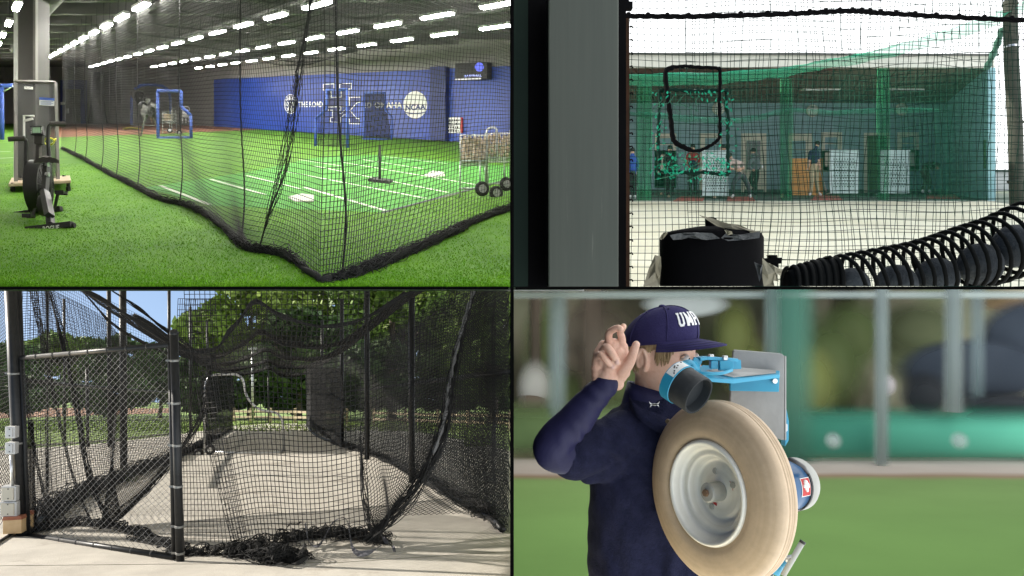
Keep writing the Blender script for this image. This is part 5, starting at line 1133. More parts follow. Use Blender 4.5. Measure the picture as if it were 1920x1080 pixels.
# ---- trees
def tree(px, py, rx, ry, d, n, leaf, label, trunk=True, seed=0, name='tree', ls=.0058, gaps=.30):
    rg = np.random.default_rng(seed); c = np.array(tuple(P(px, py, d))); R3 = np.array([rx / F * d, max(rx, ry) / F * d * .6, ry / F * d])
    gp = B.xy(c[0], d); t = thing(name, label, 'tree' if name == 'tree' else 'bush', gp)
    if trunk:
        b = MB(); tr = R3[2] * .045 + .08; b.tube(smooth_path([gp, V(gp.x + .1, d, (gp.z + c[2]) / 2), V(c[0], d, c[2] + R3[2] * .2)], 8), [tr * (1.3 - .09 * i) for i in range(8)], 8)
        for k in range(6):
            a = k * 1.05; e = V(c[0] + R3[0] * .65 * math.cos(a), d + R3[1] * .6 * math.sin(a), c[2] + R3[2] * (.1 + .1 * (k % 3))); b.tube(smooth_path([V(c[0], d, c[2] - R3[2] * .5), V((c[0] + e.x) / 2, (d + e.y) / 2, c[2] - R3[2] * .15), e], 6), [tr * .5 * (1 - .14 * i) for i in range(6)], 5)
        b.build('trunk', M['bark'], t, smooth=2)
    K = 46; cl = rg.normal(0, 1, (K, 3)); cl /= np.linalg.norm(cl, axis=1, keepdims=True); cl *= rg.uniform(.35, 1, (K, 1)) ** .6
    cs = rg.uniform(.16, .34, K); pick = rg.integers(0, K, n); off = rg.normal(0, 1, (n, 3)); off /= np.linalg.norm(off, axis=1, keepdims=True); off *= rg.uniform(0, 1, (n, 1)) ** .45
    pos = c + (cl[pick] + off * cs[pick][:, None]) * R3
    s = d * ls * rg.uniform(.6, 1.4, (n, 1)); a = rg.normal(0, 1, (n, 3)); a /= np.linalg.norm(a, axis=1, keepdims=True); e = np.cross(a, rg.normal(0, 1, (n, 3))); e /= np.linalg.norm(e, axis=1, keepdims=True)
    v = np.stack([pos - a * s, pos + e * s * .55, pos + a * s, pos - e * s * .55], 1)
    v[..., 0] = np.minimum(v[..., 0], -.0012 * v[..., 1]); o = np_mesh('crown', v.reshape(-1, 3), np.arange(4 * n).reshape(-1, 4), M[leaf], t); o['kind'] = 'stuff'
    return t
tree(470, 615, 125, 100, 70, 9000, 'leaf_a', 'tall light green tree left of centre beyond the lawn of the cage', seed=1)
tree(400, 650, 75, 70, 78, 4000, 'leaf_b', 'smaller mid green tree at the left flank of the tall light green tree', seed=2)
tree(600, 590, 135, 110, 82, 9000, 'leaf_a', 'broad pale green tree behind the centre of the cage', seed=3)
tree(560, 660, 110, 75, 66, 6000, 'leaf_c', 'dark tree below the broad pale tree behind the pole', seed=4)
tree(735, 610, 135, 125, 72, 9000, 'leaf_b', 'large mid green tree behind the right net wall', seed=5)
tree(850, 590, 120, 120, 76, 9000, 'leaf_a', 'tall bright tree behind the gathered net at the right', seed=6)
tree(925, 650, 90, 100, 62, 6000, 'leaf_b', 'mid green tree at the right edge over the rail fence', seed=7)
tree(690, 690, 120, 55, 60, 5000, 'leaf_c', 'dark low tree over the right wind screen', seed=8)
tree(120, 668, 85, 42, 84, 4500, 'leaf_b', 'round tree seen through the gate netting left of the middle post', seed=9)
tree(235, 676, 80, 44, 80, 4500, 'leaf_c', 'dark round tree seen through the gate right of the left tree', seed=10)
tree(20, 690, 70, 48, 76, 4000, 'leaf_c', 'dark tree cut off by the left edge behind the big post', seed=11)
tree(300, 700, 70, 36, 72, 3500, 'leaf_c', 'low dark tree behind the gate post', seed=12)
for x, rx, s_, lab in ((60, 110, 21, 'dark hedge at the far left behind the gate'), (230, 100, 22, 'dark hedge behind the middle of the gate'), (400, 90, 23, 'dark hedge left of the white pole'), (540, 90, 24, 'dark hedge right of the white pole'), (690, 100, 25, 'dark hedge behind the right net wall'), (830, 90, 26, 'dark hedge behind the gathered net'), (920, 70, 27, 'dark hedge at the right edge under the trees')):
    tree(x, 738, rx, 30, 64 + s_ % 5, 5200, 'leaf_c', lab, trunk=False, seed=s_, name='hedge', ls=.005)
# ---- rail fence, pole, brick house glimpse
def rail_fence(pts, label, dd):
    t = thing('rail_fence', label, 'fence', B.at(pts[0][0], pts[0][1]))
    q = [B.xy(bx(x, dd_), dd_) for (x, y), dd_ in zip(pts, dd)]
    for a, c in zip(q[:-1], q[1:]):
        for h in (.40, .78): b = MB(); b.bar(a + V(0, -.05, h + random.uniform(-.02, .02)), c + V(0, -.05, h + random.uniform(-.03, .03)), .06, .15); b.build('rail', M['rail_wood'], t)
    for a in q: b = MB(); b.box(a + V(0, .05, .5), (.16, .16, 1.05)); b.build('post', M['rail_wood'], t)
rail_fence([(438, 760), (470, 760), (507, 760), (553, 760), (600, 760), (650, 760)], 'weathered split rail fence across the lawn behind the cage', [60, 59, 58, 57, 55, 54])
rail_fence([(700, 760), (760, 760), (820, 760), (876, 760), (955, 760)], 'split rail fence beyond the right net wall under the trees', [52, 49, 46, 44, 42])
t = thing('lamp_pole', 'slim pale pole standing on the lawn behind the cage', 'pole', B.at(475, 792))
b = MB(); b.tube([P(474, 790, 56), P(473, 652, 56)], [.09, .07], 8); b.build('shaft', M['steel'], t, smooth=2); b = MB(); b.bar(P(466, 655, 56), P(482, 654, 56), .12, .18); b.build('lamp_head', M['box_grey'], t)
# ---- posts and frame of the cage
def post(px0, y0, px1, y1, d, r, label, name='cage_post', group=None, mat='pipe_black', bands=(), top=True):
    t = thing(name, label, 'post', P(px1, y1, d), group); b = MB(); a = P(px0, max(y0, 541.2), d); b.tube([a, P(px1, y1, d)], r, 12); b.build('shaft', M[mat], t, smooth=2)
    for y in bands:
        c = P(px0 + (px1 - px0) * (y - y0) / (y1 - y0), y, d); mb = MB(); mb.lathe([(r, -.012), (r + .004, -.009), (r + .004, .009), (r, .012)], Matrix.Translation(c), 14); mb.bar(c + V(-r - .045, 0, 0), c + V(-r, 0, 0), .016, .018); mb.build('clamp_band', M['band'], t)
    return t
dL = B.d(1004)
post(21, 541, 43, 1006, dL, .072, 'thick black corner post at the left edge carrying the electric boxes', bands=(700, 830))
post(36, 541, 52, 1000, dL + .06, .028, 'thin black pipe fixed behind the thick corner post')
dR = B.d(1052)
t = post(326, 626, 338, 1052, dR, .040, 'black gate post with silver bands standing alone in the front', name='gate_post', bands=(676, 756, 835, 912, 987, 1037))
b = MB(); b.ball(P(326, 625, dR), .043, 12, 8); b.build('cap', M['pipe_black'], t, smooth=3)
gt = thing('chain_link_gate', 'black pipe gate filled with silver chain link at the left', 'gate', P(190, 1024, (dL + dR) / 2))
gA, gB, gC, gD = P(40, 671, dL - .02), P(319, 646, dR + .03), P(326, 1044, dR + .03), P(54, 1004, dL - .02)
for a, c, r in ((gA, gB, .027), (gD, gC, .030), (gB, gC, .022), (gA, gD, .022)):
    b = MB(); b.tube([a, c], r, 10); b.build('rail' if r > .025 else 'stile', M['pipe_black'], gt, smooth=2)
for k in range(1, 8):
    for a, c in ((gA, gB), (gD, gC)): b = MB(); q = a.lerp(c, k / 8); mm = Matrix.Translation(q) @ (c - a).to_track_quat('Z', 'Y').to_matrix().to_4x4(); b.lathe([(.031, -.012), (.035, 0), (.031, .012)], mm, 10); b.build('tie_band', M['pipe_black'], gt)
A4 = [np.array(tuple(q)) for q in (gD, gC, gB, gA)]
bil = lambda Q, u, w: (Q[0] * (1 - u[..., None]) + Q[1] * u[..., None]) * (1 - w[..., None]) + (Q[3] * (1 - u[..., None]) + Q[2] * u[..., None]) * w[..., None]
o = net('chain_link', lambda u, w: bil(A4, u, w), 24, 29, .0018, M['chain'], gt, mv=30, diag=True)
b = MB(); b.prism([P(52, 792, dL + .1), P(61, 793, dL + .1), P(66, 998, dL + .1), P(55, 998, dL + .1)], (0, .03, 0)); tag(b.build('dark_board', M['windscreen']), 'dark narrow board standing just inside the gate hinge', 'board')
for x, y0, y1, d_, r, lab in ((230, 541, 886, 17.4, .075, 'middle black post of the left net wall seen through the gate'), (204, 541, 838, 27, .07, 'black post further back in the left net wall, left of the middle post'), (317, 541, 760, 40, .08, 'far black post of the left net wall under the clear sky'), (357, 575, 815, 37, .06, 'black post beside the far wind screen on the left'),
                            (388, 600, 800, 48, .05, 'farthest left black post before the trees'), (772, 541, 905, 15.2, .06, 'nearest black post of the right net wall'), (688, 541, 862, 21.2, .075, 'second black post of the right net wall'), (641, 560, 838, 27, .07, 'third black post of the right net wall'), (604, 600, 815, 37, .07, 'black post at the right wind screen'), (503, 690, 793, 55, .05, 'thin black post at the open back of the cage'), (120, 560, 825, 30, .05, 'thin far post left of the drape seen through the gate'), (163, 690, 842, 27, .05, 'short far post beyond the left net wall')):
    post(x, y0, x + (2 if x < 300 else 0), y1, d_, r, lab)
# left and right fence lines
def line_pts(p0, p1, n): a, c = B.at(*p0), B.at(*p1); return [a.lerp(c, i / (n - 1)) for i in range(n)]
Lw = [B.at(52, 1002), B.at(165, 925), B.at(350, 850), B.at(436, 806)]; Rw = [B.at(953, 1000), B.at(840, 930), B.at(710, 860), B.at(595, 820), B.at(574, 797)]
def fence_pipe(path, h, r, nm, par):
    b = MB(); b.tube([V(min(p.x, -.012 * p.y), p.y, B.z(p.y) + h) for p in smooth_path(path, 24)], r, 8); b.build(nm, M['pipe_black'], par, smooth=2)
rf = thing('chain_link_fence', 'long black chain link fence with heavy top rail along the right', 'fence', Rw[1])
fence_pipe(Rw, .05, .045, 'bottom_rail', rf)
b = MB(); b.tube([P(957, 697, 9.4), P(868, 707.5, 12.5), P(760, 721, 19), P(640, 736, 34)], .034, 8); b.build('top_rail', M['pipe_black'], rf, smooth=2)
def wallfn(path, h0, top_y=541.5, hmax=None, bulge=0.0):
    def f(u, w):
        p = lerp_path(path, u); zb = (-B.H + B.k * p[..., 1]) + h0
        zt = (540 - top_y) / F * p[..., 1] if hmax is None else zb + hmax
        p[..., 2] = zb + (zt - zb) * w; p[..., 0] += bulge * np.sin(u * 15) * w * (1 - w); p[..., 0] = np.minimum(p[..., 0], -.0015 * p[..., 1]); p[..., 2] = np.minimum(p[..., 2], -.003); return p
    return f
SR, SL = smooth_path(Rw, 60), smooth_path(Lw, 60)
o = net('chain_link', wallfn(SR, .06, 0, 1.95), 120, 26, .0035, M['net_black'], rf, mv=14, diag=True)
lf = thing('chain_link_fence', 'black chain link fence receding along the left behind the gate', 'fence', Lw[1])
fence_pipe(Lw, .06, .06, 'bottom_rail', lf)
b = MB(); b.tube([P(40, 712, 15), P(132, 722, 19), P(330, 738, 40)], .045, 8); b.build('top_rail', M['pipe_black'], lf, smooth=2)
net('chain_link', wallfn([B.at(-60, 960), B.at(60, 905), B.at(330, 826)], .05, 0, 2.0), 60, 20, .003, M['net_black'], lf, mv=12, diag=True)
for y0, y1, lab in ((735, 822, 'outer fence post standing in the grass at the right edge'),):
    post(833, y0, 833, y1, 33, .07, lab)
post(957 - 30, 725, 957 - 30, 838, 27, .05, 'outer fence post nearest the right edge')
# ---- nets of the cage
cg = thing('outdoor_cage_net', 'sagging black netting of the outdoor batting cage with bundled edges', 'batting cage', B.px(500, 9))
net('side_net', wallfn(SR, .02, 0, 3.3, bulge=.25), 190, 78, .0042, M['net_black'], cg, mu=120, mv=16)
net('side_net', wallfn([p + V(.15, .1, 0) for p in SR[6:]], .02, 0, 3.3, bulge=.4), 150, 60, .0045, M['net_black'], cg, mu=90, mv=12)
net('side_net', wallfn([p + V(.3, .1, 0) for p in SR[4:]], .02, 0, 3.3, bulge=.3), 120, 70, .005, M['net_black'], cg, mu=80, mv=12, diag=True)
net('side_net', wallfn(SL[:36], .02, 0, 3.4, bulge=.3), 80, 64, .0032, M['net_black'], cg, mu=90, mv=16)
def arcs(stations):
    out = []
    for (d, pts) in stations: out.append(smooth_path([P(x, max(y, 541.3), d) for x, y in pts], 60))
    return out
ST = [(10.5, [(150, 541), (240, 590), (330, 650), (400, 655), (440, 610), (478, 566), (520, 588), (600, 612), (680, 598), (760, 552), (800, 541)]),
      (15, [(250, 590), (330, 640), (372, 668), (420, 665), (460, 642), (490, 622), (520, 640), (580, 652), (640, 640), (700, 600), (760, 548)]),
      (21, [(330, 650), (372, 668), (405, 682), (440, 680), (470, 668), (497, 656), (525, 668), (570, 675), (610, 668), (650, 648), (700, 610)]),
      (29, [(360, 665), (385, 680), (420, 692), (450, 692), (480, 684), (502, 676), (520, 686), (555, 690), (585, 684), (615, 668), (650, 650)]),
      (40, [(385, 682), (400, 690), (430, 699), (460, 702), (485, 696), (504, 690), (520, 700), (545, 705), (570, 700), (590, 686), (612, 672)])]
AR = arcs(ST)
for i, q in enumerate(AR):
    d_ = ST[i][0]; b = MB(); b.tube([V(p.x, p.y + .04 * math.sin(k * .8), min(p.z, -.006 * 1) if p.z > -.01 else p.z) for k, p in enumerate(q)], [(.030 + .010 * math.sin(k * .9)) * (d_ / 12) ** .75 for k in range(60)], 6); b.build('bundled_seam', M['net_black'], cg, smooth=2)
def roof(i, nu, nv, r, **k):
    A, C_ = np.array([tuple(p) for p in AR[i]]), np.array([tuple(p) for p in AR[i + 1]])
    def f(u, w):
        a = lerp_path(A, u); c = lerp_path(C_, u); p = a * (1 - w[..., None]) + c * w[..., None]; p[..., 2] += -.12 * np.sin(w * 3.1416) * (1 + .4 * np.sin(u * 17)); p[..., 2] = np.minimum(p[..., 2], -.004); return p
    return net('roof_net', f, nu, nv, r, M['net_black'], cg, **k)
roof(0, 90, 34, .0045, mu=60, mv=20); roof(1, 80, 26, .006, mu=50, mv=16); roof(2, 70, 22, .008, mu=40, mv=14); roof(3, 60, 16, .011, mu=40, mv=12)
# front curtain
def front(u, w):
    # u across from the gate post to the right bundle, w from the ground up
    e = (1 - u) ** 2.2; pxb = 345 + 350 * u + 95 * e * (1 - w) ** 1.4 - 10 * np.sin(w * 3) * u; base = 1036 - 6 * np.sin(u * 7) - 30 * u
    y = base + (541.5 - base) * w; d = 8.15 + .25 * w + .12 * np.sin(u * 19 + w * 3) * (1 - w) + .06 * np.sin(u * 41) - 1.0 * np.clip(.05 - w, 0, 1)
    y = y + 7 * np.sin(u * 9 + 1) * (w * (1 - w)) * 2
    return np.stack([(pxb - 960) / F * d, d, (540 - y) / F * d], -1)
net('front_net', front, 37, 50, .0042, M['net_black'], cg, mu=60, mv=60)
def front_left(u, w):
    pxb = 335 + 70 * u + 60 * (1 - w) ** 2 * u + 4 * np.sin(w * 6); y = 1030 + (560 - 1030) * w; d = 8.6 + .3 * u + .1 * np.sin(w * 9 + u * 5)
    return np.stack([(pxb - 960) / F * d, d, (540 - y) / F * d], -1)
net('front_net', front_left, 18, 46, .0036, M['net_black'], cg, mu=24, mv=60)
Acur = smooth_path([P(892, 541.5, 10.6), P(874, 600, 10.4), P(858, 660, 10.2), P(846, 720, 9.9), P(838, 780, 9.6), P(815, 850, 9.2), P(775, 920, 8.8), P(730, 975, 8.5), P(695, 1010, 8.3)], 70)
Bcur = smooth_path([P(700, 560, 11.5), P(690, 640, 11), P(682, 720, 10.4), P(677, 800, 9.8), P(678, 870, 9.3), P(684, 930, 8.9), P(694, 980, 8.55), P(698, 1005, 8.4), P(700, 1012, 8.3)], 70)
An, Bn = np.array([tuple(p) for p in Acur]), np.array([tuple(p) for p in Bcur])
def curtain(u, w):
    a = lerp_path(An, 1 - w); c = lerp_path(Bn, 1 - w); p = c * (1 - u[..., None]) + a * u[..., None]; p[..., 1] += .35 * np.sin(u * 10) * (.3 + w); p[..., 0] += .03 * np.sin(w * 20 + u * 9); return p
net('side_curtain', curtain, 34, 74, .0042, M['net_black'], cg, mu=44, mv=70)
def bundle(cur, n, sp, r, seed, z=0):
    rg = np.random.default_rng(seed); L = []
    A = np.array([tuple(p) for p in cur])
    for k in range(n):
        ph = rg.random(4) * 6.28; t = np.linspace(0, 1, 70); s = sp * (.5 + .8 * t) * rg.uniform(.2, 1) * np.minimum(1, .12 + t * 4)
        p = A.copy(); p[:, 0] += s * np.sin(ph[0] + t * rg.uniform(6, 14)); p[:, 1] += s * np.cos(ph[1] + t * rg.uniform(6, 14)); p[:, 2] = np.minimum(p[:, 2], -.003); L.append(p)
    v, q = np_tubes(np.array(L), r); o = np_mesh('gathered_net', v, q, M['net_black'], cg); o['kind'] = 'stuff'
bundle(Acur, 30, .10, .0055, 1); bundle(Bcur[28:] + [Bcur[-1]] * 28, 9, .07, .006, 2)
M['bundle_edge'] = pmat('lit_edge_paint', (0.10, 0.10, 0.10), (0.16, 0.16, 0.16), 30, .8)  # paler grey painted on the net roll to make its edge look lit
b = MB(); b.tube([p + V(-.02, -.05, 0) for p in Acur[:44]], [.022 + .008 * math.sin(k * 1.7) for k in range(44)], 6); b.build('bundled_edge', M['bundle_edge'], cg, smooth=2)
Dr = [smooth_path([P(90, 541.5, 10.5), P(112, 620, 10.4), P(130, 700, 10.3), P(150, 800, 10.1), P(172, 900, 9.9), P(204, 985, 9.7)], 70),
      smooth_path([P(150, 541.5, 11.5), P(205, 600, 12), P(262, 640, 13), P(330, 668, 15)], 70), smooth_path([P(205, 541.5, 11), P(262, 580, 11.3), P(330, 632, 12), P(372, 668, 13)], 70), smooth_path([P(398, 668, 14), P(372, 790, 12), P(300, 890, 10.8), P(215, 975, 9.8)], 70)]
for k, q in enumerate(Dr): bundle(q, 12, .045 if k != 3 else .08, .0065, 10 + k)
D0, D3 = np.array([tuple(p) for p in Dr[0]]), np.array([tuple(p) for p in Dr[3]])
net('side_curtain', lambda u, w: lerp_path(D0, 1 - w) * (1 - u[..., None]) + lerp_path(D3, 1 - w) * u[..., None] + np.stack([0 * u, .3 * np.sin(u * 9), -.25 * np.sin(u * 3.14) * w], -1), 66, 110, .0038, M['net_black'], cg, mu=40, mv=40)
D1 = np.array([tuple(p) for p in [P(36, 541.5, 9.6), P(40, 700, 9.6), P(48, 850, 9.6), P(60, 985, 9.6)]])
net('side_curtain', lambda u, w: lerp_path(D1, 1 - w) * (1 - u[..., None]) + lerp_path(D0, 1 - w) * u[..., None] + np.stack([0 * u, .15 * np.sin(u * 12 + w * 4), 0 * u], -1), 30, 100, .0036, M['net_black'], cg, mu=30, mv=40)
DM = np.array([tuple(p) for p in [P(-30, 541.5, 9.9), P(-24, 700, 9.9), P(-12, 985, 9.9)]])
net('side_curtain', lambda u, w: lerp_path(DM, 1 - w) * (1 - u[..., None]) + lerp_path(D1, 1 - w) * u[..., None], 12, 60, .0040, M['net_black'], cg, mu=12, mv=20, diag=True)
RX = np.array([tuple(p) for p in [P(955, 541.6, 11), P(955, 700, 11), P(955, 960, 11)]])
net('side_curtain', lambda u, w: lerp_path(An[:60], 1 - w) * (1 - u[..., None]) + lerp_path(RX, 1 - w) * u[..., None], 22, 70, .0035, M['net_black'], cg, mu=24, mv=40, diag=True)
# heaps of net on the concrete
def bpath(pts): return smooth_path([B.at(x, y) for x, y in pts], 60)
h1, h2, h3 = bpath([(325, 1040), (400, 1040), (455, 1036), (500, 1048), (555, 1052)]), bpath([(500, 1030), (560, 1012), (620, 1006), (680, 1010), (720, 1020)]), bpath([(60, 1000), (130, 985), (220, 990), (300, 1020), (340, 1040)])
def crumple(path, wid, hgt, nu, nv, r, seed, folds=3.0):
    rg = np.random.default_rng(seed); ph = rg.random(12) * 6.28; A = np.array([tuple(p) for p in path])
    def f(u, w):
        p = lerp_path(A, u); t = w * folds * 2; tri = np.abs((t % 2) - 1) * 2 - 1
        a = wid * (.75 + .25 * np.sin(9 * u + ph[0])); off = tri * a * (.55 + .3 * np.sin(13 * u + ph[1] + 3 * w)) + .25 * wid * np.sin(23 * u + ph[2] + 7 * w)
        p[..., 0] += .35 * wid * np.sin(17 * u + ph[3] + 9 * w) + .12 * wid * np.sin(61 * u + ph[4]); p[..., 1] += off * 1.5
        h = hgt * (.15 + .55 * w + .28 * np.sin(15 * u + ph[5] + 5 * w) + .20 * np.sin(37 * u + ph[6] - 11 * w) + .12 * np.sin(71 * u + ph[7] + 17 * w)) * (1 - .6 * np.abs(tri) ** 3)
        p[..., 2] = (-B.H + B.k * p[..., 1]) + np.maximum(h, .004) + r; return p
    return net('slack_net', f, nu, nv, r, M['net_black'], cg, mu=nu * 2, mv=nv * 3)
crumple(h1, .13, .10, 70, 26, .0038, 31); crumple(h1[26:], .22, .15, 70, 40, .0038, 32, 4.0); crumple(h2, .18, .13, 70, 30, .0038, 33, 3.5); crumple(h3, .20, .09, 80, 30, .0038, 34, 3.0)
heap(h1[28:], .15, .10, 120, .0036, 22, parent=cg, G=B); heap(h2, .13, .10, 90, .0036, 23, parent=cg, G=B)
heap(SR[:40], .10, .18, 260, .007, 25, parent=cg, G=B); heap(SL[:50], .14, .22, 320, .008, 26, parent=cg, G=B)
def strap(pts, w, name, label, mat='strap_grey'):
    q = smooth_path(pts, 40); b = MB(); L, R_ = [], []
    for k, p in enumerate(q):
        tw = .5 * math.sin(k * .35); L.append(p + V(0, -math.cos(tw) * w * .5, math.sin(tw) * w * .5 + w * .3)); R_.append(p + V(0, math.cos(tw) * w * .5, -math.sin(tw) * w * .5 + w * .3))
    b.sheet([L, R_]); b.sheet([[p + V(0, .003, .004) for p in R_], [p + V(0, .003, .004) for p in L]]); tag(b.build(name, M[mat], recalc=False, smooth=3), label, 'strap')
strap([B.at(455, 1035, .01), B.at(500, 1052, .01), B.at(530, 1064, .015), B.at(560, 1063, .02), B.at(585, 1050, .03)], .07, 'net_hem', 'black hem strap curling round the front heap of net', 'net_black')
strap([B.at(572, 1012, .16), B.at(580, 1030, .05), B.at(600, 1032, .04), B.at(625, 1010, .16), B.at(650, 1008, .18), B.at(662, 1040, .03), B.at(690, 1047, .03), B.at(715, 1036, .05)], .075, 'webbing_strap', 'grey webbing strap looping over the heaped net in front')
strap([B.at(712, 1020, .10), B.at(722, 1028, .06), B.at(735, 1034, .03), B.at(742, 1041, .01)], .07, 'webbing_tail', 'short frayed grey strap end pointing right on the concrete')
strap([B.at(527, 1036, .12), B.at(540, 1024, .2), B.at(556, 1020, .2), B.at(566, 1012, .18)], .05, 'webbing_strap', 'dark folded strap on top of the front heap of net', 'windscreen')
# wind screens
def screen(p0, p1, ytop0, ytop1, label):
    a, c = B.at(*p0), B.at(*p1); b = MB(); g_ = []
    for j in range(7):
        row = []
        for i in range(13):
            t = i / 12; p = a.lerp(c, t); zt = (540 - (ytop0 + (ytop1 - ytop0) * t)) / F * p.y; row.append(V(p.x + .05 * math.sin(i * 1.4 + j), p.y, p.z + .1 + (zt - p.z - .1) * j / 6))
        g_.append(row)
    b.sheet(g_); b.sheet([[p + V(.03, .03, 0) for p in r] for r in g_][::-1]); tag(b.build('wind_screen', M['windscreen'], smooth=3, recalc=False), label, 'wind screen')
screen((378, 848), (437, 806), 706, 702, 'black wind screen panel hanging on the left side behind the stepped pipe screen')
screen((574, 797), (641, 846), 690, 690, 'black wind screen panel hanging on the right side of the cage')
# stepped pipe screen with wheels
pipes = fillet([P(383, 850, 23.6), P(385, 703, 23.6), P(455, 701, 23.8), P(461, 744, 23.9), P(482, 768, 24), P(529, 775, 24.2), P(532, 848, 24.4)], .35)
ls = thing('stepped_pipe_screen', 'grey stepped pipe pitching screen with two small wheels inside the outdoor cage', 'pitching screen', P(385, 850, 23.6))
b = MB(); b.tube(pipes, .034, 8); b.build('pipe_frame', M['steel'], ls, smooth=2); b = MB(); b.tube(fillet([P(383, 846, 23.6), P(440, 849, 23.2), P(522, 849, 23.4), P(532, 845, 24.4)], .3), .03, 8); b.build('base_pipe', M['steel'], ls, smooth=2)
q4 = [np.array(tuple(p)) for p in (P(385, 846, 23.65), P(530, 846, 24.3), P(461, 702, 23.9), P(386, 704, 23.65))]
def lnet(u, w):
    p = bil(q4, u, w); px = p[..., 0] / p[..., 1] * F + 960; py = 540 - p[..., 2] / p[..., 1] * F
    return p
net('net', lnet, 20, 26, .0028, M['net_black'], ls, mu=3, mv=3)
for x, y in ((372, 851), (394, 843)):
    mm = Matrix.Translation(P(x, y, 23.0)) @ Matrix.Rotation(math.radians(20), 4, 'Z') @ Matrix.Rotation(math.radians(90), 4, 'X'); b = MB(); b.lathe([(.07, -.05), (.125, -.055), (.145, -.03), (.145, .03), (.125, .055), (.07, .05)], mm, 20); w_ = b.build('wheel', M['rubber'], ls, smooth=1)
    b = MB(); b.lathe([(0, -.05), (.075, -.05), (.075, .05), (0, .05)], mm, 14); b.build('hub', M['white'], w_)
# electric boxes
db = dL - .13
def ebox(x0, x1, y0, y1, mat, label, name='electric_box', face='box_grey'):
    t = thing(name, label, 'electric box', P((x0 + x1) / 2, y1, db)); b = MB(); b.prism([P(x0, y1, db), P(x1, y1, db), P(x1, y0, db), P(x0, y0, db)], (0, .10, 0)); b.build('case', M[mat], t, bevel=.008)
    b = MB(); b.prism([P(x0 + 2.2, y1 - 2.5, db - .001), P(x1 - 4, y1 - 2.5, db - .001), P(x1 - 4, y0 + 2.5, db - .001), P(x0 + 2.2, y0 + 2.5, db - .001)], (0, -.012, 0)); b.build('cover', M[face], t, bevel=.004)
    b = MB()
    for yy in (y0 + 5, y1 - 5): b.box(P((x0 + x1) / 2 - 1, yy, db - .014), (.012, .004, .012))
    b.build('screw', M['pipe_black'], t)
ebox(9, 28, 800, 822, 'box_grey', 'upper grey electric box with a switch on the corner post'); ebox(9, 28, 830, 852, 'box_grey', 'grey electric box just above the conduit on the corner post')
ebox(2, 30, 912, 940, 'box_grey', 'electric box with a clear bubble cover, upper of two above the wood block', face='box_clear'); ebox(0, 31, 941, 969, 'box_grey', 'electric box with a clear cover resting just over the wood block', face='box_clear')
b = MB(); b.tube([P(21, 850, db + .03), P(23, 914, db + .03)], .018, 8); tag(b.build('conduit', M['steel'], smooth=2), 'grey conduit joining the electric boxes on the corner post', 'conduit')
wb = thing('wood_block', 'short pine block with a reddish top wedged at the foot of the corner post', 'block', P(22, 1003, db)); b = MB(); b.prism([P(5, 1002, db), P(40, 1000, db), P(40, 974, db), P(5, 976, db)], (0, .25, 0)); b.build('block', M['block_wood'], wb, bevel=.006)
b = MB(); b.prism([P(4, 976, db - .01), P(41, 974, db - .01), P(39, 968, db - .01), P(6, 969, db - .01)], (0, .26, 0)); b.build('top_board', M['block_red'], wb)
b = MB(); b.tube([B.at(-20, 1030, .015), B.at(8, 1012, .015), B.at(30, 998, .02), B.at(44, 1000, .02)], .018, 6); tag(b.build('ground_cable', M['rubber'], smooth=2), 'black cable lying on the concrete at the foot of the corner post', 'cable')
# ================================================================ BOTTOM RIGHT BAY: boy behind a pitching machine
G4 = Gnd(.83, 700)
M['s_grass'] = pmat('outfield_grass', (0.11, 0.27, 0.055), (0.14, 0.31, 0.07), .8, 0.95, detail=2, spec=.05)
M['s_path'] = pmat('warning_track', (0.34, 0.29, 0.25), (0.40, 0.35, 0.30), .8, 0.95, detail=2)
M['s_far'] = pmat('far_bank', (0.10, 0.15, 0.06), (0.14, 0.17, 0.08), .6, .95, detail=1)
M['s_dirt'] = pmat('track_dirt', (0.20, 0.13, 0.085), (0.26, 0.18, 0.12), 1, .95, detail=2)
# one ground whose grass, track and bank run softly into each other
gm = bpy.data.materials.new('field_ground'); gm.use_nodes = True; n_, l_ = gm.node_tree.nodes, gm.node_tree.links; bs = n_['Principled BSDF']; bs.inputs['Roughness'].default_value = .95; bs.inputs['Specular IOR Level'].default_value = .05
tc = n_.new('ShaderNodeTexCoord'); sp_ = n_.new('ShaderNodeSeparateXYZ'); l_.new(tc.outputs['Object'], sp_.inputs[0])
nz = n_.new('ShaderNodeTexNoise'); nz.inputs['Scale'].default_value = .9; nz.inputs['Detail'].default_value = 2; l_.new(tc.outputs['Object'], nz.inputs['Vector'])
ad = n_.new('ShaderNodeMath'); ad.operation = 'MULTIPLY_ADD'; ad.inputs[1].default_value = .35; l_.new(nz.outputs[0], ad.inputs[0]); l_.new(sp_.outputs[1], ad.inputs[2])
mr_ = n_.new('ShaderNodeMapRange'); mr_.inputs[1].default_value = 3.0; mr_.inputs[2].default_value = 10.6; l_.new(ad.outputs[0], mr_.inputs[0])
rp = n_.new('ShaderNodeValToRGB'); l_.new(mr_.outputs[0], rp.inputs[0]); el = rp.color_ramp.elements
stops = [(0.0, (.130, .235, .062)), (.20, (.145, .25, .072)), (.44, (.155, .24, .08)), (.475, (.24, .17, .11)), (.51, (.40, .34, .29)), (.63, (.44, .39, .34)), (.68, (.22, .21, .13)), (1.0, (.10, .15, .06))]
el[0].position, el[0].color = stops[0][0], col(stops[0][1]); el[1].position, el[1].color = stops[-1][0], col(stops[-1][1])
for p_, c_ in stops[1:-1]: e_ = el.new(p_); e_.color = col(c_)
nz2 = n_.new('ShaderNodeTexNoise'); nz2.inputs['Scale'].default_value = 1.4; nz2.inputs['Detail'].default_value = 3; l_.new(tc.outputs['Object'], nz2.inputs['Vector'])
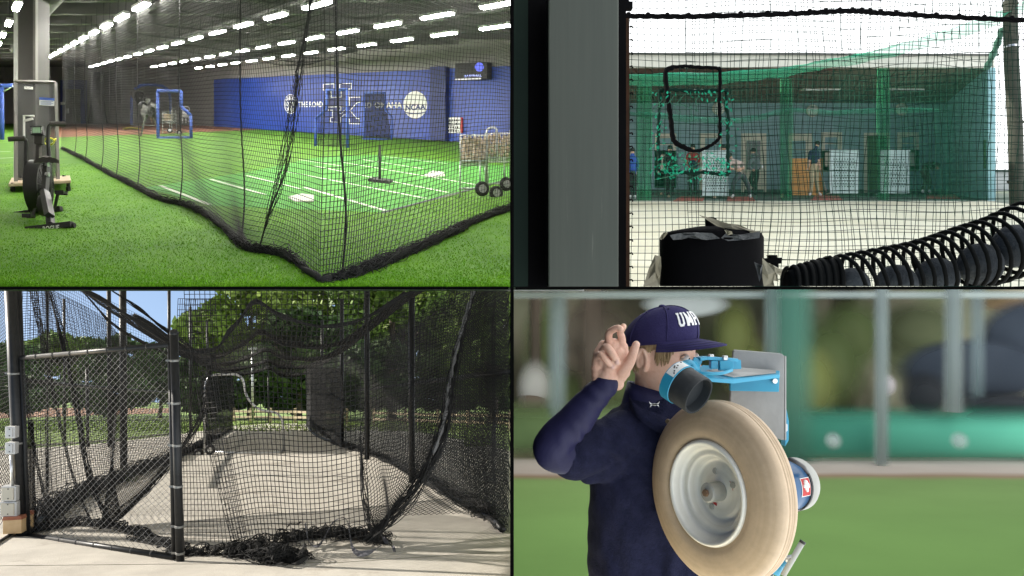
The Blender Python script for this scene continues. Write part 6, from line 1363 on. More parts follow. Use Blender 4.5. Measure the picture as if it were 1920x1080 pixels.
hs = n_.new('ShaderNodeHueSaturation'); mr2 = n_.new('ShaderNodeMapRange'); mr2.inputs[3].default_value = .88; mr2.inputs[4].default_value = 1.12; l_.new(nz2.outputs[0], mr2.inputs[0]); l_.new(mr2.outputs[0], hs.inputs['Value']); l_.new(rp.outputs[0], hs.inputs['Color']); l_.new(hs.outputs[0], bs.inputs['Base Color'])
b = MB(); rows = []
for i in range(13):
    d = 2.9 + (26 - 2.9) * i / 12; rows.append([G4.xy(.0015 * d + (.68 * d) * j / 6, d) for j in range(7)])
b.sheet(rows); tag(b.build('field', gm), kind='structure')
KD = .755; FB = F / KD
def PB(x, y, d): return P(x, y, d * KD)
def GB(px, d): return G4.px(px, d * KD)
def xc(v): return V(max(v.x, .0018 * v.y), v.y, min(v.z, -.0015 * v.y))
def clipbr(o):
    loc = org(o)
    for v in o.data.vertices:
        w_ = v.co + loc; q = xc(w_); v.co = q - loc
    return o
def face(o, c):
    """give a thing its own axes, turned towards the field"""
    az = -math.atan2(c.x, c.y); Rm = Matrix.Rotation(-az, 3, 'Z'); L = org(o)
    for v in o.data.vertices: v.co = Rm @ (v.co + L - c)
    o.location = c - (L if o.parent is not None else V(0, 0, 0)); o.rotation_euler = (0, 0, az); return o
def blob(pts, mat, name, par=None, nu=18, nv=12):
    b = MB()
    for (x, y, rx, ry, d, rd) in pts: b.ball(PB(x, y, d), (rx / FB * d, rd, ry / FB * d), nu, nv)
    return clipbr(b.build(name, mat, par, smooth=3))
S_ = {}
def soft(name, c1, c2=None, scale=2.0, mode='disc', lo=.12, hi=.98, amax=1.0):
    """soft-edged thing: thins out towards its own rim, in its own space"""
    m = pmat(name, c1, c2, scale, 0.95, detail=1, spec=.03); n, l = m.node_tree.nodes, m.node_tree.links; b = n['Principled BSDF']
    tc = n.new('ShaderNodeTexCoord'); mp = n.new('ShaderNodeMapping'); mp.inputs['Location'].default_value = (-1, -1, -1); mp.inputs['Scale'].default_value = (2, 2, 2); l.new(tc.outputs['Generated'], mp.inputs['Vector'])
    sp = n.new('ShaderNodeSeparateXYZ'); l.new(mp.outputs[0], sp.inputs[0]); cm = n.new('ShaderNodeCombineXYZ')
    if mode in ('disc', 'x'): l.new(sp.outputs[0], cm.inputs[0])
    if mode in ('disc', 'z'): l.new(sp.outputs[2], cm.inputs[1])
    ln = n.new('ShaderNodeVectorMath'); ln.operation = 'LENGTH'; l.new(cm.outputs[0], ln.inputs[0])
    mr = n.new('ShaderNodeMapRange'); mr.interpolation_type = 'SMOOTHSTEP'; mr.inputs[1].default_value = lo; mr.inputs[2].default_value = hi; mr.inputs[3].default_value = amax; mr.inputs[4].default_value = 0; l.new(ln.outputs['Value'], mr.inputs[0]); l.new(mr.outputs[0], b.inputs['Alpha'])
    return m
def face(o, c):
    """give a thing its own axes, turned towards the field"""
    az = -math.atan2(c.x, c.y); Rm = Matrix.Rotation(-az, 3, 'Z'); L = org(o)
    for v in o.data.vertices: v.co = Rm @ (v.co + L - c)
    o.location = c - (L if o.parent is not None else V(0, 0, 0)); o.rotation_euler = (0, 0, az); return o
def blob(pts, mat, name, par=None):
    out = []
    for (x, y, rx, ry, d, rd) in pts:
        b = MB(); b.ball(PB(x, y, d), (rx / FB * d, min(rd, .16), ry / FB * d), 24, 16); out.append(face(clipbr(b.build(name, mat, par, smooth=3)), PB(x, y, d)))
    return out[0]
S_['leaf1'] = soft('soft_foliage', (0.18, 0.25, 0.09), (0.27, 0.32, 0.14), 1.1); S_['leaf2'] = soft('soft_dark_foliage', (0.15, 0.18, 0.095), (0.21, 0.235, 0.13), 1.1); S_['leaf3'] = soft('soft_yellow_foliage', (0.33, 0.37, 0.11), (0.38, 0.41, 0.15), 1.2); S_['brown'] = soft('soft_brown', (.25, .20, .15), (.30, .25, .19), 1)
S_['grey'] = soft('soft_grey', (0.31, 0.36, 0.34), (0.34, 0.39, 0.37), 2, 'x', lo=.0, amax=.72); S_['bluegrey'] = soft('soft_bluegrey', (0.27, 0.34, 0.34), (0.30, 0.37, 0.37), 2, 'x', lo=0, amax=.5); S_['trunk'] = soft('soft_trunk', (0.16, 0.125, 0.095), (0.20, 0.16, 0.125), 1, 'x', amax=.9); S_['rail'] = soft('soft_rail', (0.33, 0.38, 0.36), (0.36, 0.41, 0.39), 2, 'z', lo=0, amax=.7)
S_['car'] = soft('soft_car', (0.045, 0.055, 0.070), (0.06, 0.072, 0.09), 1.5, lo=.62); S_['cardark'] = soft('soft_car_dark', (0.035, 0.038, 0.042), (0.045, 0.048, 0.052), 2, lo=.3); S_['pad'] = soft('soft_green_pad', (0.085, 0.34, 0.235), (0.10, 0.38, 0.26), 1.5, 'z', lo=.25); S_['dkgreen'] = soft('soft_deep_green', (0.10, 0.25, 0.185), (0.12, 0.28, 0.20), 1, 'x', lo=.1, amax=.7); S_['white'] = soft('soft_white', (0.70, 0.74, 0.72), (0.76, 0.78, 0.76), 1.5, amax=.4)
# wooded bank closing the view
bk_ = pmat('far_trees', (0.21, 0.28, 0.13), (0.36, 0.37, 0.25), .75, .95, detail=1, spec=.02, stretch=(1, 1, .55)); S_['wall'] = bk_
for nd_ in bk_.node_tree.nodes:
    if nd_.type == 'VALTORGB':
        e_ = nd_.color_ramp.elements.new(.5); e_.color = (.31, .28, .205, 1); nd_.color_ramp.elements[0].position = .25; nd_.color_ramp.elements[-1].position = .75
b = MB(); rows = []
for j in range(9):
    rows.append([xc(PB(962 + (1960 - 962) * i / 24, 800 - (800 - 541.5) * j / 8, 15.5 + .2 * math.sin(i * 1.3 + j) + .1 * j)) for i in range(25)])
b.sheet(rows); b.sheet([[p + V(0, 1.5, 0) for p in r] for r in rows][::-1]); tag(b.build('wooded_bank', S_['wall'], smooth=3, recalc=False), 'out of focus green and brown wooded bank beyond the ball field', 'trees', kind='stuff')
def strees(items, cat='tree', name='tree'):
    for (mat, lab, pts, tr) in items:
        t = thing(name, lab, cat, GB(pts[0][0], pts[0][4])); blob(pts, S_[mat], 'crown', t)
        if tr: b = MB(); b.tube([xc(PB(tr[0], 541.5, tr[3])), xc(PB(tr[0] + 2, tr[2], tr[3]))], tr[1] / FB * tr[3], 20); face(b.build('trunk', S_['trunk'], t, smooth=3), PB(tr[0], 660, tr[3]))
strees([('brown', 'blurred brown tree with a thick trunk behind the raised hand', [(1115, 600, 100, 90, 13.5, .5), (1090, 660, 70, 70, 13.7, .5)], (1112, 36, 795, 13.2)),
        ('leaf1', 'blurred green tree at the left edge of the field', [(1010, 640, 90, 110, 14.2, .5), (1040, 730, 110, 80, 14.0, .5), (1170, 700, 80, 110, 14, .4)], (1003, 16, 800, 14)),
        ('leaf3', 'blurred yellow green shrub right of the cap', [(1378, 620, 50, 90, 13.6, .4), (1400, 690, 60, 80, 13.7, .3)], None),
        ('leaf1', 'blurred olive tree between the green post and the grey pole', [(1560, 680, 90, 120, 13.2, .5), (1600, 620, 80, 90, 13.3, .5)], (1580, 34, 770, 13.9)),
        ('leaf2', 'blurred dark tree above the parked car', [(1730, 600, 120, 90, 14.0, .5), (1700, 650, 90, 90, 14.1, .5)], None),
        ('leaf3', 'pale green shrub low between the posts', [(1525, 720, 60, 90, 12.6, .3)], None)])
def spole(px, r, y0, y1, d, mat, lab, name='fence_pole'):
    b = MB(); b.tube([xc(PB(px, y0, d)), xc(PB(px, (y0 + y1) / 2, d)), xc(PB(px, y1, d))], r / FB * d, 24); tag(face(b.build(name, S_[mat], smooth=3), PB(px, (y0 + y1) / 2, d)), lab, 'pole', 'blurred fence poles')
spole(1653, 20, 541.8, 892, 9.6, 'grey', 'blurred grey fence pole right of the machine'); spole(1788, 25, 541.8, 770, 9.9, 'grey', 'blurred grey fence pole in front of the parked car'); spole(1045, 27, 541.8, 800, 10.4, 'bluegrey', 'blurred blue grey fence pole left of the raised hand')
spole(1448, 22, 541.8, 700, 10.2, 'grey', 'blurred thin grey pole behind the steel plate'); spole(1832, 20, 541.8, 760, 10.8, 'bluegrey', 'blurred thin pole right of the parked car pole'); spole(1482, 56, 541.8, 866, 10.0, 'dkgreen', 'wide blurred green padded post behind the machine', 'padded_post')
b = MB(); b.tube([PB(964, 553, 10.2), PB(1400, 553, 10.2), PB(1940, 553, 10.2)], 11 / FB * 10.2, 24); tag(b.build('fence_rail', S_['rail'], smooth=3), 'blurred grey top rail of the field fence', 'rail')
pad = thing('fence_pad', 'blurred bright green padding along the foot of the field fence', 'padding', GB(1700, 9.9))
b = MB(); b.tube([PB(1455, 815, 10.3), PB(1700, 814, 10.3), PB(1950, 812, 10.3)], 58 / FB * 10.3, 32); b.build('pad', S_['pad'], pad, smooth=3)
b = MB(); b.tube([PB(963, 800, 10.6), PB(1060, 802, 10.6), PB(1230, 804, 10.6)], 60 / FB * 10.6, 24); tag(b.build('grass_bank', soft('soft_bank', (.15, .22, .09), (.19, .25, .11), 1, 'z'), smooth=3), 'blurred grassy bank behind the boy at the left', 'bank')
for x, lab in ((1562, 'blurred white ball on the green padding behind the machine'), (1799, 'blurred white ball on the green padding below the parked car')):
    tag(blob([(x, 826, 21, 21, 9.2, .10)], S_['white'], 'field_ball'), lab, 'ball')
# parked car
car = thing('parked_car', 'dark blue grey parked car out of focus behind the fence at the right', 'car', GB(1800, 11.2))
blob([(1830, 695, 168, 70, 11.3, .8)], S_['car'], 'body', car); blob([(1960, 640, 150, 100, 11.5, .7)], S_['car'], 'cabin', car)
blob([(1735, 742, 62, 54, 10.7, .15)], S_['cardark'], 'wheel', car); blob([(1890, 762, 150, 34, 10.8, .2)], S_['cardark'], 'sill', car); blob([(1663, 722, 22, 26, 10.5, .1)], soft('soft_lamp', (.62, .55, .55)), 'headlight', car)
t = thing('white_sign', 'blurred white sign board above the cap', 'sign', PB(1285, 585, 12)); blob([(1285, 560, 95, 40, 12.2, .1)], soft('soft_board', (.66, .70, .68), (.72, .75, .73), 1.5, lo=.5), 'board', t)
t = thing('parked_van', 'blurred pale vehicle at the left edge behind the fence', 'car', GB(985, 12)); blob([(988, 725, 56, 62, 12.2, .3)], soft('soft_cream', (.52, .50, .45), (.57, .55, .50), 2, amax=.9), 'body', t); blob([(990, 765, 46, 24, 12, .2)], S_['trunk'], 'sill', t)
t = thing('timber_stack', 'blurred orange brown shape above the parked car', 'timber', PB(1890, 560, 12.5)); blob([(1890, 560, 80, 32, 12.6, .2)], soft('soft_orange', (.42, .27, .13), (.46, .32, .18), 2), 'boards', t)

# ---- the boy
M['skin'] = pmat('skin', (0.62, 0.36, 0.265), (0.76, 0.50, 0.39), 22, 0.55, bump=.22, bscale=240, detail=6); sk = M['skin'].node_tree.nodes['Principled BSDF']; sk.inputs['Subsurface Weight'].default_value = .12; sk.inputs['Subsurface Radius'].default_value = (.012, .005, .003); sk.inputs['Subsurface Scale'].default_value = 1.0
M['blush'] = M['skin']
M['navy'] = pmat('navy_cotton', (0.011, 0.013, 0.036), (0.018, 0.020, 0.052), 60, 0.92, bump=.6, bscale=260, spec=.2)
M['navy_sleeve'] = pmat('navy_sleeve', (0.014, 0.014, 0.052), (0.020, 0.020, 0.068), 16, .6, bump=.08, bscale=200, spec=.3)
M['cap'] = pmat('cap_cotton', (0.026, 0.022, 0.082), (0.034, 0.029, 0.10), 22, .85, bump=.25, bscale=220, spec=.2)
M['hair'] = pmat('fair_hair', (0.22, 0.145, 0.07), (0.40, 0.29, 0.15), 60, .55, stretch=(1, 1, .12)); M['eye_w'] = pmat('eye_white', (.62, .58, .55), rough=.2); M['iris'] = pmat('iris', (.05, .06, .06), rough=.15); M['lip'] = pmat('lip', (.45, .19, .16), rough=.5); M['brow'] = pmat('brow', (.22, .14, .08), rough=.8)
def remesh(mbs, voxel, name, mat, parent, smooth_it=6, disp=None):
    b = MB()
    for m in mbs: b.v, b.f, b.m = b.v + m.v, b.f + [tuple(i + len(b.v) - 0 for i in f) for f in []], b.m
    return None
def fuse(pieces, voxel, iters=4, fac=.5):
    """pieces: list of MB -> one continuous skin (voxel fused, smoothed) as a mesh"""
    b = MB()
    for m in pieces: b.add(m.v, m.f)
    me = bpy.data.meshes.new('f'); me.from_pydata(b.v, [], b.f); bm = bmesh.new(); bm.from_mesh(me); bmesh.ops.recalc_face_normals(bm, faces=bm.faces); bm.to_mesh(me); bm.free()
    o = bpy.data.objects.new('f', me); C.objects.link(o); md = o.modifiers.new('r', 'REMESH'); md.mode = 'VOXEL'; md.voxel_size = voxel; md.use_smooth_shade = True
    if iters: s_ = o.modifiers.new('s', 'SMOOTH'); s_.iterations = iters; s_.factor = fac
    bpy.context.view_layer.update(); out = bpy.data.meshes.new_from_object(o.evaluated_get(bpy.context.evaluated_depsgraph_get())); bpy.data.objects.remove(o); bpy.data.meshes.remove(me); return out
def mb_skin(me): 
    m = MB(); m.add([tuple(v.co) for v in me.vertices], [tuple(p.vertices) for p in me.polygons]); bpy.data.meshes.remove(me); return m
def limb(pts, rs, n=18, k=4):
    m = MB(); q = smooth_path(pts, k * (len(pts) - 1) + 1); t = np.linspace(0, len(pts) - 1, len(q)); r = np.interp(t, range(len(pts)), rs); m.tube(q, list(r), n)
    m.ball(q[0], rs[0] * .98, 14, 10); m.ball(q[-1], rs[-1] * .98, 14, 10); return m
boy = thing('person', 'boy in navy cap and polo, one hand raised, behind the pitching machine', 'person', P(1225, 1110, 1.98))
YAW = math.radians(54); HC = P(1240, 662, 1.96)            # head centre and the way it faces
Mh = Matrix.Translation(HC) @ Matrix.Rotation(YAW - math.radians(90), 4, 'Z') @ Matrix.Rotation(math.radians(3), 4, 'Y')   # local +x looks forward
def hl(x, y, z): return Mh @ V(x, y, z)
def head_mb():
    nu, nv = 64, 48; vs = []; fs = []
    for j in range(nv + 1):
        for i in range(nu):
            a, c = 2 * math.pi * i / nu, math.pi * j / nv; x, y, z = math.sin(c) * math.cos(a), math.sin(c) * math.sin(a), math.cos(c)
            f_ = max(0, x); low = max(0, -z); X = x * (.084 if x > 0 else .087); Y = y * .068 * (1 - .34 * low ** 1.6); Z = z * (.098 if z > 0 else .112)
            if x < 0: X *= 1 - .35 * low ** 1.3
            X += .010 * low * f_ ** .8 * (1 if z > -.95 else .6)
            g_ = lambda cx, cy, cz, s, am: am * math.exp(-((X - cx) ** 2 + (Y - cy) ** 2 + (Z - cz) ** 2) / (2 * s * s))
            dx = g_(.085, 0, -.030, .012, .021) + g_(.084, 0, -.012, .010, .009) + g_(.076, 0, -.098, .018, .010) + g_(.08, .026, .018, .015, .004) + g_(.08, -.026, .018, .015, .004) - g_(.076, .027, -.004, .013, .009) - g_(.076, -.027, -.004, .013, .009) + g_(.079, 0, -.064, .012, .005) + g_(.067, .040, -.040, .020, .006) + g_(.067, -.040, -.040, .020, .006)
            vs.append(hl(X + dx, Y, Z))
    for j in range(nv):
        for i in range(nu): k = (i + 1) % nu; fs.append((j * nu + i, (j + 1) * nu + i, (j + 1) * nu + k, j * nu + k))
    m = MB(); m.add(vs, fs); return m
neck = limb([P(1222, 800, 1.99), P(1225, 750, 1.985), P(1228, 690, 1.98)], [.062, .048, .048])
def ear(sy):
    m = MB(); pts = []
    for k in range(16):
        a = k / 15 * 5.2 - .9; pts.append(hl(-.016 - .014 * math.cos(a) * .9, sy * (.066 + .007 * math.sin(k / 15 * 3.14)), -.014 + .025 * math.sin(a)))
    m.tube(pts, [.0055] * 12 + [.006, .0065, .007, .007], 8); m.ball(hl(-.014, sy * .064, -.014), (.013, .008, .021), 12, 8); m.ball(hl(-.010, sy * .065, -.037), .0065, 10, 8); return m
# raised hand, palm to the camera
dh = 1.80; h_ = lambda x, y, dd=0: P(x, y, dh + dd)
def finger(pts, r0, r1): n = len(pts); return limb(pts, [r0 + (r1 - r0) * i / (n - 1) for i in range(n)], 12, 4)
palm = MB(); prow = [[(1118, 722, 0), (1136, 726, -.004), (1158, 720, 0)], [(1116, 690, .002), (1138, 692, -.012), (1176, 698, .0)], [(1120, 664, .004), (1146, 664, -.006), (1174, 672, .002)], [(1128, 650, .01), (1150, 646, .004), (1172, 652, .008)]]
for r in prow:
    for (x, y, dd) in r: palm.ball(h_(x + (4 if x < 1140 else -6 if x > 1160 else 0), y, dd + .008), .0150, 12, 9)
for ra, rb in zip(prow[:-1], prow[1:]):
    for k in range(3):
        for t in (.33, .66):
            a, c = ra[k], rb[k]; x = a[0] + (c[0] - a[0]) * t; palm.ball(h_(x + (4 if x < 1140 else -6 if x > 1160 else 0), a[1] + (c[1] - a[1]) * t, .008 + a[2] + (c[2] - a[2]) * t), .0150, 12, 9)
for (x, y) in ((1130, 700), (1148, 706), (1160, 700), (1130, 678), (1150, 682), (1164, 684), (1140, 662), (1158, 662), (1146, 715), (1132, 712)): palm.ball(h_(x, y, .006), .0165, 12, 9)
hand = [palm, finger([h_(1166, 700, -.004), h_(1180, 680, -.010), h_(1187, 662, -.014), h_(1193, 646, -.016)], .0140, .0088),
        finger([h_(1145, 655, .008), h_(1141, 634, .004), h_(1144, 622, -.006), h_(1158, 615, -.020), h_(1164, 617, -.026)], .0098, .0070),
        finger([h_(1167, 655, .010), h_(1166, 634, .008), h_(1163, 623, .002), h_(1169, 612, -.010)], .0096, .0072),
        finger([h_(1131, 657, .004), h_(1138, 651, -.014), h_(1149, 664, -.026), h_(1158, 679, -.022)], .0100, .0076),
        finger([h_(1123, 668, .002), h_(1127, 665, -.014), h_(1138, 677, -.024), h_(1150, 688, -.018)], .0092, .0068),
        limb([h_(1110, 750, .01), h_(1132, 726, .006), h_(1140, 705, .004)], [.024, .0235, .024])]
armcore = limb([P(1160, 810, 1.93), P(1040, 846, 1.85), P(1128, 735, 1.805)], [.034, .026, .019], 18, 8)
torso_core = MB(); torso_core.ball(P(1225, 900, 1.99), (.13, .09, .20), 24, 16)
sh_core = limb([P(1225, 800, 1.99), P(1160, 810, 1.93)], [.06, .05])
me = fuse([head_mb(), neck, ear(1), ear(-1), armcore, torso_core] + hand, .0019, 3)
body = bpy.data.objects.new('body', me); C.objects.link(body); body.parent = boy; body.location = -boy.location; me.materials.append(M['skin'])
ORG[body.name] = Vector((0, 0, 0))
# eyes, brows, lips, nails
for sy in (1, -1):
    c = hl(.0745, sy * .028, -.004); b = MB(); b.ball(c, .0115, 16, 12); e = b.build('eye', M['eye_w'], boy, smooth=3)
    look = (Mh.to_3x3() @ V(.95, -.1 * sy - .05, -.25)).normalized(); b = MB(); b.ball(c + look * .0075, .0062, 14, 10); b.build('iris', M['iris'], e, smooth=3)
    b = MB(); b.tube([hl(.0785 - abs(t) * .008 + .0015, sy * (.028 + t * .014), .0045 - abs(t) * .004) for t in (-1, -.6, -.2, .2, .6, 1)], [.0018, .0026, .003, .003, .0026, .0018], 6); b.build('eyelid', M['skin'], boy, smooth=2)
    b = MB(); b.tube([hl(.0855 - t * .013, sy * (.014 + t * .031), .016 + .006 * math.sin(t * 2.6)) for t in np.linspace(0, 1, 8)], [.002, .0032, .0036, .0036, .0034, .003, .0022, .0014], 6); b.build('eyebrow', M['brow'], boy, smooth=2)
b = MB(); b.tube([hl(.0885 - abs(t) * .015, t * .020, -.066) for t in np.linspace(-1, 1, 9)], [.001, .003, .004, .0045, .004, .0045, .004, .003, .001], 8); b.build('lips', M['lip'], boy, smooth=2)
M['nail'] = pmat('nail', (.66, .42, .36), rough=.3)
for x, y, dd in ((1157, 679, -.030), (1149, 688, -.025)): b = MB(); b.ball(h_(x, y, dd), (.0052, .0024, .0058), 10, 7); b.build('fingernail', M['nail'], boy, smooth=3)
# hair below the cap: many locks
b = MB(); random.seed(5)
for k in range(210):
    a = random.uniform(.86, 3.1) ; sgn = -1 if random.random() < .8 else 1
    x0 = .060 * math.cos(a) * 1.5; rr = 1.0
    X0, Y0 = .0845 * math.cos(a), sgn * .0675 * math.sin(a); L = (random.uniform(.016, .034) if a < 1.0 else random.uniform(.040, .062)) if a < 1.5 else random.uniform(.05, .085)
    if 1.35 < a < 1.9: L *= .45
    z0 = .036; p0 = hl(X0 * 1.0, Y0 * 1.0, z0); p1 = hl(X0 * 1.045 + random.gauss(0, .003), Y0 * 1.05, z0 - L * .5); p2 = hl(X0 * (1.02 if a < 1.5 else .93) + random.gauss(0, .004), Y0 * (1.03 if a < 1.5 else .95), z0 - L)
    b.tube(smooth_path([p0, p1, p2], 6), [.0035, .0036, .0034, .003, .0022, .0008], 5)
b.build('hair', M['hair'], boy, smooth=2)
# cap: crown, brim, button, lettering
CT = math.radians(7)
def capdir(a, e): return V(math.cos(e) * math.cos(a), math.cos(e) * math.sin(a), math.sin(e))
def cap_pt(a, e, off=0.0):      # a: angle from the forehead, e: elevation over the rim
    v = capdir(a, e); fx = .0945 if v.x > 0 else .098; rad = V(v.x * fx, v.y * .0765, v.z * .084); 
    if v.x > 0: rad.z += .012 * v.x * v.z; rad.x += .006 * math.sin(2 * e) * v.x
    rad += v * off; p = V(rad.x - .004, rad.y, rad.z + .029 + .17 * rad.x)
    return hl(p.x, p.y, p.z)
b = MB(); rows = []
for j in range(22):
    e = math.radians(-4) + (math.radians(90) - math.radians(-4)) * j / 21; rows.append([cap_pt(2 * math.pi * i / 72, e) for i in range(73)])
b.sheet(rows); b.sheet([[cap_pt(2 * math.pi * i / 72, math.radians(-4), -.004 * k) for i in range(73)] for k in range(2)])
cp = thing('umpire_cap', 'navy baseball cap with white lettering on the boy\'s head', 'cap', cap_pt(0, 1.2)); 
b.build('crown', M['cap'], cp, smooth=3, recalc=False)
b = MB()
for k in range(6):
    a = k * math.pi / 3; b.tube([cap_pt(a, e, .0006) for e in np.linspace(0, 1.56, 16)], .0014, 5)
b.tube([cap_pt(2 * math.pi * i / 60, math.radians(-2), .0005) for i in range(60)], .0016, 5, closed=True); b.build('seam', M['cap'], cp, smooth=2)
b = MB(); b.ball(cap_pt(0, 1.57) + V(0, 0, .001), (.009, .009, .005), 14, 8); b.build('button', M['cap'], cp, smooth=3)
for a in (.9, -.9, 2.1, -2.1): b = MB(); b.ball(cap_pt(a, 1.05, .0004), .0024, 8, 6); b.build('eyelet', M['navy'], cp, smooth=3)
top, bot = [], []
NS = 36; rows = []
for j in range(9):
    t = j / 8; r_ = []
    for i in range(NS + 1):
        s = (i / NS - .5) * 2; a = s * math.radians(74); base = cap_pt(a, math.radians(-3)); bl = Mh.inverted() @ base
        ext = .071 * (1 - abs(s) ** 2.4) ** .6 * t; dn = -.006 * t ** 1.3 - .013 * (abs(s) ** 2.0) * t + .003
        r_.append(hl(bl.x + ext, bl.y * (1 + .05 * t), bl.z + dn))
    rows.append(r_)
b = MB(); b.sheet(rows); b.sheet([[p - V(0, 0, .004) for p in r] for r in rows][::-1]); b.sheet([[p for p in rows[-1]], [p - V(0, 0, .004) for p in rows[-1]]]); b.build('brim', M['cap'], cp, smooth=1.2)
for j in (3, 5, 7): b = MB(); b.tube([p + V(0, 0, .0006) for p in rows[j]], .0007, 4); b.build('brim_stitch', M['navy_sleeve'], cp)
GL = {'U': [[(0, 1), (.42, 1), (.42, .86), (.34, .86), (.34, .24), (.42, .15), (.58, .15), (.66, .24), (.66, .86), (.58, .86), (.58, 1), (1, 1), (1, .86), (.92, .86), (.92, .18), (.74, 0), (.26, 0), (.08, .18), (.08, .86), (0, .86)]],
      'M': [[(0, 0), (.36, 0), (.36, .14), (.28, .14), (.28, .62), (.5, .2), (.72, .62), (.72, .14), (.64, .14), (.64, 0), (1, 0), (1, .14), (.94, .14), (.94, .86), (1, .86), (1, 1), (.74, 1), (.5, .5), (.26, 1), (0, 1), (0, .86), (.06, .86), (.06, .14), (0, .14)]],
      'P': [[(0, 0), (.46, 0), (.46, .14), (.36, .14), (.36, .36), (.36, .50), (.36, .86), (.10, .86), (0, .86), (0, .86), (.10, .86), (.10, .14), (0, .14)], [(0, 1), (.8, 1), (1, .84), (1, .52), (.8, .36), (.36, .36), (.36, .5), (.64, .5), (.72, .57), (.72, .79), (.64, .86), (0, .86)]],
      'I': [[(0, 0), (1, 0), (1, .14), (.74, .14), (.74, .86), (1, .86), (1, 1), (0, 1), (0, .86), (.26, .86), (.26, .14), (0, .14)]],
      'R': [[(0, 0), (.42, 0), (.42, .14), (.34, .14), (.34, .86), (.08, .86), (.08, .14), (0, .14)], [(0, 1), (.78, 1), (.94, .84), (.94, .56), (.80, .44), (.34, .44), (.34, .57), (.60, .57), (.68, .63), (.68, .80), (.60, .86), (0, .86)], [(.5, .44), (.78, .44), (.92, .14), (1, .14), (1, 0), (.72, 0)]],
      'E': [[(0, 0), (1, 0), (1, .32), (.86, .32), (.86, .14), (.36, .14), (.36, .86), (.86, .86), (.86, .7), (1, .7), (1, 1), (0, 1), (0, .86), (.1, .86), (.1, .14), (0, .14)], [(.36, .43), (.7, .43), (.7, .57), (.36, .57)]]}
M['cap_print'] = pmat('white_embroidery', (.80, .80, .80), rough=.8, bump=.3, bscale=300)
word, wa = 'UMPIRE', {'U': .235, 'M': .27, 'P': .22, 'I': .13, 'R': .23, 'E': .22}; tot = sum(wa[c] for c in word) + .045 * 5; a = -(tot) / 2
def subdiv_poly(poly, n=4):
    out = []
    for k in range(len(poly)):
        p, q = poly[k], poly[(k + 1) % len(poly)]; out += [(p[0] + (q[0] - p[0]) * t / n, p[1] + (q[1] - p[1]) * t / n) for t in range(n)]
    return out
EL0, EL1 = math.radians(19), math.radians(44)
for ch in word:
    for poly in GL[ch]:
        bm = bmesh.new(); vs = [bm.verts.new((p[0], p[1], 0)) for p in poly]
        try:
            f_ = bm.faces.new(vs); bmesh.ops.triangulate(bm, faces=[f_]); bmesh.ops.subdivide_edges(bm, edges=bm.edges[:], cuts=2)
            bm.verts.index_update(); tri = [tuple(v.index for v in f.verts) for f in bm.faces]; co = [(v.co.x, v.co.y) for v in bm.verts]
            b = MB(); b.add([cap_pt(a + wa[ch] * x, EL0 + (EL1 - EL0) * y, .0022) for x, y in co], tri); b.build('cap_lettering', M['cap_print'], cp, recalc=False)
        except ValueError: pass
        bm.free()
    a += wa[ch] + .045
# polo shirt: torso and short sleeve fused; tight under-sleeve and collar separately
def ring(cx, y, hw, hd, d, n=40, tilt=0.0, p=2.4):
    out = []
    for i in range(n):
        t = 2 * math.pi * i / n; c, s = math.cos(t), math.sin(t); x = hw * math.copysign(abs(c) ** (2 / p), c); q = hd * math.copysign(abs(s) ** (2 / p), s)
        out.append(V((cx - 960) / F * d + x / F * d, d + q, (540 - y) / F * d + tilt * q))
    return out
tor = MB(); rr = [(1230, 742, 56, .060, 1.985), (1228, 765, 66, .072, 1.985), (1226, 780, 90, .085, 1.985), (1224, 798, 108, .092, 1.985), (1224, 830, 118, .10, 1.985), (1222, 880, 120, .105, 1.985), (1222, 940, 119, .105, 1.985), (1223, 1000, 120, .105, 1.985), (1224, 1040, 120, .108, 1.985), (1224, 1060, 124, .112, 1.985), (1224, 1085, 122, .112, 1.985), (1224, 1130, 116, .108, 1.985)]
rings = [ring(*r) for r in rr]; tor.sheet([r + r[:1] for r in rings]); tor.add(rings[0], [tuple(range(40))]); tor.add(rings[-1], [tuple(range(40))])
slv = limb([P(1190, 815, 1.96), P(1140, 832, 1.92), P(1095, 848, 1.89), P(1073, 856, 1.88)], [.066, .062, .056, .055], 24, 6)
hem = limb([P(1150, 860, 1.92), P(1120, 880, 1.91), P(1108, 884, 1.90)], [.050, .036, .030], 20, 5)
me = fuse([tor, slv, hem], .0035, 6)
from mathutils import noise as mn
NRM = np.empty(len(me.vertices) * 3, dtype=np.float32); me.vertices.foreach_get("normal", NRM); NRM = NRM.reshape(-1, 3)
for v in me.vertices:      # cloth folds
    p = v.co; f1 = mn.noise(V(p.x * 9 + p.z * 6, p.y * 6, p.z * 7 - p.x * 9)); f2 = mn.noise(V(p.x * 24 - p.z * 14, p.y * 14, p.z * 16 + p.x * 20)); wv = math.sin((p.x * 1.0 + p.z * .75) * 95 + 3 * f1) * math.exp(-((p.x - (1130 - 960) / F * 1.92) ** 2 + (p.z - (540 - 850) / F * 1.92) ** 2) / .006)
    q2 = P(1150, 800, 1.93); w2 = math.sin((p.x * .35 + p.z * 1.0) * 120 + 5 * f1) * math.exp(-((p.x - q2.x) ** 2 + (p.z - q2.z) ** 2) / .012); w3 = math.sin(p.x * 70 + 4 * f1) * math.exp(-((p.z - P(1224, 1055, 1.98).z) ** 2) / .004)
    v.co += Vector(NRM[v.index]) * (.0085 * f1 + .0042 * f2 + .0040 * wv + .0030 * w2 + .0035 * w3)
sh = bpy.data.objects.new('polo_shirt', me); C.objects.link(sh); sh.parent = boy; sh.location = -boy.location; me.materials.append(M['navy']); me.shade_smooth(); ORG[sh.name] = Vector((0, 0, 0))
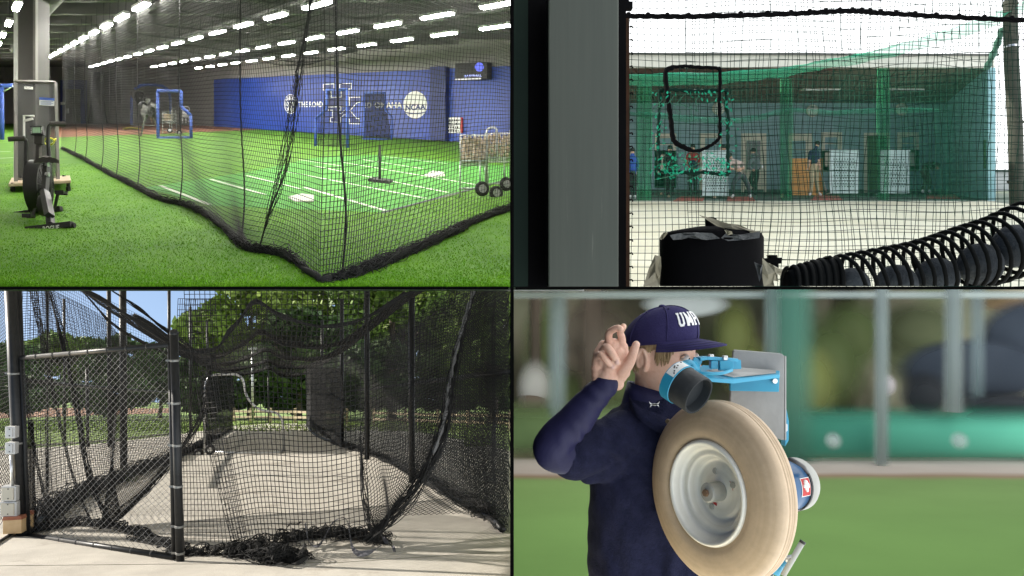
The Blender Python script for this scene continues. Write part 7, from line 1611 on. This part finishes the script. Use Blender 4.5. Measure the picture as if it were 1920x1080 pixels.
me = fuse([limb([P(1110, 842, 1.895), P(1062, 852, 1.875), P(1036, 846, 1.86), P(1042, 826, 1.85), P(1080, 786, 1.83), P(1112, 750, 1.815), P(1131, 728, 1.806)], [.049, .048, .045, .0435, .040, .033, .0288], 24, 6), limb([P(1132, 728, 1.806), P(1137, 721, 1.803)], [.0288, .0282], 24, 4)], .003, 5)
NRM = np.empty(len(me.vertices) * 3, dtype=np.float32); me.vertices.foreach_get("normal", NRM); NRM = NRM.reshape(-1, 3)
for v in me.vertices:
    p = v.co; f1 = mn.noise(V(p.x * 20, p.y * 20, p.z * 20)); wv = math.sin((p.x * .65 - p.z * -.75) * 190) * math.exp(-((p.x - P(1118, 745, 1.81).x) ** 2 + (p.z - P(1118, 745, 1.81).z) ** 2) / .0012); q2 = P(1030, 850, 1.86); w2 = math.sin((p.x * .9 + p.z * .5) * 150 + 4 * f1) * math.exp(-((p.x - P(1085, 825, 1.86).x) ** 2 + (p.z - P(1085, 825, 1.86).z) ** 2) / .0016)
    v.co += Vector(NRM[v.index]) * (.0032 * f1 + .0016 * wv + .0026 * w2)
us = bpy.data.objects.new('under_sleeve', me); C.objects.link(us); us.parent = boy; us.location = -boy.location; me.materials.append(M['navy_sleeve']); me.shade_smooth(); ORG[us.name] = Vector((0, 0, 0))
def cring(cx, y, hw, d, hd, ty=0.0, n=40): return [V(p.x, p.y, p.z + ty * (p.x - (cx - 960) / F * d)) for p in ring(cx, y, hw, hd, d, n, p=2.0)]
b = MB(); cr = [cring(1229, 774, 64, 1.985, .068, -.25), cring(1229, 750, 58, 1.985, .060, -.25), cring(1230, 729, 53, 1.985, .055, -.28), cring(1230, 731, 49, 1.985, .051, -.28), cring(1230, 760, 47, 1.985, .050, -.25)]
b.sheet([r + r[:1] for r in cr]); b.build('mock_neck', M['navy_sleeve'], boy, smooth=3)
fl = [(1178, 738, 1.955), (1186, 752, 1.925), (1205, 766, 1.905), (1232, 775, 1.90), (1258, 784, 1.905), (1284, 770, 1.92)]; fu_ = [(1180, 764, 1.94), (1192, 780, 1.905), (1212, 797, 1.885), (1236, 812, 1.88), (1256, 812, 1.885), (1292, 796, 1.905)]
b = MB(); A_, B2 = smooth_path([P(*q) for q in fl], 24), smooth_path([P(*q) for q in fu_], 24); rows = [[a_.lerp(c_, k / 5) + V(0, -.010 * math.sin(k / 5 * 3.1), 0) for a_, c_ in zip(A_, B2)] for k in range(6)]; b.sheet(rows); b.sheet([[p + V(0, .006, 0) for p in r] for r in rows][::-1]); b.build('collar', M['navy'], boy, smooth=3)
b = MB(); mm = Matrix.Translation(P(1252, 790, 1.872)) @ Matrix.Rotation(math.radians(90), 4, 'X'); b.lathe([(0, .003), (.005, .003), (.006, .001), (.006, -.001)], mm, 16); b.build('button', pmat('horn_button', (.16, .12, .07), rough=.4), boy, smooth=1)
# two interlocking arcs on the collar
def arc_mark(cx, cy, rx, ry, a0, a1, w0, w1, d, flip):
    b = MB(); L, R2 = [], []
    for k in range(15):
        t = k / 14; a = a0 + (a1 - a0) * t; w = w0 + (w1 - w0) * math.sin(t * 3.1416); L.append(P(cx + rx * math.cos(a), cy + flip * (ry * math.sin(a)) - w, d)); R2.append(P(cx + rx * math.cos(a), cy + flip * (ry * math.sin(a)) + w, d))
    b.sheet([L, R2]); b.sheet([[p + V(0, .0015, 0) for p in R2], [p + V(0, .0015, 0) for p in L]]); b.build('collar_emblem', M['cap_print'], boy, recalc=False)
arc_mark(1227, 752.5, 9.5, 6.5, -.1, math.pi + .1, .5, 1.9, 1.858, 1); arc_mark(1227.5, 764, 8.5, 6, -.1, math.pi + .1, .5, 1.8, 1.858, -1)

# ---- the pitching machine
def rubber_rings(name, c1, c2, c3, scale=60, rough=.55, dark=.86):
    m = bpy.data.materials.new(name); m.use_nodes = True; n, l = m.node_tree.nodes, m.node_tree.links; b = n['Principled BSDF']; b.inputs['Roughness'].default_value = rough
    tc = n.new('ShaderNodeTexCoord'); sp = n.new('ShaderNodeSeparateXYZ'); l.new(tc.outputs['Object'], sp.inputs[0]); cm = n.new('ShaderNodeCombineXYZ'); l.new(sp.outputs[0], cm.inputs[0]); l.new(sp.outputs[1], cm.inputs[1]); ln = n.new('ShaderNodeVectorMath'); ln.operation = 'LENGTH'; l.new(cm.outputs[0], ln.inputs[0])
    c2m = n.new('ShaderNodeCombineXYZ'); l.new(ln.outputs['Value'], c2m.inputs[0]); l.new(sp.outputs[2], c2m.inputs[1]); nz = n.new('ShaderNodeTexNoise'); nz.inputs['Scale'].default_value = scale; nz.inputs['Detail'].default_value = 5; l.new(c2m.outputs[0], nz.inputs['Vector'])
    rp = n.new('ShaderNodeValToRGB'); rp.color_ramp.elements[0].position = .3; rp.color_ramp.elements[1].position = .72; rp.color_ramp.elements[0].color = col(c1); rp.color_ramp.elements[1].color = col(c2); e = rp.color_ramp.elements.new(.5); e.color = col(c3); l.new(nz.outputs[0], rp.inputs[0])
    n3 = n.new('ShaderNodeTexNoise'); n3.inputs['Scale'].default_value = 26; n3.inputs['Detail'].default_value = 7; n3.inputs['Roughness'].default_value = .7; l.new(tc.outputs['Object'], n3.inputs['Vector'])
    r3 = n.new('ShaderNodeMapRange'); r3.inputs[1].default_value = .35; r3.inputs[2].default_value = .7; r3.inputs[3].default_value = 1.06; r3.inputs[4].default_value = dark; l.new(n3.outputs[0], r3.inputs[0])
    hv = n.new('ShaderNodeHueSaturation'); l.new(r3.outputs[0], hv.inputs['Value']); l.new(rp.outputs[0], hv.inputs['Color']); l.new(hv.outputs[0], b.inputs['Base Color'])
    bp = n.new('ShaderNodeBump'); bp.inputs['Strength'].default_value = .12; bp.inputs['Distance'].default_value = .002; l.new(n3.outputs[0], bp.inputs['Height']); l.new(bp.outputs[0], b.inputs['Normal'])
    return m
M['tan_tyre'] = rubber_rings('tan_tyre', (.47, .345, .22), (.60, .465, .325), (.545, .41, .275), 42)
M['rim'] = rubber_rings('rim_steel', (.74, .72, .64), (.88, .86, .79), (.82, .80, .73), 60, .38, .97); M['rim'].node_tree.nodes['Principled BSDF'].inputs['Metallic'].default_value = .1
M['teal_blue'] = pmat('teal_blue_paint', (.025, .27, .44), (.035, .32, .50), 7, .4, wear=(.25, .23, .20), wscale=16, wth=.70); M['plate'] = pmat('scuffed_plate', (.24, .24, .235), (.34, .34, .33), 6, .45, metal=.5, bump=.1, bscale=30, wear=(.22, .15, .10), wscale=12, wth=.72)
M['cup'] = pmat('black_cup', (.022, .024, .026), (.05, .054, .056), 10, .6, bump=.15, bscale=50); M['cup_in'] = pmat('cup_inside', (.010, .014, .018), rough=.7); M['motor_blue'] = pmat('motor_blue', (.015, .07, .17), (.02, .09, .21), 10, .35); M['motor_grey'] = pmat('motor_cap', (.33, .33, .30), (.42, .42, .39), 12, .5, bump=.1)
pm = thing('pitching_machine', 'pitching machine with a big tan tyre and blue brackets in front of the boy', 'pitching machine', P(1445, 1110, 1.78))
ax_ = V(-.86, -.51, .03).normalized(); q_ = ax_.to_track_quat('Z', 'Y'); WC = P(1348, 921, 1.72)
def wpart(prof, name, mat, n=96, parent=pm, smooth=.6, c=WC):
    b = MB(); b.lathe(prof, None, n); me_org = org(parent); o = MB.build(b, name, mat, None, smooth=smooth); o.parent = parent
    pl_ = org(parent); o.rotation_euler = q_.to_euler(); o.location = (c - pl_) if parent is pm else V(0, 0, 0); ORG[o.name] = c; return o
Wd = .038
tyre = [(.104, .030), (.112, .036), (.126, .042), (.145, .042), (.165, .038), (.180, .031), (.1885, .024), (.1925, .018), (.1945, .010), (.1930, .007), (.1950, .004), (.1935, 0), (.1950, -.004), (.1930, -.007), (.1945, -.010), (.1925, -.018), (.1885, -.022), (.180, -.026), (.165, -.030), (.126, -.032), (.104, -.030)]
def spl(pr, n): return [(p.x, p.y) for p in smooth_path([V(r, h, 0) for r, h in pr], n)]
wpart(spl(tyre, 80), 'tyre', M['tan_tyre'], smooth=3)
wpart(spl([(.112, .036), (.110, .041), (.106, .043), (.101, .040), (.098, .032), (.095, .022), (.089, .017), (.081, .018), (.076, .015), (.072, .004), (.068, -.003), (.060, -.006), (.050, -.002), (.030, -.002), (0, -.002)], 70), 'rim', M['rim'], smooth=.9)
wpart([(.110, -.036), (.100, -.030), (.06, -.022), (0, -.022)], 'rim_back', M['rim'])
wpart([(0, .036), (.018, .036), (.021, .033), (.021, -.004), (0, -.004)], 'hub', M['motor_grey'], 36)
wpart([(0, .0435), (.0075, .0425), (.008, .035), (0, .035)], 'hub_bolt', pmat('rusty_bolt', (.20, .12, .07), (.28, .20, .14), 40, .6, metal=.4), 6)
def wl(r, a, h): return WC + q_ @ V(r * math.cos(a), r * math.sin(a), h)
for (a0, a1, r0, r1, m_) in ((-2.6, -1.75, .028, .034, 'red'), (.25, .75, .040, .0415, 'red')):
    b = MB(); b.sheet([[wl(r0, a0 + (a1 - a0) * k / 12, -.0005) for k in range(13)], [wl(r1, a0 + (a1 - a0) * k / 12, -.0005) for k in range(13)]]); b.build('paint_mark', M[m_], pm, recalc=False)
for a in (.5, 1.9, 4.2):
    b = MB(); mm = Matrix.Translation(wl(.043, a, -.002)) @ q_.to_matrix().to_4x4(); b.lathe([(0, .003), (.006, .003), (.0075, 0)], mm, 8); b.build('wheel_bolt', M['motor_grey'], pm)
# steel plate behind the wheel and the blue brackets
dpt = 1.86
def plate3(pts, th, name, mat, d=None, bevel=.002, par=pm, skew=0):
    b = MB(); b.prism([P(x, y, (d or dpt) + (q[0] if q else 0)) for x, y, *q in pts], (skew, th, 0)); return b.build(name, mat, par, bevel=bevel)
plate3([(1366, 800, .02), (1470, 826), (1471, 668), (1466, 663), (1378, 656, .02), (1375, 660, .02)], .012, 'back_plate', M['plate'])
b = MB(); b.prism([P(1471.3, 826, 1.86), P(1474.5, 824, 1.86), P(1474.5, 668, 1.86), P(1471.3, 667, 1.86)], (0, .05, 0)); b.build('plate_edge', M['plate'], pm)
plate3([(1369, 733, -.02), (1461, 735, -.035), (1462, 700, -.035), (1369, 716, -.02)], .012, 'angle_bracket', M['teal_blue'])
b = MB(); mm = Matrix.Translation(P(1452, 714, 1.822)) @ Matrix.Rotation(math.radians(90), 4, 'X'); b.lathe([(0, .006), (.006, .006), (.007, 0)], mm, 8); b.build('bracket_bolt', M['steel'], pm)
b = MB(); tp = [(1290, 698, 1.73), (1318, 684, 1.80), (1380, 688, 1.84), (1462, 695, 1.845), (1462, 702, 1.80), (1375, 713, 1.74), (1315, 708, 1.71)]
b.prism([P(*t_) for t_ in tp], (0, 0, -.008)); b.build('tray', M['teal_blue'], pm, bevel=.002)
b = MB(); tp2 = [(1325, 697, 1.752), (1372, 690.5, 1.82), (1455, 697, 1.83), (1455, 701, 1.81), (1376, 709, 1.752)]; b.prism([P(*t_) + V(0, 0, .0015) for t_ in tp2], (0, 0, .002)); b.build('worn_tray_top', M['plate'], pm)
b = MB(); b.tube(fillet([P(1291, 696, 1.725), P(1318, 700, 1.705), P(1352, 701, 1.705), P(1372, 694, 1.73)], .03), .0038, 8); b.build('guard_wire', M['teal_blue'], pm, smooth=2)
b = MB()
loopA = [P(1300, 692, 1.74), P(1309, 673, 1.745), P(1322, 671, 1.75), P(1380, 675, 1.77), P(1381, 692, 1.77)]
for a_, c_ in zip(loopA[:-1], loopA[1:]): b.bar(a_, c_, .020, .0075, (0, 1, 0) if abs(a_.z - c_.z) > abs(a_.x - c_.x) * .5 else (0, 0, 1))
b.build('handle_strap', M['teal_blue'], pm, bevel=.0015)
b = MB(); b.bar(P(1338, 676, 1.752), P(1338, 691, 1.752), .016, .020, (0, 1, 0)); b.bar(P(1360, 678, 1.75), P(1361, 694, 1.745), .03, .02, (0, 1, 0)); b.build('handle_web', M['teal_blue'], pm, bevel=.0015)
for x, y in ((1333, 669.5), (1359, 672)): b = MB(); b.lathe([(0, .006), (.006, .006), (.007, .002), (.007, -.003)], Matrix.Translation(P(x, y, 1.752)), 6); b.build('strap_bolt', M['steel'], pm)
# feed cup
cax = V(.60, -.68, -.40).normalized(); cq = cax.to_track_quat('Z', 'Y'); c0 = P(1311, 743, 1.64)
cm_ = Matrix.Translation(c0) @ cq.to_matrix().to_4x4(); b = MB(); b.lathe([(.0405, 0), (.0415, -.003), (.0415, -.055), (.036, -.058)], cm_, 40); b.build('feed_cup', M['cup'], pm, smooth=.7)
b = MB(); b.lathe([(.0405, 0), (.037, -.001), (.035, -.02), (0, -.022)], cm_, 40); b.build('cup_opening', M['cup_in'], pm, smooth=.7)
b = MB(); b.lathe([(.0425, -.046), (.044, -.047), (.044, -.070), (.040, -.072), (0, -.072)], cm_, 40); b.build('cup_collar', M['teal_blue'], pm, smooth=.7)
b = MB(); rows = [[cm_ @ V(.0447 * math.cos(a) * (1 if h < -.0455 else .936), .0447 * math.sin(a) * (1 if h < -.0455 else .936), h) for a in np.linspace(.35 + 1.2, 1.45 + 1.2, 12)] for h in (-.068, -.058, -.048)]; b.sheet(rows); st_ = b.build('sticker', M['print_white'], pm, recalc=False)
b = MB(); random.seed(2)
for k in range(7):
    a = random.uniform(1.65, 2.5); h = random.uniform(-.066, -.052); b.ball(cm_ @ V(.0446 * math.cos(a), .0446 * math.sin(a), h), .0019, 6, 5)
b.build('sticker_mark', M['cup'], pm)
b = MB(); b.tube(smooth_path([P(1272, 695, 1.73), P(1288, 682, 1.74), P(1300, 683, 1.74), P(1306, 697, 1.73)], 14), .015, 12, flat=.5); b.build('cup_hook', M['teal_blue'], pm, smooth=2)
# motor, clamp, T handle, post
mq = V(.80, .60, -.03).normalized().to_track_quat('Z', 'Y'); mc = P(1456, 914, 1.84); mm = Matrix.Translation(mc) @ mq.to_matrix().to_4x4()
b = MB(); b.lathe([(0, -.02), (.056, -.02), (.058, -.01), (.058, .052), (.056, .055)], mm, 44); b.build('motor_body', M['motor_blue'], pm, smooth=.7)
b = MB(); b.lathe([(.059, .052), (.061, .056), (.061, .078), (.057, .086), (.02, .090), (0, .090)], mm, 44); b.build('motor_cap', M['motor_grey'], pm, smooth=.7)
b = MB(); b.lathe([(.0605, .046), (.062, .047), (.062, .052), (.0605, .053)], mm, 44); b.build('motor_band', M['black_metal'], pm)
def onm(a, h, r=.0588): return mm @ V(r * math.cos(a), r * math.sin(a), h)
cand = [(onm(a, .03) - V(0, 0, 0)) for a in np.linspace(0, 6.28, 64)]; af = min(np.linspace(0, 6.28, 64), key=lambda a: onm(a, .03).y + .25 * abs(onm(a, .03).z - P(1500, 906, 1.84).z))
for (da, h0, h1, w_, nm, mt, r_) in ((0, .012, .046, .36, 'motor_sticker', 'print_white', .0588), (0, .014, .044, .33, 'sticker_field', 'red', .0592)):
    b = MB(); b.sheet([[onm(af + da + w_ * (k / 10 * 2 - 1), h, r_) for k in range(11)] for h in (h0, (h0 + h1) / 2, h1)]); b.build(nm, M[mt], pm, recalc=False)
b = MB(); 
for (s_, h, r_) in ((.12, .030, .0042), (.02, .027, .0060), (-.08, .030, .0066), (-.18, .027, .0062), (-.05, .021, .004), (.0, .036, .003)): b.ball(onm(af + s_, h, .0592), r_, 10, 7)
b.build('sticker_figure', M['print_white'], pm, smooth=3)
b = MB(); b.tube(smooth_path([P(1480, 860, 1.80), P(1492, 866, 1.79), P(1505, 874, 1.80), P(1512, 884, 1.82)], 14), .0075, 8, flat=.6); b.build('cable', M['black_metal'], pm, smooth=2)
plate3([(1472, 838), (1479, 826), (1479.5, 790), (1474, 762), (1471.5, 762)], .03, 'rear_guard', M['teal_blue'], d=1.93); plate3([(1472.5, 812), (1477, 808), (1477, 796), (1472.5, 793)], .004, 'guard_sticker', M['print_white'], d=1.92)
b = MB(); b.tube([P(1440, 1066, 1.80), P(1438, 1120, 1.80)], .0125, 14); b.build('post', M['steel'], pm, smooth=2)
b = MB(); b.lathe([(.019, -.020), (.021, -.018), (.021, .016), (.018, .020), (0, .020)], Matrix.Translation(P(1452, 1056, 1.795)) @ Matrix.Rotation(math.radians(25), 4, 'Y'), 20); b.ball(P(1462, 1050, 1.79), (.018, .016, .019), 16, 10); b.build('clamp', M['teal_blue'], pm, smooth=.9)
th = thing('clamp_handle', 'grey T shaped clamp handle sticking out at the foot of the machine', 'handle', P(1486, 1046, 1.77))
b = MB(); b.tube([P(1466, 1050, 1.79), P(1488, 1046, 1.765)], .0075, 12); b.build('stub', M['steel'], th, smooth=2)
b = MB(); b.tube([P(1505, 1016, 1.765), P(1468, 1079, 1.765)], .0064, 14); b.build('cross_bar', M['motor_grey'], th, smooth=2); b = MB(); b.tube([P(1506, 1014.5, 1.765), P(1503.5, 1018.5, 1.765)], .0070, 14); b.build('bar_end', M['black_metal'], th, smooth=2)
